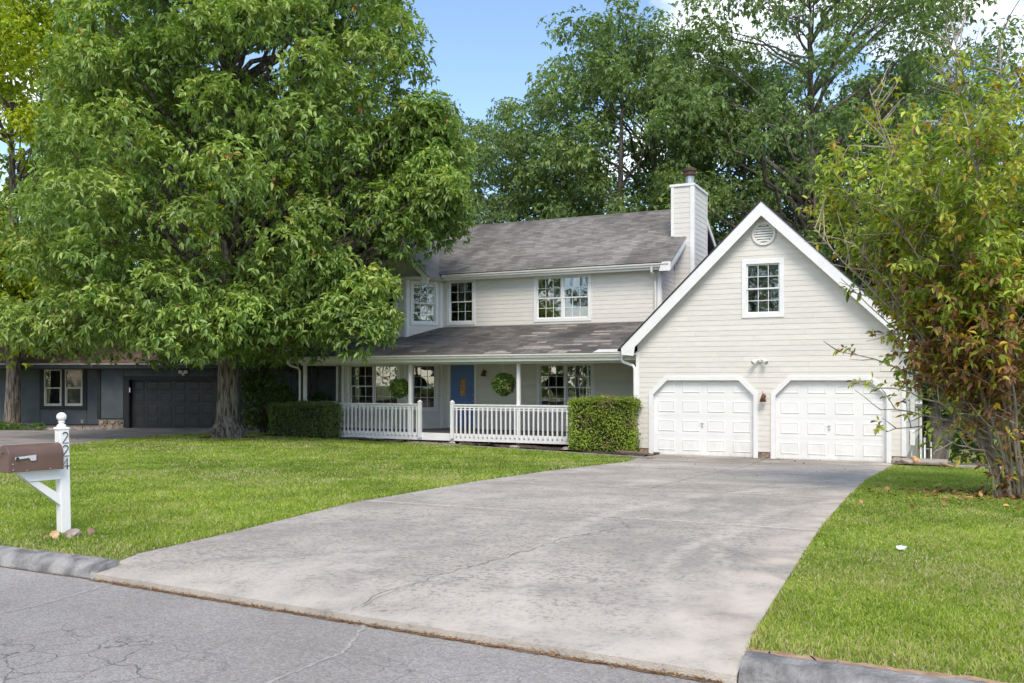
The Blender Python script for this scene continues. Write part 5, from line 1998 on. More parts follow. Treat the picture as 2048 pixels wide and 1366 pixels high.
hedge('hedge', -9.82, -7.86, 24.55, 25.40, -0.38, 1.14, 'bright green clipped square hedge beside the garage', [(0, (0.13, 0.20, 0.025)), (0.45, (0.29, 0.39, 0.05)), (0.85, (0.46, 0.55, 0.10)), (0.93, (0.30, 0.21, 0.12)), (1, (0.40, 0.29, 0.19))], brown=0.16, dens=520, sz=0.036)
hedge('hedge', -20.95, -18.36, 24.85, 25.50, -0.32, 0.87, 'dark green clipped square hedge at the left end of the porch', [(0, (0.10, 0.15, 0.045)), (0.5, (0.21, 0.29, 0.085)), (0.85, (0.36, 0.43, 0.14)), (0.93, (0.17, 0.12, 0.075)), (1, (0.28, 0.21, 0.15))], brown=0.1, dens=400, sz=0.038)


# ------------------------------------------------------------------ hanging baskets
def basket(x, y, z, r, label, dead_side):
    root = thing('hanging_basket', label, 'hanging plant', (x, y, z), group='hanging plants on the porch')
    pot = MB().lathe((x, y, z - 0.10), [(0.0, -0.14), (0.10, -0.13), (0.15, -0.04), (0.17, 0.06), (0.155, 0.06), (0.09, -0.10)], 16)
    build(pot, 'pot', M['core'], root, smooth=True)
    chn = MB()
    top = Vector((x, y, 2.33))
    for k in range(3):
        a = k * 2.094 + 0.4
        chn.tube([top - Vector((0, 0, 0.12)), Vector((x + 0.15 * math.cos(a), y + 0.15 * math.sin(a), z - 0.04))], 0.0045, 5)
    chn.tube([top, top - Vector((0, 0, 0.13))], 0.006, 5)
    build(chn, 'hanger_wires', M['gutter'], root)
    n = 1500
    d = sph(n, 0.15)
    rr_ = r * RNG.uniform(0.72, 1.05, (n, 1)) * (1 + 0.05 * np.sin(d[:, :1] * 6 + d[:, 2:] * 5))
    C = np.array([x, y, z]) + d * rr_ * np.array([1, 1, 1.0])
    tn = RNG.uniform(0, 0.85, n)
    k = (d[:, 0] > 0.35) & (d[:, 2] < 0.1) & (RNG.uniform(size=n) < (0.55 if dead_side else 0.2))
    tn[k] = RNG.uniform(0.9, 1, k.sum())
    tr = d[:, 2] < -0.5
    V, A, T = leaf_arrays(C, d, 6, 0.055, 0.45, 0.9, 0.3, False, tn, 0.5)
    V, F = join_leaves([(V, A, T)])
    npmesh('foliage', V, F, BASK, root, kind='stuff')


BASK = leaf_mat('basket_leaves', [(0, (0.04, 0.10, 0.018)), (0.5, (0.13, 0.24, 0.04)), (0.85, (0.30, 0.42, 0.08)), (0.92, (0.14, 0.09, 0.07)), (1, (0.24, 0.14, 0.11))], 0.2)
basket(-16.35, 25.9, 1.38, 0.29, 'round hanging plant in front of the bay window, left of the porch post', False)
basket(-12.55, 25.95, 1.53, 0.33, 'round hanging plant between the blue door and the middle porch post', True)
chm = MB()
for dx_ in (-0.05, 0.06):
    p = [(-9.75 + dx_ * k / 8, 25.95, 2.3 - k * 0.16) for k in range(9)]
    chm.tube(p, 0.005, 5)
for k in range(14):
    zz = 2.28 - k * 0.085
    chm.tube([(-9.76, 25.93, zz), (-9.74, 25.97, zz - 0.04)], 0.009, 5)
tag(build(chm, 'hanging_chain', M['gutter']), 'thin empty hanging chain in front of the porch wall above the right hedge', 'chain')

# ------------------------------------------------------------------ edges, seams and small ground things
def ribbon(name, pts, w0, w1, m, zf, kind='structure', par=None, jit=0.01, seg=24, lift=0.0):
    o = crack(pts, w0, w1, m, seg, par, jit, lift, zf)
    o.name = name
    if par is None:
        o['kind'] = kind
    return o


M['clay'] = mat('red_clay', (0.30, 0.18, 0.10), (0.46, 0.32, 0.21), 9, 0.95, 0.6, 60)
ribbon('edge_soil', [(dl(y) - 0.03, y) for y in np.arange(5.9, 24, 1.5)], 0.03, 0.09, 'dirt', lambda x, y: g(x, y) + 0.006, jit=0.012)
ribbon('edge_soil', [(dr(y) + 0.03, y) for y in np.arange(5.4, 25, 1.5)], 0.02, 0.07, 'clay', lambda x, y: g(x, y) + 0.006, jit=0.012)
ribbon('edge_soil', [(x, float(road_edge(x)) + 0.30) for x in (-1.05, -0.5, 0.5, 1.5, 3.0)], 0.06, 0.15, 'clay', lambda x, y: 0.106, jit=0.015)
ribbon('edge_soil', [(x, float(road_edge(x)) + 0.28) for x in (-14, -10, -8, -6.5)], 0.03, 0.09, 'clay', lambda x, y: 0.108, jit=0.012)
ribbon('gutter_dirt', [(x, float(road_edge(x)) - 0.012) for x in (-6.4, -5, -3.7, -2.4, -1.1)], 0.035, 0.075, 'dirt', lambda x, y: 0.004, jit=0.008)
ribbon('gutter_dirt', [(x, float(road_edge(x)) - 0.005) for x in (-14, -10, -8, -6.4)], 0.015, 0.03, 'dirt', lambda x, y: 0.004, jit=0.006)
M['dustl'] = mat('washed_edge', (0.52, 0.47, 0.41), (0.60, 0.55, 0.49), 9, 0.95)
M['dust'] = mat('pale_dust', (0.40, 0.38, 0.355), (0.34, 0.32, 0.30), 14, 0.95, w=(0.45, 0.55))
ribbon('road_seam', [(-6.1, 5.36), (-6.0, 4.6), (-6.1, 3.9)], 0.008, 0.03, 'dust', lambda x, y: 0.003, jit=0.012)
ribbon('road_seam', [(-3.55, 5.18), (-3.3, 4.6), (-3.35, 3.9)], 0.008, 0.035, 'dust', lambda x, y: 0.003, jit=0.012)
for k in range(3):
    ribbon('curb_crack', [(-7.3 + k * 0.02, float(road_edge(-7.3)) + 0.02 + k * 0.09), (-7.25 + k * 0.03, float(road_edge(-7.3)) + 0.10 + k * 0.08)], 0.003, 0.008, 'crack', lambda x, y: 0.055 + (0.06 if y > road_edge(x) + 0.08 else 0.03) + 0.012, jit=0.008, seg=5) if k == 1 else None

for (ya, xa, xb) in ((10.3, 0.0, 0.42), (10.3, 0.62, 1.0), (14.2, 0.0, 1.0), (19.4, 0.1, 1.0)):
    for yy, w0, w1 in ((ya - 0.045, 0.03, 0.07), (ya + 0.05, 0.03, 0.08)):
        ribbon('joint_dust', [(dl(yy) + (dr(yy) - dl(yy)) * (xa + (xb - xa) * t), yy) for t in np.linspace(0, 1, 6)], w0, w1, 'dustl', drive_z, jit=0.008, lift=0.003, par=driveway)
for pts in ([(-3.15, 9.6), (-2.2, 9.95), (-1.3, 10.28)], [(-3.8, 5.3), (-3.56, 7.6), (-3.2, 9.6)]):
    pass
# a bit of paper and a twig on the right lawn
px, py = CW(3.62, 8.55)
import bmesh
bm = bmesh.new(); bmesh.ops.create_icosphere(bm, subdivisions=2, radius=0.04)
for v in bm.verts:
    v.co *= 1 + random.uniform(-0.35, 0.35)
    v.co.z *= 0.55
me = bpy.data.meshes.new('paper_scrap'); bm.to_mesh(me); bm.free()
po = link('paper_scrap', me, M['paper']); po.location = (px, py, g(px, py) + 0.05)
tag(po, 'small crumpled white scrap of paper on the right-hand lawn', 'litter')

# slab, plank and timber on the right, beyond the garage
cs = MB().box(-0.86, 0.02, 25.0, 25.95, -0.60, -0.37)
tag(build(cs, 'concrete_pad', M['wood'], bevel=0.01), 'weathered grey slab at the right side of the garage', 'slab')
pk = MB().hexa([(-0.15, 24.7, -0.40), (-0.02, 24.62, -0.40), (0.28, 24.1, -0.44), (0.16, 24.05, -0.44)], [(-0.15, 24.7, -0.365), (-0.02, 24.62, -0.365), (0.28, 24.1, -0.405), (0.16, 24.05, -0.405)])
tag(build(pk, 'plank', M['plank']), 'tan plank lying on the soil beside the grey slab', 'plank')
tm = MB().box(0.18, 1.15, 23.75, 23.9, -0.55, -0.335)
tag(build(tm, 'timber_edging', M['wood'], bevel=0.008), 'grey timber edging at the back of the right-hand lawn', 'timber')
fx, fy = CW(14.35, 32)
fence = thing('chain_link_gate', 'two galvanised gate posts beside the rear corner of the garage', 'fence', (fx, fy, -2.2))
for d, r_, h in ((0.0, 0.045, 2.0), (0.22, 0.03, 1.85), (-0.14, 0.025, 1.9)):
    x, y = CW(14.35 + d, 32)
    build(MB().tube([(x, y, -3.0), (x, y, -2.35 + h)], r_, 10), 'post', M['metal'], fence, smooth=True)
hg = MB()
x0, y0 = CW(14.2, 32); x1, y1 = CW(14.6, 32)
hg.tube([(x0, y0, -0.75), (x1, y1, -0.75)], 0.02, 6)
build(hg, 'hinge', M['metal'], fence)

# garden lantern and path light
lx, ly = CW(-8.35, 38.2)
lt = thing('garden_lantern', 'small terracotta pagoda lantern seen through the left end of the porch', 'lantern', (lx, ly, -0.3))
build(MB().lathe((lx, ly, -0.3), [(0.12, 0), (0.14, 0.1), (0.09, 0.2), (0.09, 0.75), (0.16, 0.8), (0.16, 0.95)], 12), 'stand', M['terracotta'], lt)
build(MB().lathe((lx, ly, 0.65), [(0.11, 0), (0.11, 0.3)], 6), 'light_box', M['stoneo'], lt)
build(MB().lathe((lx, ly, 0.95), [(0.28, 0.0), (0.2, 0.06), (0.08, 0.14), (0.02, 0.24), (0.0, 0.25)], 6), 'lantern_roof', M['terracotta'], lt)
sx, sy3 = CW(-16.9, 36.2)
sol = thing('path_light', 'small solar stake light in the gravel bed of the dark house', 'path light', (sx, sy3, g(sx, sy3)))
build(MB().tube([(sx, sy3, g(sx, sy3)), (sx, sy3, g(sx, sy3) + 0.26)], 0.012, 6), 'stake', M['black'], sol)
build(MB().lathe((sx, sy3, g(sx, sy3) + 0.26), [(0.05, 0), (0.055, 0.1), (0.085, 0.11), (0.02, 0.14)], 10), 'lamp_head', M['metal'], sol)


# ------------------------------------------------------------------ trees
def clusters(L, Rl, k, zb=0.35, sq=0.75, lo=0.45):
    """cluster centres on the shells of puffs L (n,3) with radii Rl"""
    n = len(L)
    d = sph(n * k, zb)
    r = np.repeat(Rl, k)[:, None] * RNG.uniform(lo, 1.08, (n * k, 1))
    C = np.repeat(L, k, 0) + d * r * np.array([1, 1, sq])
    D = unit(d + np.array([0, 0, 0.15]))
    return C, D


def limb_mesh(base, trunk, tr, lobes, name, m, root, frac=1.0, wob=0.04, tip=0.012, start=0.3, k=0.035, flare=True, seg=10, twigs=0):
    """trunk tube plus a curved limb to every lobe"""
    mb = MB()
    T = [Vector(p) for p in trunk]
    mb.tube(T, tr, 16 if tr[0] > 0.2 else 10, wob=wob)
    zs = [p.z for p in T]
    br = MB()
    for (c, r) in lobes:
        if random.random() > frac:
            continue
        c = Vector(c)
        h = math.hypot(c.x - T[0].x, c.y - T[0].y)
        za = min(max(c.z - h * random.uniform(0.35, 0.8), zs[0] + (zs[-1] - zs[0]) * start), zs[-1] * 0.98)
        i = max(0, min(len(T) - 2, int(np.searchsorted(zs, za)) - 1))
        t = (za - zs[i]) / max(1e-6, zs[i + 1] - zs[i])
        a = T[i].lerp(T[i + 1], min(max(t, 0), 1))
        L = (c - a).length
        pts = bez(a, c, Vector((random.uniform(-.08, .08) * L, random.uniform(-.08, .08) * L, random.uniform(-0.02, 0.12) * L)), 7)
        for p in pts[1:-1]:
            p += Vector((random.gauss(0, 1), random.gauss(0, 1), random.gauss(0, 1))) * 0.018 * L
        r0 = min(tr[min(i, len(tr) - 1)] * 0.5, k * L ** 0.9)
        rr_ = [r0 * (1 - 0.88 * j / 7) + tip * 0.5 for j in range(8)]
        br.tube(pts, rr_, 6, cap=False)
        for _ in range(twigs):
            s_ = random.randint(3, 7)
            p = pts[s_]
            d = Vector((random.gauss(0, 1), random.gauss(0, 1), random.gauss(0.4, 0.8))).normalized() * r * random.uniform(0.5, 1.0)
            br.tube([p, p + d * 0.5 + Vector((0, 0, 0.05)), p + d], [rr_[s_] * 0.5 + 0.004, 0.01, 0.005], 4, cap=False)
    build(mb, 'trunk', m, root, smooth=True)
    build(br, 'branches', m, root, smooth=True, kind='stuff')


def spread_lobes(n, f, mind):
    out = []
    tries = 0
    while len(out) < n and tries < n * 60:
        tries += 1
        p = f()
        if p is None:
            continue
        if all((p[0] - q[0]) ** 2 + (p[1] - q[1]) ** 2 + (p[2] - q[2]) ** 2 > mind * mind for q, _ in out):
            out.append((p, 1))
    return out


# ---- the large tree in the lawn
TX, TY = CW(-9.28, 30.0)
TZ = g(TX, TY)
BIG = thing('shade_tree', 'very large leafy green tree with a stout grey trunk on the left lawn', 'tree', (TX, TY, TZ))
PRR = ([2.3, 3.2, 4.2, 5.0, 6.5, 9, 12, 14, 17, 19.5], [3.8, 4.7, 5.0, 5.5, 7.0, 7.2, 6.8, 6.4, 5.2, 2.3])
PRL = ([2.3, 3.2, 4.2, 5.0, 6.5, 9, 12, 14, 17, 19.5], [5.4, 7.0, 7.3, 7.2, 6.6, 5.6, 5.2, 5.0, 4.2, 2.0])


def prof_r(x, y, z):
    a = np.arctan2(-(x - TX) * sy_ + (y - TY) * cy_, (x - TX) * cy_ + (y - TY) * sy_)
    t = 0.5 + 0.5 * np.cos(a)
    return t * np.interp(z, *PRR) + (1 - t) * np.interp(z, *PRL)


def house_hit(x, y, z, pad=0.25):
    a = (x > -20.7) & (y > 25.0) & (y < 28.2) & (z < 2.45 + PSL * (y - 25.2) + pad)
    b = (x > -21.2) & (y > 26.9) & (z < 5.3 + 0.555 * (np.minimum(y, 32) - 27.7) + pad)
    c = (y > 26.4) & (x > -21) & (x < -15.4) & (z < BZ + 0.15 - np.abs(x - BC) + pad)
    return a | b | c


def big_lobe():
    z = random.uniform(2.6, 18.5)
    a = random.uniform(0, 2 * math.pi)
    rad = float(prof_r(TX + math.cos(a), TY + math.sin(a), z))
    q = random.choice([0.9, 0.82, 0.68, 0.5, 0.88]) * random.uniform(0.85, 1.05)
    # fuller on the street side
    x = TX + math.cos(a) * rad * q
    y = TY + math.sin(a) * rad * q
    if z < 4.0 and q < 0.35:
        return None
    if house_hit(x, y, z, 0.9):
        return None
    # camera-side only needs detail; thin the hidden back half
    ca, cb_ = x * cy_ + y * sy_, -x * sy_ + y * cy_
    if cb_ > 32.5 and random.random() < 0.6:
        return None
    return (x, y, z)


lob = spread_lobes(235, big_lobe, 1.15)
lob = [(p, random.uniform(0.8, 1.3)) for p, _ in lob]
for _ in range(30):      # heavy boughs on the side towards the house
    a_, b2_, z_ = random.uniform(5.6, 7.3), random.uniform(-3.2, -0.9), random.uniform(5.4, 9.5)
    p = (TX + a_ * cy_ - b2_ * sy_, TY + a_ * sy_ + b2_ * cy_, z_)
    if not house_hit(p[0], p[1], p[2], 0.7):
        lob.append((p, random.uniform(0.7, 1.05)))
for (a_, b2_, z_) in ((3.6, -3.6, 3.3), (4.4, -3.9, 3.6), (4.9, -3.6, 4.1), (3.2, -3.2, 4.2), (2.6, -3.6, 3.4), (4.2, -3.4, 4.7), (1.2, -3.5, 3.0), (0.2, -4.0, 3.3), (-1.0, -4.2, 3.2), (1.6, -4.0, 3.8), (-2.2, -4.2, 3.3), (-3.2, -4.0, 3.1), (-4.5, -3.5, 3.2), (-5.5, -3.2, 3.4), (5.4, -3.7, 3.3), (5.2, -3.5, 4.2), (5.0, -3.9, 2.9)):
    lob.append(((TX + a_ * cy_ - b2_ * sy_, TY + a_ * sy_ + b2_ * cy_, z_), random.uniform(0.65, 0.9)))
trk = [(TX, TY, TZ - 0.2), (TX, TY, TZ + 0.0), (TX, TY, TZ + 0.25), (TX + 0.01, TY, TZ + 0.7), (TX + 0.02, TY, 1.4), (TX + 0.05, TY, 2.8), (TX + 0.1, TY, 5), (TX + 0.2, TY, 8), (TX + 0.1, TY, 11.5), (TX, TY, 15), (TX, TY, 17.5)]
limb_mesh(None, trk, [0.58, 0.52, 0.42, 0.36, 0.33, 0.31, 0.27, 0.22, 0.16, 0.09, 0.03], lob, 'limbs', M['bark'], BIG, start=0.17, k=0.019, twigs=3)
# root flare
rfm = MB()
for k in range(9):
    a = k * 0.698 + random.uniform(-0.2, 0.2)
    L = random.uniform(0.6, 0.9)
    rfm.tube([(TX + math.cos(a) * 0.25, TY + math.sin(a) * 0.25, TZ + 0.55), (TX + math.cos(a) * 0.45, TY + math.sin(a) * 0.45, TZ + 0.17), (TX + math.cos(a) * L * 0.7, TY + math.sin(a) * L * 0.7, TZ + 0.03), (TX + math.cos(a) * L, TY + math.sin(a) * L, TZ - 0.07)], [0.12, 0.15, 0.09, 0.03], 8)
build(rfm, 'roots', M['bark'], BIG, smooth=True)
LC = np.array([p for p, r in lob]); LR = np.array([r for p, r in lob])
C, D = clusters(LC, LR, 135, zb=0.3, sq=0.8, lo=0.5)
k = ~house_hit(C[:, 0], C[:, 1], C[:, 2], 0.22) & (C[:, 2] > 2.15)
C, D = C[k], D[k]
lt_ = np.repeat(RNG.uniform(-0.14, 0.14, len(LC)), 135)[k]
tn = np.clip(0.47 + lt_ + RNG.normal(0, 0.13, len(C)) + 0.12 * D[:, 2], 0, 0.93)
tn[RNG.uniform(size=len(C)) < 0.003] = 1.0
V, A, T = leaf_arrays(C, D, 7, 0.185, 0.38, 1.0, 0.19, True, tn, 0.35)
BIGL = leaf_mat('shade_tree_leaves', [(0, (0.11, 0.19, 0.05)), (0.4, (0.22, 0.335, 0.085)), (0.65, (0.33, 0.445, 0.11)), (0.92, (0.53, 0.60, 0.17)), (1, (0.40, 0.2, 0.07))], 0.38, 0.40, 0.65)
V, F = join_leaves([(V, A, T)])
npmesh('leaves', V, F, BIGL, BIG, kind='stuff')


def leaf_objects(C, D, size, m, root, n, tone):
    """single leaves that can be picked out: one shared mesh"""
    me = bpy.data.meshes.new('leaf')
    w = 0.22
    me.from_pydata([(0, 0, 0), (0.33, w, 0.04), (0.72, w * 0.7, 0.02), (1, 0, -0.08), (0.72, -w * 0.7, 0.02), (0.33, -w, 0.04)], [], [(0, 1, 2, 3), (0, 3, 4, 5)])
    at = me.attributes.new('tone', 'FLOAT', 'FACE')
    at.data.foreach_set('value', np.array([tone, tone], np.float32))
    me.materials.append(m)
    for i in RNG.choice(len(C), n, replace=False):
        o = bpy.data.objects.new('leaf', me); COL.objects.link(o); o.parent = root
        if root.name in ROOTMODE:
            o.matrix_parent_inverse = ROOTMODE[root.name]
        o.location = C[i] + D[i] * size * 0.4
        s_ = size * random.uniform(0.9, 1.3)
        o.scale = (s_, s_, s_)
        o.rotation_euler = (random.uniform(-.5, .5), random.uniform(0.1, 0.9), math.atan2(D[i][1], D[i][0]) + random.uniform(-1, 1))


# outermost leaves on the camera side
b_ = -C[:, 0] * sy_ + C[:, 1] * cy_
rad = np.hypot(C[:, 0] - TX, C[:, 1] - TY) / prof_r(C[:, 0], C[:, 1], C[:, 2])
sel = (b_ < 27) & (rad > 0.85) & (C[:, 2] < 12)
if sel.sum() > 300:
    leaf_objects(C[sel], D[sel], 0.19, BIGL, BIG, 250, 0.6)

# dried web nest at the end of the low right limb
wx, wy = CW(-4.35, 26.3)
wz = 3.42
nest = thing('web_nest', 'dried orange-brown caterpillar web nest in the low right leaves of the big tree', 'nest', (wx, wy, wz))
Cn = np.array([wx, wy, wz]) + RNG.normal(size=(260, 3)) * np.array([0.17, 0.17, 0.13])
V, A, T = leaf_arrays(Cn, sph(260), 4, 0.12, 0.5, 1.0, 0.3, False, RNG.uniform(0, 1, 260), 0.3)
V, F = join_leaves([(V, A, T)])
npmesh('dead_leaves', V, F, leaf_mat('nest_leaves', [(0, (0.35, 0.16, 0.07)), (0.5, (0.55, 0.33, 0.19)), (1, (0.7, 0.52, 0.38))], 0.2, 0.8), nest, kind='stuff')


# ---- generic tree builder in its own local frame, so that it can be copied
def tree(name, label, x, y, z, H, rx, zc, rz_, m_leaf, m_bark, nl=70, lr=(1.0, 1.9), kcl=70, nleaf=4, lsize=0.2, tr0=0.3, fork=0.25, group=None, mind=1.3, zb=0.2, droop=0.4, tw=2, kb=0.017, tmean=0.45, hollow=0.5, wid=0.25, fr_=0.55):
    root = thing(name, label, 'tree', (x, y, z), 0, group, local=True)

    def f():
        d = Vector((random.gauss(0, 1), random.gauss(0, 1), random.gauss(0, 1))).normalized()
        q = random.uniform(hollow, 1) ** 0.7
        return (d.x * rx * q, d.y * rx * q, zc + d.z * rz_ * q)
    L = [(p, random.uniform(*lr)) for p, _ in spread_lobes(nl, f, mind)]
    top = zc + rz_ * 0.7
    lean = random.uniform(-0.4, 0.4)
    tp = [(lean * t * t, 0.1 * math.sin(t * 5), top * t - 0.3) for t in [0, 0.03, 0.12, 0.25, 0.4, 0.6, 0.8, 1.0]]
    trr = [tr0 * 1.5, tr0 * 1.15, tr0, tr0 * 0.9, tr0 * 0.75, tr0 * 0.5, tr0 * 0.28, 0.03]
    limb_mesh(None, tp, trr, L, '', m_bark, root, start=fork, twigs=tw, k=kb, frac=fr_)
    C, D = clusters(np.array([p for p, r in L]), np.array([r for p, r in L]), kcl, zb=zb, sq=0.8, lo=0.3)
    lt2 = np.repeat(RNG.uniform(-0.15, 0.15, len(L)), kcl)
    tn = np.clip(tmean + lt2 + RNG.normal(0, 0.15, len(C)), 0, 1)
    V, A, T = leaf_arrays(C, D, nleaf, lsize, droop, 1.0, wid, False, tn, 0.35)
    V, F = join_leaves([(V, A, T)])
    npmesh('leaves', V, F, m_leaf, root, kind='stuff')
    return root


def copy_tree(src, x, y, z, rz, label, s=1.0, group=None):
    r = src.copy(); COL.objects.link(r)
    r.location = (x, y, z); r.rotation_euler = (0, 0, rz); r.scale = (s, s, s)
    r['label'] = label
    if group:
        r['group'] = group
    for c in list(src.children):
        k = c.copy(); COL.objects.link(k); k.parent = r
    return r


MG = leaf_mat('woodland_leaves', [(0, (0.10, 0.16, 0.07)), (0.45, (0.20, 0.29, 0.115)), (0.75, (0.29, 0.385, 0.13)), (1, (0.42, 0.48, 0.14))], 0.42, 0.5)
MY = leaf_mat('maple_leaves', [(0, (0.20, 0.28, 0.02)), (0.5, (0.40, 0.48, 0.035)), (1, (0.62, 0.62, 0.07))], 0.45, 0.5)
MU = leaf_mat('understory_leaves', [(0, (0.05, 0.10, 0.015)), (0.5, (0.15, 0.24, 0.028)), (1, (0.36, 0.44, 0.05))], 0.45, 0.5)
MD = leaf_mat('dark_shrub_leaves', [(0, (0.04, 0.075, 0.025)), (0.5, (0.105, 0.175, 0.05)), (0.85, (0.20, 0.29, 0.08)), (1, (0.2, 0.15, 0.08))], 0.2, 0.5)

gb = 'tall trees behind the house'
gz = -1.6


def W3(u, Z):
    return CW((u - 1024) / 1840 * Z, Z)


x, y = W3(1235, 50)
tA = tree('oak_tree', 'tall airy oak behind the middle of the main roof, trunk rising left of the chimney', x, y, g(x, y), 23, 5.4, 14.3, 8.2, MG, M['barkd'], nl=95, lr=(0.95, 1.7), kcl=85, nleaf=5, lsize=0.25, tr0=0.36, group=gb, mind=1.35, fork=0.32)
x, y = W3(1625, 46)
tB = tree('oak_tree', 'tallest spreading oak with forked limbs behind the garage gable', x, y, g(x, y), 25, 9.2, 15.5, 9.0, MG, M['barkd'], nl=165, lr=(0.9, 1.6), kcl=80, nleaf=5, lsize=0.22, tr0=0.42, group=gb, mind=1.25, fork=0.22, kb=0.018)
x, y = W3(1035, 55)
copy_tree(tA, x, y, g(x, y), 2.1, 'narrower oak with a pointed top behind the left end of the main roof', 0.88, gb)
x, y = W3(880, 52)
copy_tree(tB, x, y, g(x, y), 4.0, 'dark oak partly hidden by the right edge of the big lawn tree', 0.72, gb)
x, y = W3(1400, 58)
copy_tree(tA, x, y, g(x, y), 5.0, 'oak filling the gap behind the chimney', 0.92, gb)
x, y = W3(1840, 56)
copy_tree(tB, x, y, g(x, y), 1.0, 'oak behind the right shoulder of the garage roof', 0.95, gb)
x, y = W3(2080, 48)
copy_tree(tA, x, y, g(x, y), 3.3, 'oak at the right edge behind the multi-stemmed tree', 0.82, gb)
x, y = W3(640, 60)
copy_tree(tB, x, y, g(x, y), 2.6, 'oak far behind the crown of the big lawn tree', 0.85, gb)
x, y = W3(1480, 50)
copy_tree(tA, x, y, g(x, y), 0.7, 'oak showing between the chimney and the garage gable', 0.86, gb)

x, y = W3(1310, 54)
copy_tree(tB, x, y, g(x, y), 5.6, 'oak closing the gap between the tall airy oak and the chimney', 0.95, gb)

x, y = W3(1745, 53)
copy_tree(tA, x, y, g(x, y), 1.4, 'oak standing between the two spreading oaks at the upper right', 0.97, gb)

# yellow-green maples by the dark house
x, y = CW(-19.9, 36.6)
mA = tree('maple_tree', 'bright yellow-green maple with a low forked trunk in front of the dark house', x, y, g(x, y) - 0.05, 19, 4.4, 10.6, 8.0, MY, M['bark'], nl=150, lr=(0.9, 1.5), kcl=95, nleaf=6, lsize=0.20, tr0=0.27, mind=0.85, fork=0.13, zb=0.3, tmean=0.5)
x, y = CW(-21.5, 50)
copy_tree(mA, x, y, -0.8, 1.9, 'bright yellow-green maple standing behind the roof of the dark house', 1.15)
x, y = CW(-14.5, 52)
copy_tree(mA, x, y, -0.8, 4.4, 'yellow-green maple glimpsed through the crown of the big lawn tree', 1.0)

# trees across the street, behind the camera: they are what the windows mirror
gs_ = 'trees across the street mirrored in the windows'
for i, (x, y, s_, rr_) in enumerate([(-50, -26, 0.7, 0.4), (-38, -22, 0.62, 2.2), (-26, -28, 0.72, 3.9), (-14, -24, 0.5, 5.2), (0, -30, 0.7, 1.2), (16, -26, 0.62, 3.0), (27, 9, 0.5, 2.0), (33, 1, 0.6, 4.0)]):
    copy_tree(tB, x, y, -0.2, rr_, 'one of a row of trees across the street, mirrored in the windows', s_, gs_)


# ---- masses of foliage behind
def bank(name, label, P, Dn, n, size, m, cat=None, tmean=0.5, kind='stuff', nleaf=5):
    V, A, T = leaf_arrays(P, Dn, nleaf, size, 0.35, 1.0, 0.28, False, np.clip(RNG.normal(tmean, 0.22, len(P)), 0, 1), 0.4)
    V, F = join_leaves([(V, A, T)])
    o = npmesh(name, V, F, m, kind=kind)
    o['label'] = label
    return o


def puffs(cs, k, sq=0.8, zb=0.2, lo=0.5):
    C = np.array([c[:3] for c in cs], float); Rr = np.array([c[3] for c in cs], float)
    return clusters(C, Rr, k, zb=zb, sq=sq, lo=lo)


cs = []
for i in range(230):
    u = random.uniform(250, 2250)
    Z = random.uniform(56, 72)
    x, y = W3(u, Z)
    top = 9.0 + 2.5 * math.sin(u * 0.011) + 1.5 * math.sin(u * 0.031)
    cs.append((x, y, random.uniform(-4, top), random.uniform(1.6, 3.0)))
C, D = puffs(cs, 75, zb=0.0)
bank('woodland', 'understory of bright green woodland behind the roofs', C, D, 0, 0.42, MU, tmean=0.55)
cs = []
for i in range(150):     # wood closing the far side of the street, mirrored in the windows
    x = random.uniform(-95, 70)
    cs.append((x, -46 + random.uniform(-4, 4), random.uniform(0, 9 + 3 * math.sin(x * 0.2)), random.uniform(2.2, 3.6)))
C, D = puffs(cs, 45, zb=0.0)
bank('woodland', 'wood on the far side of the street, mirrored in the windows', C, D, 0, 0.6, MG, tmean=0.5)
# darker bank on the slope to the right of the garage
cs = []
for i in range(60):
    u = random.uniform(1835, 2330)
    Z = random.uniform(36, 46)
    x, y = W3(u, Z)
    cs.append((x, y, random.uniform(-3.5, 4.5), random.uniform(0.9, 1.7)))
C, D = puffs(cs, 95, zb=0.1)
bank('woodland', 'dark green thicket on the slope to the right of the garage', C, D, 0, 0.26, MD, tmean=0.55)
# dark forked trunk standing in it
tx, ty = W3(1872, 33.5)
dk_ = thing('forked_trunk_tree', 'dark forked tree trunk on the slope just right of the garage', 'tree', (tx, ty, -3.0))
tkm = MB()
tkm.tube([(tx, ty, -3.2), (tx, ty, -1.6), (tx + 0.02, ty, -0.6), (tx - 0.12, ty, 0.4), (tx - 0.25, ty, 2.2), (tx - 0.1, ty, 5)], [0.5, 0.42, 0.40, 0.28, 0.22, 0.1], 14, wob=0.06)
tkm.tube([(tx + 0.05, ty, -0.9), (tx + 0.35, ty, -0.2), (tx + 0.75, ty + 0.1, 0.5), (tx + 1.2, ty, 1.6), (tx + 1.9, ty, 3.6)], [0.36, 0.27, 0.21, 0.16, 0.07], 12, wob=0.06)
build(tkm, 'trunk', M['barkd'], dk_, smooth=True)
cs = [(tx + random.uniform(-2, 3), ty + random.uniform(-1, 2), random.uniform(1.2, 6.5), random.uniform(0.7, 1.3)) for _ in range(26)]
C, D = puffs(cs, 80)
V, A, T = leaf_arrays(C, D, 5, 0.22, 0.4, 1.0, 0.26, False, np.clip(RNG.normal(0.4, 0.2, len(C)), 0, 1), 0.4)
V, F = join_leaves([(V, A, T)])
npmesh('leaves', V, F, MD, dk_, kind='stuff')


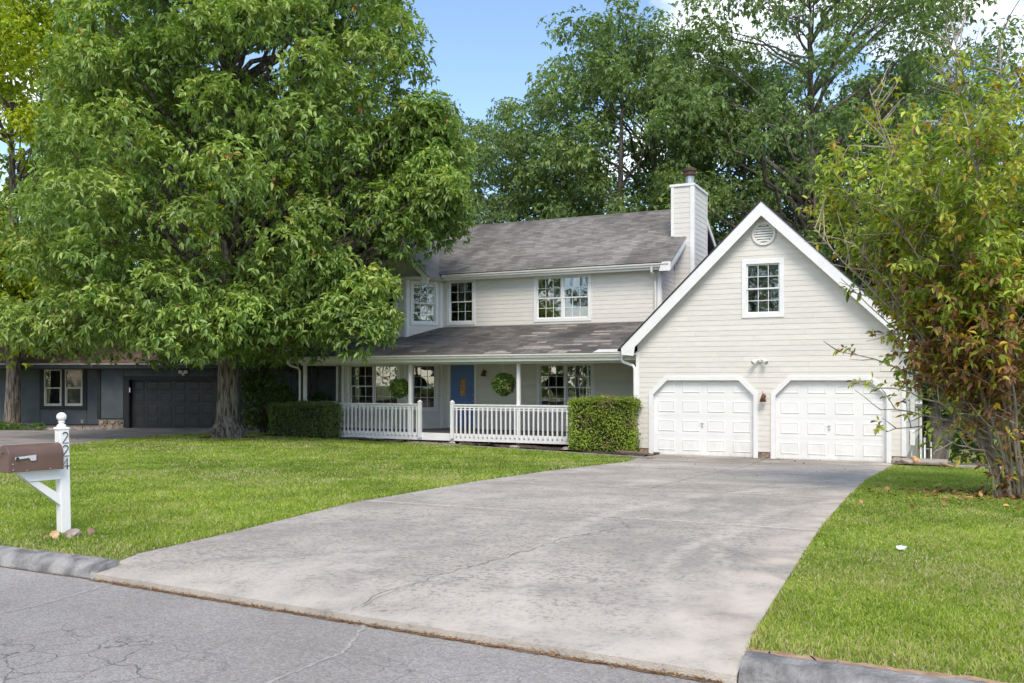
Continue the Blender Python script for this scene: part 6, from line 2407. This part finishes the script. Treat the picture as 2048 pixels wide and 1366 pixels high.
def shrub(name, label, cs, k, size, m, tmean=0.45, cat='shrub', nleaf=6, group=None, stems=None, core=True, wid=0.28):
    x, y = np.mean([c[0] for c in cs]), np.mean([c[1] for c in cs])
    root = thing(name, label, cat, (x, y, g(x, y)), 0, group)
    C, D = puffs(cs, k, zb=0.15)
    V, A, T = leaf_arrays(C, D, nleaf, size, 0.3, 1.0, wid, False, np.clip(RNG.normal(tmean, 0.2, len(C)), 0, 1), 0.4)
    V, F = join_leaves([(V, A, T)])
    npmesh('leaves', V, F, m, root, kind='stuff')
    mb = MB()
    for c in cs[:: max(1, len(cs) // 14)]:
        mb.tube(bez((x + random.uniform(-.2, .2), y + random.uniform(-.2, .2), g(x, y) - 0.05), c[:3], (0, 0, 0.2), 4), [0.035, 0.03, 0.022, 0.014, 0.006], 5, cap=False)
    build(mb, 'stems', M['barkd'], root, smooth=True)
    return root


def blob(a0, a1, b0, b1, z0, z1, n, r):
    o = []
    for _ in range(n):
        a, b = random.uniform(a0, a1), random.uniform(b0, b1)
        x, y = CW(a, b)
        o.append((x, y, random.uniform(z0, z1), random.uniform(*r)))
    return o


shrub('evergreen_shrub', 'tall dark evergreen shrub right behind the trunk of the big tree', blob(-9.75, -8.5, 33.4, 34.6, 0.1, 2.3, 26, (0.35, 0.6)), 75, 0.10, MD, 0.6)
shrub('evergreen_shrub', 'low dark evergreen shrub behind the left-hand hedge', blob(-8.5, -7.4, 35.2, 36.2, -0.1, 1.3, 16, (0.35, 0.6)), 70, 0.11, MD, 0.35)
MR = leaf_mat('bronze_maple_leaves', [(0, (0.05, 0.04, 0.02)), (0.5, (0.13, 0.10, 0.045)), (1, (0.25, 0.17, 0.09))], 0.3, 0.6)
shrub('bronze_maple', 'small maple with bronze-green leaves between the two houses', blob(-9.8, -6.6, 34.2, 35.6, 2.2, 3.3, 16, (0.35, 0.6)), 40, 0.12, MR, 0.5)
shrub('evergreen_shrub', 'dark shrub seen through the open left end of the porch', blob(-8.8, -7.4, 40.5, 42.5, 0.0, 3.4, 20, (0.5, 0.8)), 45, 0.16, MU, 0.4)
# juniper in the neighbour's bed
jc = blob(-20.6, -17.9, 34.6, 35.8, -0.28, -0.12, 34, (0.18, 0.32))
MJ = leaf_mat('juniper_leaves', [(0, (0.05, 0.10, 0.025)), (0.5, (0.12, 0.21, 0.05)), (1, (0.24, 0.34, 0.10))], 0.2, 0.6)
shrub('juniper', 'low spreading juniper in the bed of the dark house', jc, 80, 0.10, MJ, 0.5, nleaf=5, wid=0.09)

# pebbles of the neighbour's bed
gx_, gy_ = RNG.uniform(-19.5, -15.8, 3600), RNG.uniform(35.3, 38.0, 3600)
keep = (gy_ > 35.4 + (gx_ + 19.5) * 0.25)
gx_, gy_ = gx_[keep], gy_[keep]
P = np.stack([gx_ * cy_ - gy_ * sy_, gx_ * sy_ + gy_ * cy_], 1)
Zp = G(P[:, 0], P[:, 1])
base = np.array([[-1, -1, 0], [1, -1, 0], [1, 1, 0], [-1, 1, 0], [0, 0, 1.0]]) * 1.0
s_ = RNG.uniform(0.025, 0.05, (len(P), 1, 1))
ang = RNG.uniform(0, 6.28, len(P))
rot = np.stack([np.stack([np.cos(ang), -np.sin(ang), 0 * ang], -1), np.stack([np.sin(ang), np.cos(ang), 0 * ang], -1), np.stack([0 * ang, 0 * ang, 1 + 0 * ang], -1)], 1)
V = np.einsum('nij,kj->nki', rot, base) * s_ + np.concatenate([P, Zp[:, None] + 0.01], 1)[:, None, :]
o = np.arange(len(P))[:, None] * 5
A = np.concatenate([o + np.array([0, 1, 4]), o + np.array([1, 2, 4]), o + np.array([2, 3, 4]), o + np.array([3, 0, 4])])
npmesh('gravel', V.reshape(-1, 3), [(A, np.tile(RNG.uniform(0, 1, len(P)), 4))], M['gravelm'], kind='stuff', label='pale pebbles in the bed in front of the dark house')

# ------------------------------------------------------------------ multi-stemmed tree at the right
SX, SY = CW(7.80, 14.1)
SZ = g(SX, SY)
RT = thing('multistem_tree', 'multi-stemmed small tree with arching grey twigs and yellowing leaves at the right edge', 'tree', (SX, SY, SZ))
stm = MB()
Cs, Ds, Ts = [], [], []
er = Vector((cy_, sy_, 0)); ef_ = Vector((-sy_, cy_, 0))


def add_twig(p, d, L, leaves=True, dead=0.0, dens=1.0, force=False):
    am0 = float(np.interp(p.z - SZ, [1.0, 2.2, 3.0, 3.7, 4.4, 5.0, 5.5, 6.4], [-1.5, -1.95, -2.15, -2.7, -3.4, -3.2, -2.6, -1.8]))
    if not force and (p + d * L - Vector((SX, SY, 0))).dot(er) < am0 * 0.95 and random.random() < 0.92:
        return
    n = max(2, int(L / 0.16))
    tshift = random.choice([-0.15, -0.05, 0.05, 0.3])
    pts = [p]
    q = p.copy()
    dd = d.copy()
    for i in range(n):
        dd = (dd + Vector((random.gauss(0, 0.10), random.gauss(0, 0.10), random.gauss(0.03, 0.08)))).normalized()
        q = q + dd * (L / n)
        pts.append(q.copy())
    stm.tube(pts, [0.010 * (1 - 0.75 * i / n) + 0.0015 for i in range(n + 1)], 4, cap=False)
    if leaves:
        am = float(np.interp(p.z - SZ, [1.0, 2.2, 3.0, 3.7, 4.4, 5.0, 5.5, 6.4], [-1.5, -1.95, -2.15, -2.7, -3.4, -3.2, -2.6, -1.8]))
        if (q - Vector((SX, SY, 0))).dot(er) < am * random.uniform(0.8, 1.0) and not force:
            return
        for i in range(1, n + 1):
            for _ in range(max(1, int(round(2.8 * dens)))):
                c = pts[i] + Vector((random.gauss(0, 0.05), random.gauss(0, 0.05), random.gauss(0, 0.05)))
                Cs.append(c); Ds.append(dd)
                if random.random() < dead:
                    Ts.append(random.uniform(0.85, 1.0) if random.random() < 0.8 else random.uniform(0.78, 0.84))
                elif random.random() < 0.035:
                    Ts.append(0.80)
                else:
                    Ts.append(min(0.75, max(0.0, random.gauss(0.42 + tshift, 0.14))))


def stem(ang, depth, L, r0, base_off):
    r0 = r0 * 0.72
    ang = ang * 0.93 if ang < 0 else ang
    b = Vector((SX, SY, SZ - 0.05)) + er * base_off[0] + ef_ * base_off[1]
    d0 = Vector((0, 0, 1)) + er * math.tan(ang * 0.45) + ef_ * math.tan(depth * 0.5)
    d1 = Vector((0, 0, 1)) + er * math.tan(ang) + ef_ * math.tan(depth)
    d0.normalize(); d1.normalize()
    n = 14
    pts = [b]
    for i in range(n):
        t = i / n
        d = d0.lerp(d1, min(1, t * 1.6)).normalized()
        d = (d + Vector((random.gauss(0, .05), random.gauss(0, .05), random.gauss(0, .04)))).normalized()
        pts.append(pts[-1] + d * L / n)
    rad_ = [r0 * (1 - 0.85 * i / n) + 0.003 for i in range(n + 1)]
    stm.tube(pts, rad_, 7, cap=False, wob=0.05)
    for i in range(2, n + 1):
        h = pts[i].z - SZ
        for _ in range(8 if h > 2.6 else 5 if h > 1.3 else 1):
            dirv = (pts[i] - pts[i - 1]).normalized()
            side = Vector((random.gauss(0, 1), random.gauss(0, 1), random.gauss(0.25, 0.6)))
            side = (side - dirv * side.dot(dirv)).normalized()
            dv = (side * 0.9 + dirv * random.uniform(0.4, 1.0)).normalized()
            p = pts[i - 1].lerp(pts[i], random.random())
            a_rel = (p - Vector((SX, SY, 0))).dot(er)
            ls = h > 1.45 + random.uniform(-0.4, 0.4)
            if h > 6.1 + random.uniform(-0.9, 0.8):
                ls = False
            dead = 0.0
            if h < 2.9 and a_rel > -1.75:
                dead = 0.88 * (1 - max(0, (h - 2.2)) / 0.9 if h > 2.2 else 1)
            elif h < 3.6:
                dead = 0.12
            add_twig(p, dv, random.uniform(0.35, 1.0) * (1.0 if h > 1.3 else 0.8), ls, dead, (0.6 if dead > 0.3 else 1.0 if a_rel > -1.6 else 0.55) if h < 5.3 else 0.6)
    return pts


for (a, dp, L, r0, off) in [(-44, 4, 5.2, .032, (-.25, 0)), (-38, -12, 5.4, .034, (-.2, -.1)), (-33, 10, 6.0, .036, (-.15, .1)), (-27, -6, 6.6, .045, (-.3, .0)), (-21, 14, 6.9, .04, (0, .15)),
                            (-16, -10, 7.2, .048, (-.1, -.15)), (-10, 5, 7.6, .042, (.05, 0)), (-5, -14, 7.4, .038, (.15, -.1)), (1, 10, 7.8, .045, (.2, .1)), (7, -5, 7.4, .04, (.25, -.05)),
                            (14, 8, 7.0, .038, (.3, .1)), (21, -8, 6.6, .036, (.35, 0)), (29, 5, 6.0, .034, (.4, .05)), (-36, 22, 5.6, .03, (-.1, .2)), (-24, -22, 5.8, .03, (-.05, -.2)), (-12, 24, 6.6, .03, (0, .25)), (10, -22, 6.2, .03, (.2, -.2)),
                            (-41, -2, 4.7, .028, (-.22, .05)), (-30, -16, 5.0, .028, (-.12, -.1)), (-19, 2, 5.4, .03, (-.02, .1)), (-46, 10, 4.3, .026, (-.2, .1)), (-35, 3, 4.6, .026, (-.18, 0)), (18, 20, 5.8, .03, (.3, .2))]:
    stem(R(a), R(dp), L, r0, off)
# low, nearly bare arching branches reaching over to the garage door
for (a0, h0, a1, h1) in ((-0.35, 0.9, -2.55, 1.75), (-0.3, 0.7, -2.1, 1.35), (-0.5, 1.1, -2.7, 2.25), (-0.3, 0.5, -1.4, 0.75), (-0.4, 0.8, -1.9, 1.0)):
    p0 = Vector((SX, SY, SZ + h0)) + er * a0; p1 = Vector((SX, SY, SZ + h1)) + er * a1 + ef_ * random.uniform(-.4, .4)
    P_ = bez(p0, p1, Vector((0, 0, 0.18)), 9)
    for p in P_[1:-1]:
        p += Vector((random.gauss(0, .03), random.gauss(0, .03), random.gauss(0, .03)))
    stm.tube(P_, [0.019 * (1 - i / 11) + 0.003 for i in range(10)], 5, cap=False)
    for i in range(3, 10):
        add_twig(P_[i], (Vector((random.gauss(0, .5), random.gauss(0, .5), random.gauss(0.2, .5))) - er * 0.6).normalized(), random.uniform(0.2, 0.5), random.random() < 0.45, 0.15, 0.6, True)
for _ in range(46):      # suckers and dead brush round the foot
    b = Vector((SX, SY, SZ)) + er * random.uniform(-0.5, 0.7) + ef_ * random.uniform(-0.35, 0.35)
    d = (Vector((0, 0, 1)) + er * random.uniform(-0.7, 0.6) + ef_ * random.uniform(-0.5, 0.5)).normalized()
    add_twig(b, d, random.uniform(0.4, 1.5), random.random() < 0.6, 0.85, 0.5, True)
build(stm, 'stems', M['barkl'], RT, smooth=True)
C = np.array([tuple(c) for c in Cs]); D = unit(np.array([tuple(d) for d in Ds])); T0 = np.array(Ts)
MRT = leaf_mat('yellowing_leaves', [(0, (0.14, 0.23, 0.04)), (0.35, (0.33, 0.43, 0.06)), (0.72, (0.56, 0.62, 0.11)), (0.80, (0.62, 0.42, 0.04)), (0.86, (0.28, 0.13, 0.06)), (1, (0.42, 0.23, 0.13))], 0.35, 0.45, 0.4, 0.2)
V1 = leaf_arrays(C, D, 4, 0.115, 0.35, 1.0, 0.21, True, T0, 0.35)
V, F = join_leaves([V1])
npmesh('leaves', V, F, MRT, RT, kind='stuff')
sel = (T0 < 0.75) & (C[:, 2] > 1.8)
leaf_objects(C[sel], D[sel], 0.12, MRT, RT, 260, 0.55)

# ------------------------------------------------------------------ lawn grass
def in_view(x, y, mg=260):
    a = x * cy_ + y * sy_; b = -x * sy_ + y * cy_
    u = 1024 + 1840 * a / np.maximum(b, 0.1)
    return (b > 1.5) & (u > -mg) & (u < 2048 + mg), b


def lawn_ok(x, y):
    re = road_edge(x) + 0.27
    L = np.interp(y, [p[0] for p in DLX], [p[1] for p in DLX])
    Rr = np.interp(y, [p[0] for p in DRX], [p[1] for p in DRX])
    ok = (y > re) & ~((x > L - 0.01) & (x < Rr + 0.01) & (y < 25.3))
    wf = np.interp(-x, [-p[0] for p in WP], [p[1] for p in WP]) - 0.43
    left = x < L
    lim = np.where(x > -15.7, wf, 24.8 + 0.1 * np.sin(x * 2))
    lim = np.where(x < -21.2, 40, lim)
    ok &= ~(left & (y > lim))
    nl = np.interp(y, [4, 8, 14, 20.3, 24.6, 27], [-17.2, -18.0, -19.7, -22.85, -24.3, -22.4])
    ok &= ~(left & (x < nl + 0.06 * np.sin(y * 5)))
    ok &= ~(left & (y > 30))
    ok &= ~((x > -1.3) & (x < 1.2) & (y > 23.9 + 0.15 * np.sin(x * 3))) & ~((x >= 1.2) & (y > 24.6))
    ok &= np.hypot(x - TX, y - TY) > 0.9 + 0.5 * np.sin(x * 3.3) * np.sin(y * 2.7) * 0.5
    ok &= np.hypot((x - SX), (y - SY) * 1.2) > 0.55
    return ok


def fbm(x, y, s, seed=0):
    v = np.zeros_like(x)
    r = np.random.default_rng(seed)
    for k in range(5):
        a = r.uniform(0, 6.28, 4); f = s * 1.9 ** k
        v += (np.sin(x * f * math.cos(a[0]) + y * f * math.sin(a[0]) + a[1]) * np.sin(x * f * math.cos(a[2]) - y * f * math.sin(a[2]) + a[3])) / 1.45 ** k
    return v / 2.2


def grass(name, x0, x1, y0, y1, ntry, label, mg=260):
    X = RNG.uniform(x0, x1, ntry); Y = RNG.uniform(y0, y1, ntry)
    iv, b = in_view(X, Y, mg)
    pr = np.clip((7.5 / np.maximum(b, 5.0)) ** 1.6, 0, 1)
    k = iv & (RNG.uniform(size=ntry) < pr) & lawn_ok(X, Y)
    X, Y, b = X[k], Y[k], b[k]
    n = len(X)
    Z = G(X, Y)
    f1 = fbm(X, Y, 0.9, 3); f2 = fbm(X, Y, 2.6, 5); f3 = fbm(X, Y, 0.35, 9)
    edge = np.clip(1 - (Y - road_edge(X) - 0.27) / 0.9, 0, 1)
    tree_sh = np.clip(1 - (np.hypot(X - TX, Y - TY) - 0.7) / 2.0, 0, 1)
    straw = RNG.uniform(size=n) < np.clip(0.07 + 0.45 * np.clip(f1 - 0.05, 0, 1) + 0.30 * np.clip(f2, 0, 1) + 0.25 * edge + 0.3 * tree_sh, 0, 0.6)
    tn = np.clip(0.42 + 0.34 * f3 + 0.26 * f2 + RNG.normal(0, 0.13, n), 0, 0.78)
    tn[straw] = RNG.uniform(0.86, 1.0, straw.sum())
    sc = (np.maximum(b, 6) / 7.5)
    h = RNG.uniform(0.022, 0.05, n) * (1 + 0.25 * f2) * (1 + 0.02 * b)
    w = RNG.uniform(0.003, 0.0055, n) * sc ** 0.85
    az = RNG.uniform(0, 2 * math.pi, n)
    lean_ = RNG.uniform(0.2, 1.15, n)
    dx_, dy_ = np.cos(az), np.sin(az)
    fa = RNG.uniform(0, 2 * math.pi, n)
    wx_, wy_ = np.cos(fa), np.sin(fa)
    B = np.stack([X, Y, Z - 0.004], 1)
    Wv = np.stack([wx_ * w, wy_ * w, 0 * w], 1)
    Mv = np.stack([dx_ * lean_ * h * 0.35, dy_ * lean_ * h * 0.35, h * 0.62], 1)
    Tv = np.stack([dx_ * lean_ * h * 1.0, dy_ * lean_ * h * 1.0, h * np.clip(1.1 - 0.35 * lean_, 0.4, 1)], 1)
    V = np.stack([B - Wv, B + Wv, B + Mv + Wv * 0.8, B + Mv - Wv * 0.8, B + Tv], 1).reshape(-1, 3)
    o = np.arange(n)[:, None] * 5
    print(name, n)
    return npmesh(name, V, [(o + np.array([0, 1, 2, 3]), tn), (o + np.array([3, 2, 4]), tn)], GRS, kind='stuff', label=label)


GRS = leaf_mat('lawn_blades', [(0, (0.15, 0.24, 0.03)), (0.35, (0.28, 0.385, 0.05)), (0.75, (0.43, 0.52, 0.085)), (0.84, (0.46, 0.43, 0.17)), (1, (0.60, 0.53, 0.34))], 0.38, 0.5, 0.3, 0.12)
grass('grass', -26, -5.5, 5.3, 26.5, 2500000, 'mown green lawn to the left of the driveway')
grass('grass', -1.4, 12.0, 5.0, 25, 1850000, 'mown green lawn to the right of the driveway', 900)


# ------------------------------------------------------------------ fallen leaves
def litter(name, X, Y, size, label, tmin=0.0, tmax=1.0, lift=0.03):
    n = len(X)
    C = np.stack([X, Y, G(X, Y) + lift], 1)
    V, A, T = leaf_arrays(C, np.tile([0, 0, 1.0], (n, 1)), 1, size, 0.0, 1.0, 0.3, True, RNG.uniform(tmin, tmax, n), 0.05, 0.0)
    V, F = join_leaves([(V, A, T)])
    npmesh(name, V, F, M['litter'], kind='stuff', label=label)


a = RNG.normal(0, 1, (900, 2)) * np.array([0.95, 0.55])
X = SX + a[:, 0] - 0.15; Y = SY + a[:, 1]
k = (X > dr(14) + 0.1)
litter('fallen_leaves', X[k], Y[k], 0.085, 'brown and orange fallen leaves under the multi-stemmed tree')
X = RNG.uniform(-1.2, 2.0, 130); Y = RNG.uniform(12.5, 19, 130)
litter('fallen_leaves', X, Y, 0.08, 'scattered fallen leaves on the lawn right of the driveway', 0.2)
X = RNG.uniform(-6.5, -1.5, 30); Y = 25.0 - RNG.exponential(4, 30)
k = Y > 8
litter('fallen_leaves', X[k], Y[k], 0.05, 'a few dry leaves on the driveway', 0, 0.5, 0.018)
a = RNG.normal(0, 1, (1500, 2)) * 0.95
k = (np.hypot(a[:, 0], a[:, 1]) > 0.5)
litter('fallen_leaves', TX + a[k, 0], TY + a[k, 1] - 0.2, 0.07, 'brown leaf litter round the foot of the big tree', 0, 0.7, 0.015)
X = RNG.uniform(-21, -8, 500); Y = RNG.uniform(24.75, 25.5, 500)
litter('fallen_leaves', X, Y, 0.05, 'dry leaf litter in the mulch along the porch', 0, 0.8, 0.06)
n = 1500
X = RNG.uniform(-6.3, -1.1, n); Y = road_edge(X) - 0.01 + RNG.normal(0, 0.022, n)
C = np.stack([X, Y, np.full(n, 0.008)], 1)
V, A, T = leaf_arrays(C, np.tile([0, 0, 1.0], (n, 1)), 2, 0.022, 0.0, 1.0, 0.12, False, RNG.uniform(0.1, 0.9, n), 0.1, 0.1)
V, F = join_leaves([(V, A, T)])
npmesh('seam_debris', V, F, M['litter'], kind='stuff', label='dry grass and grit in the seam between driveway and road')
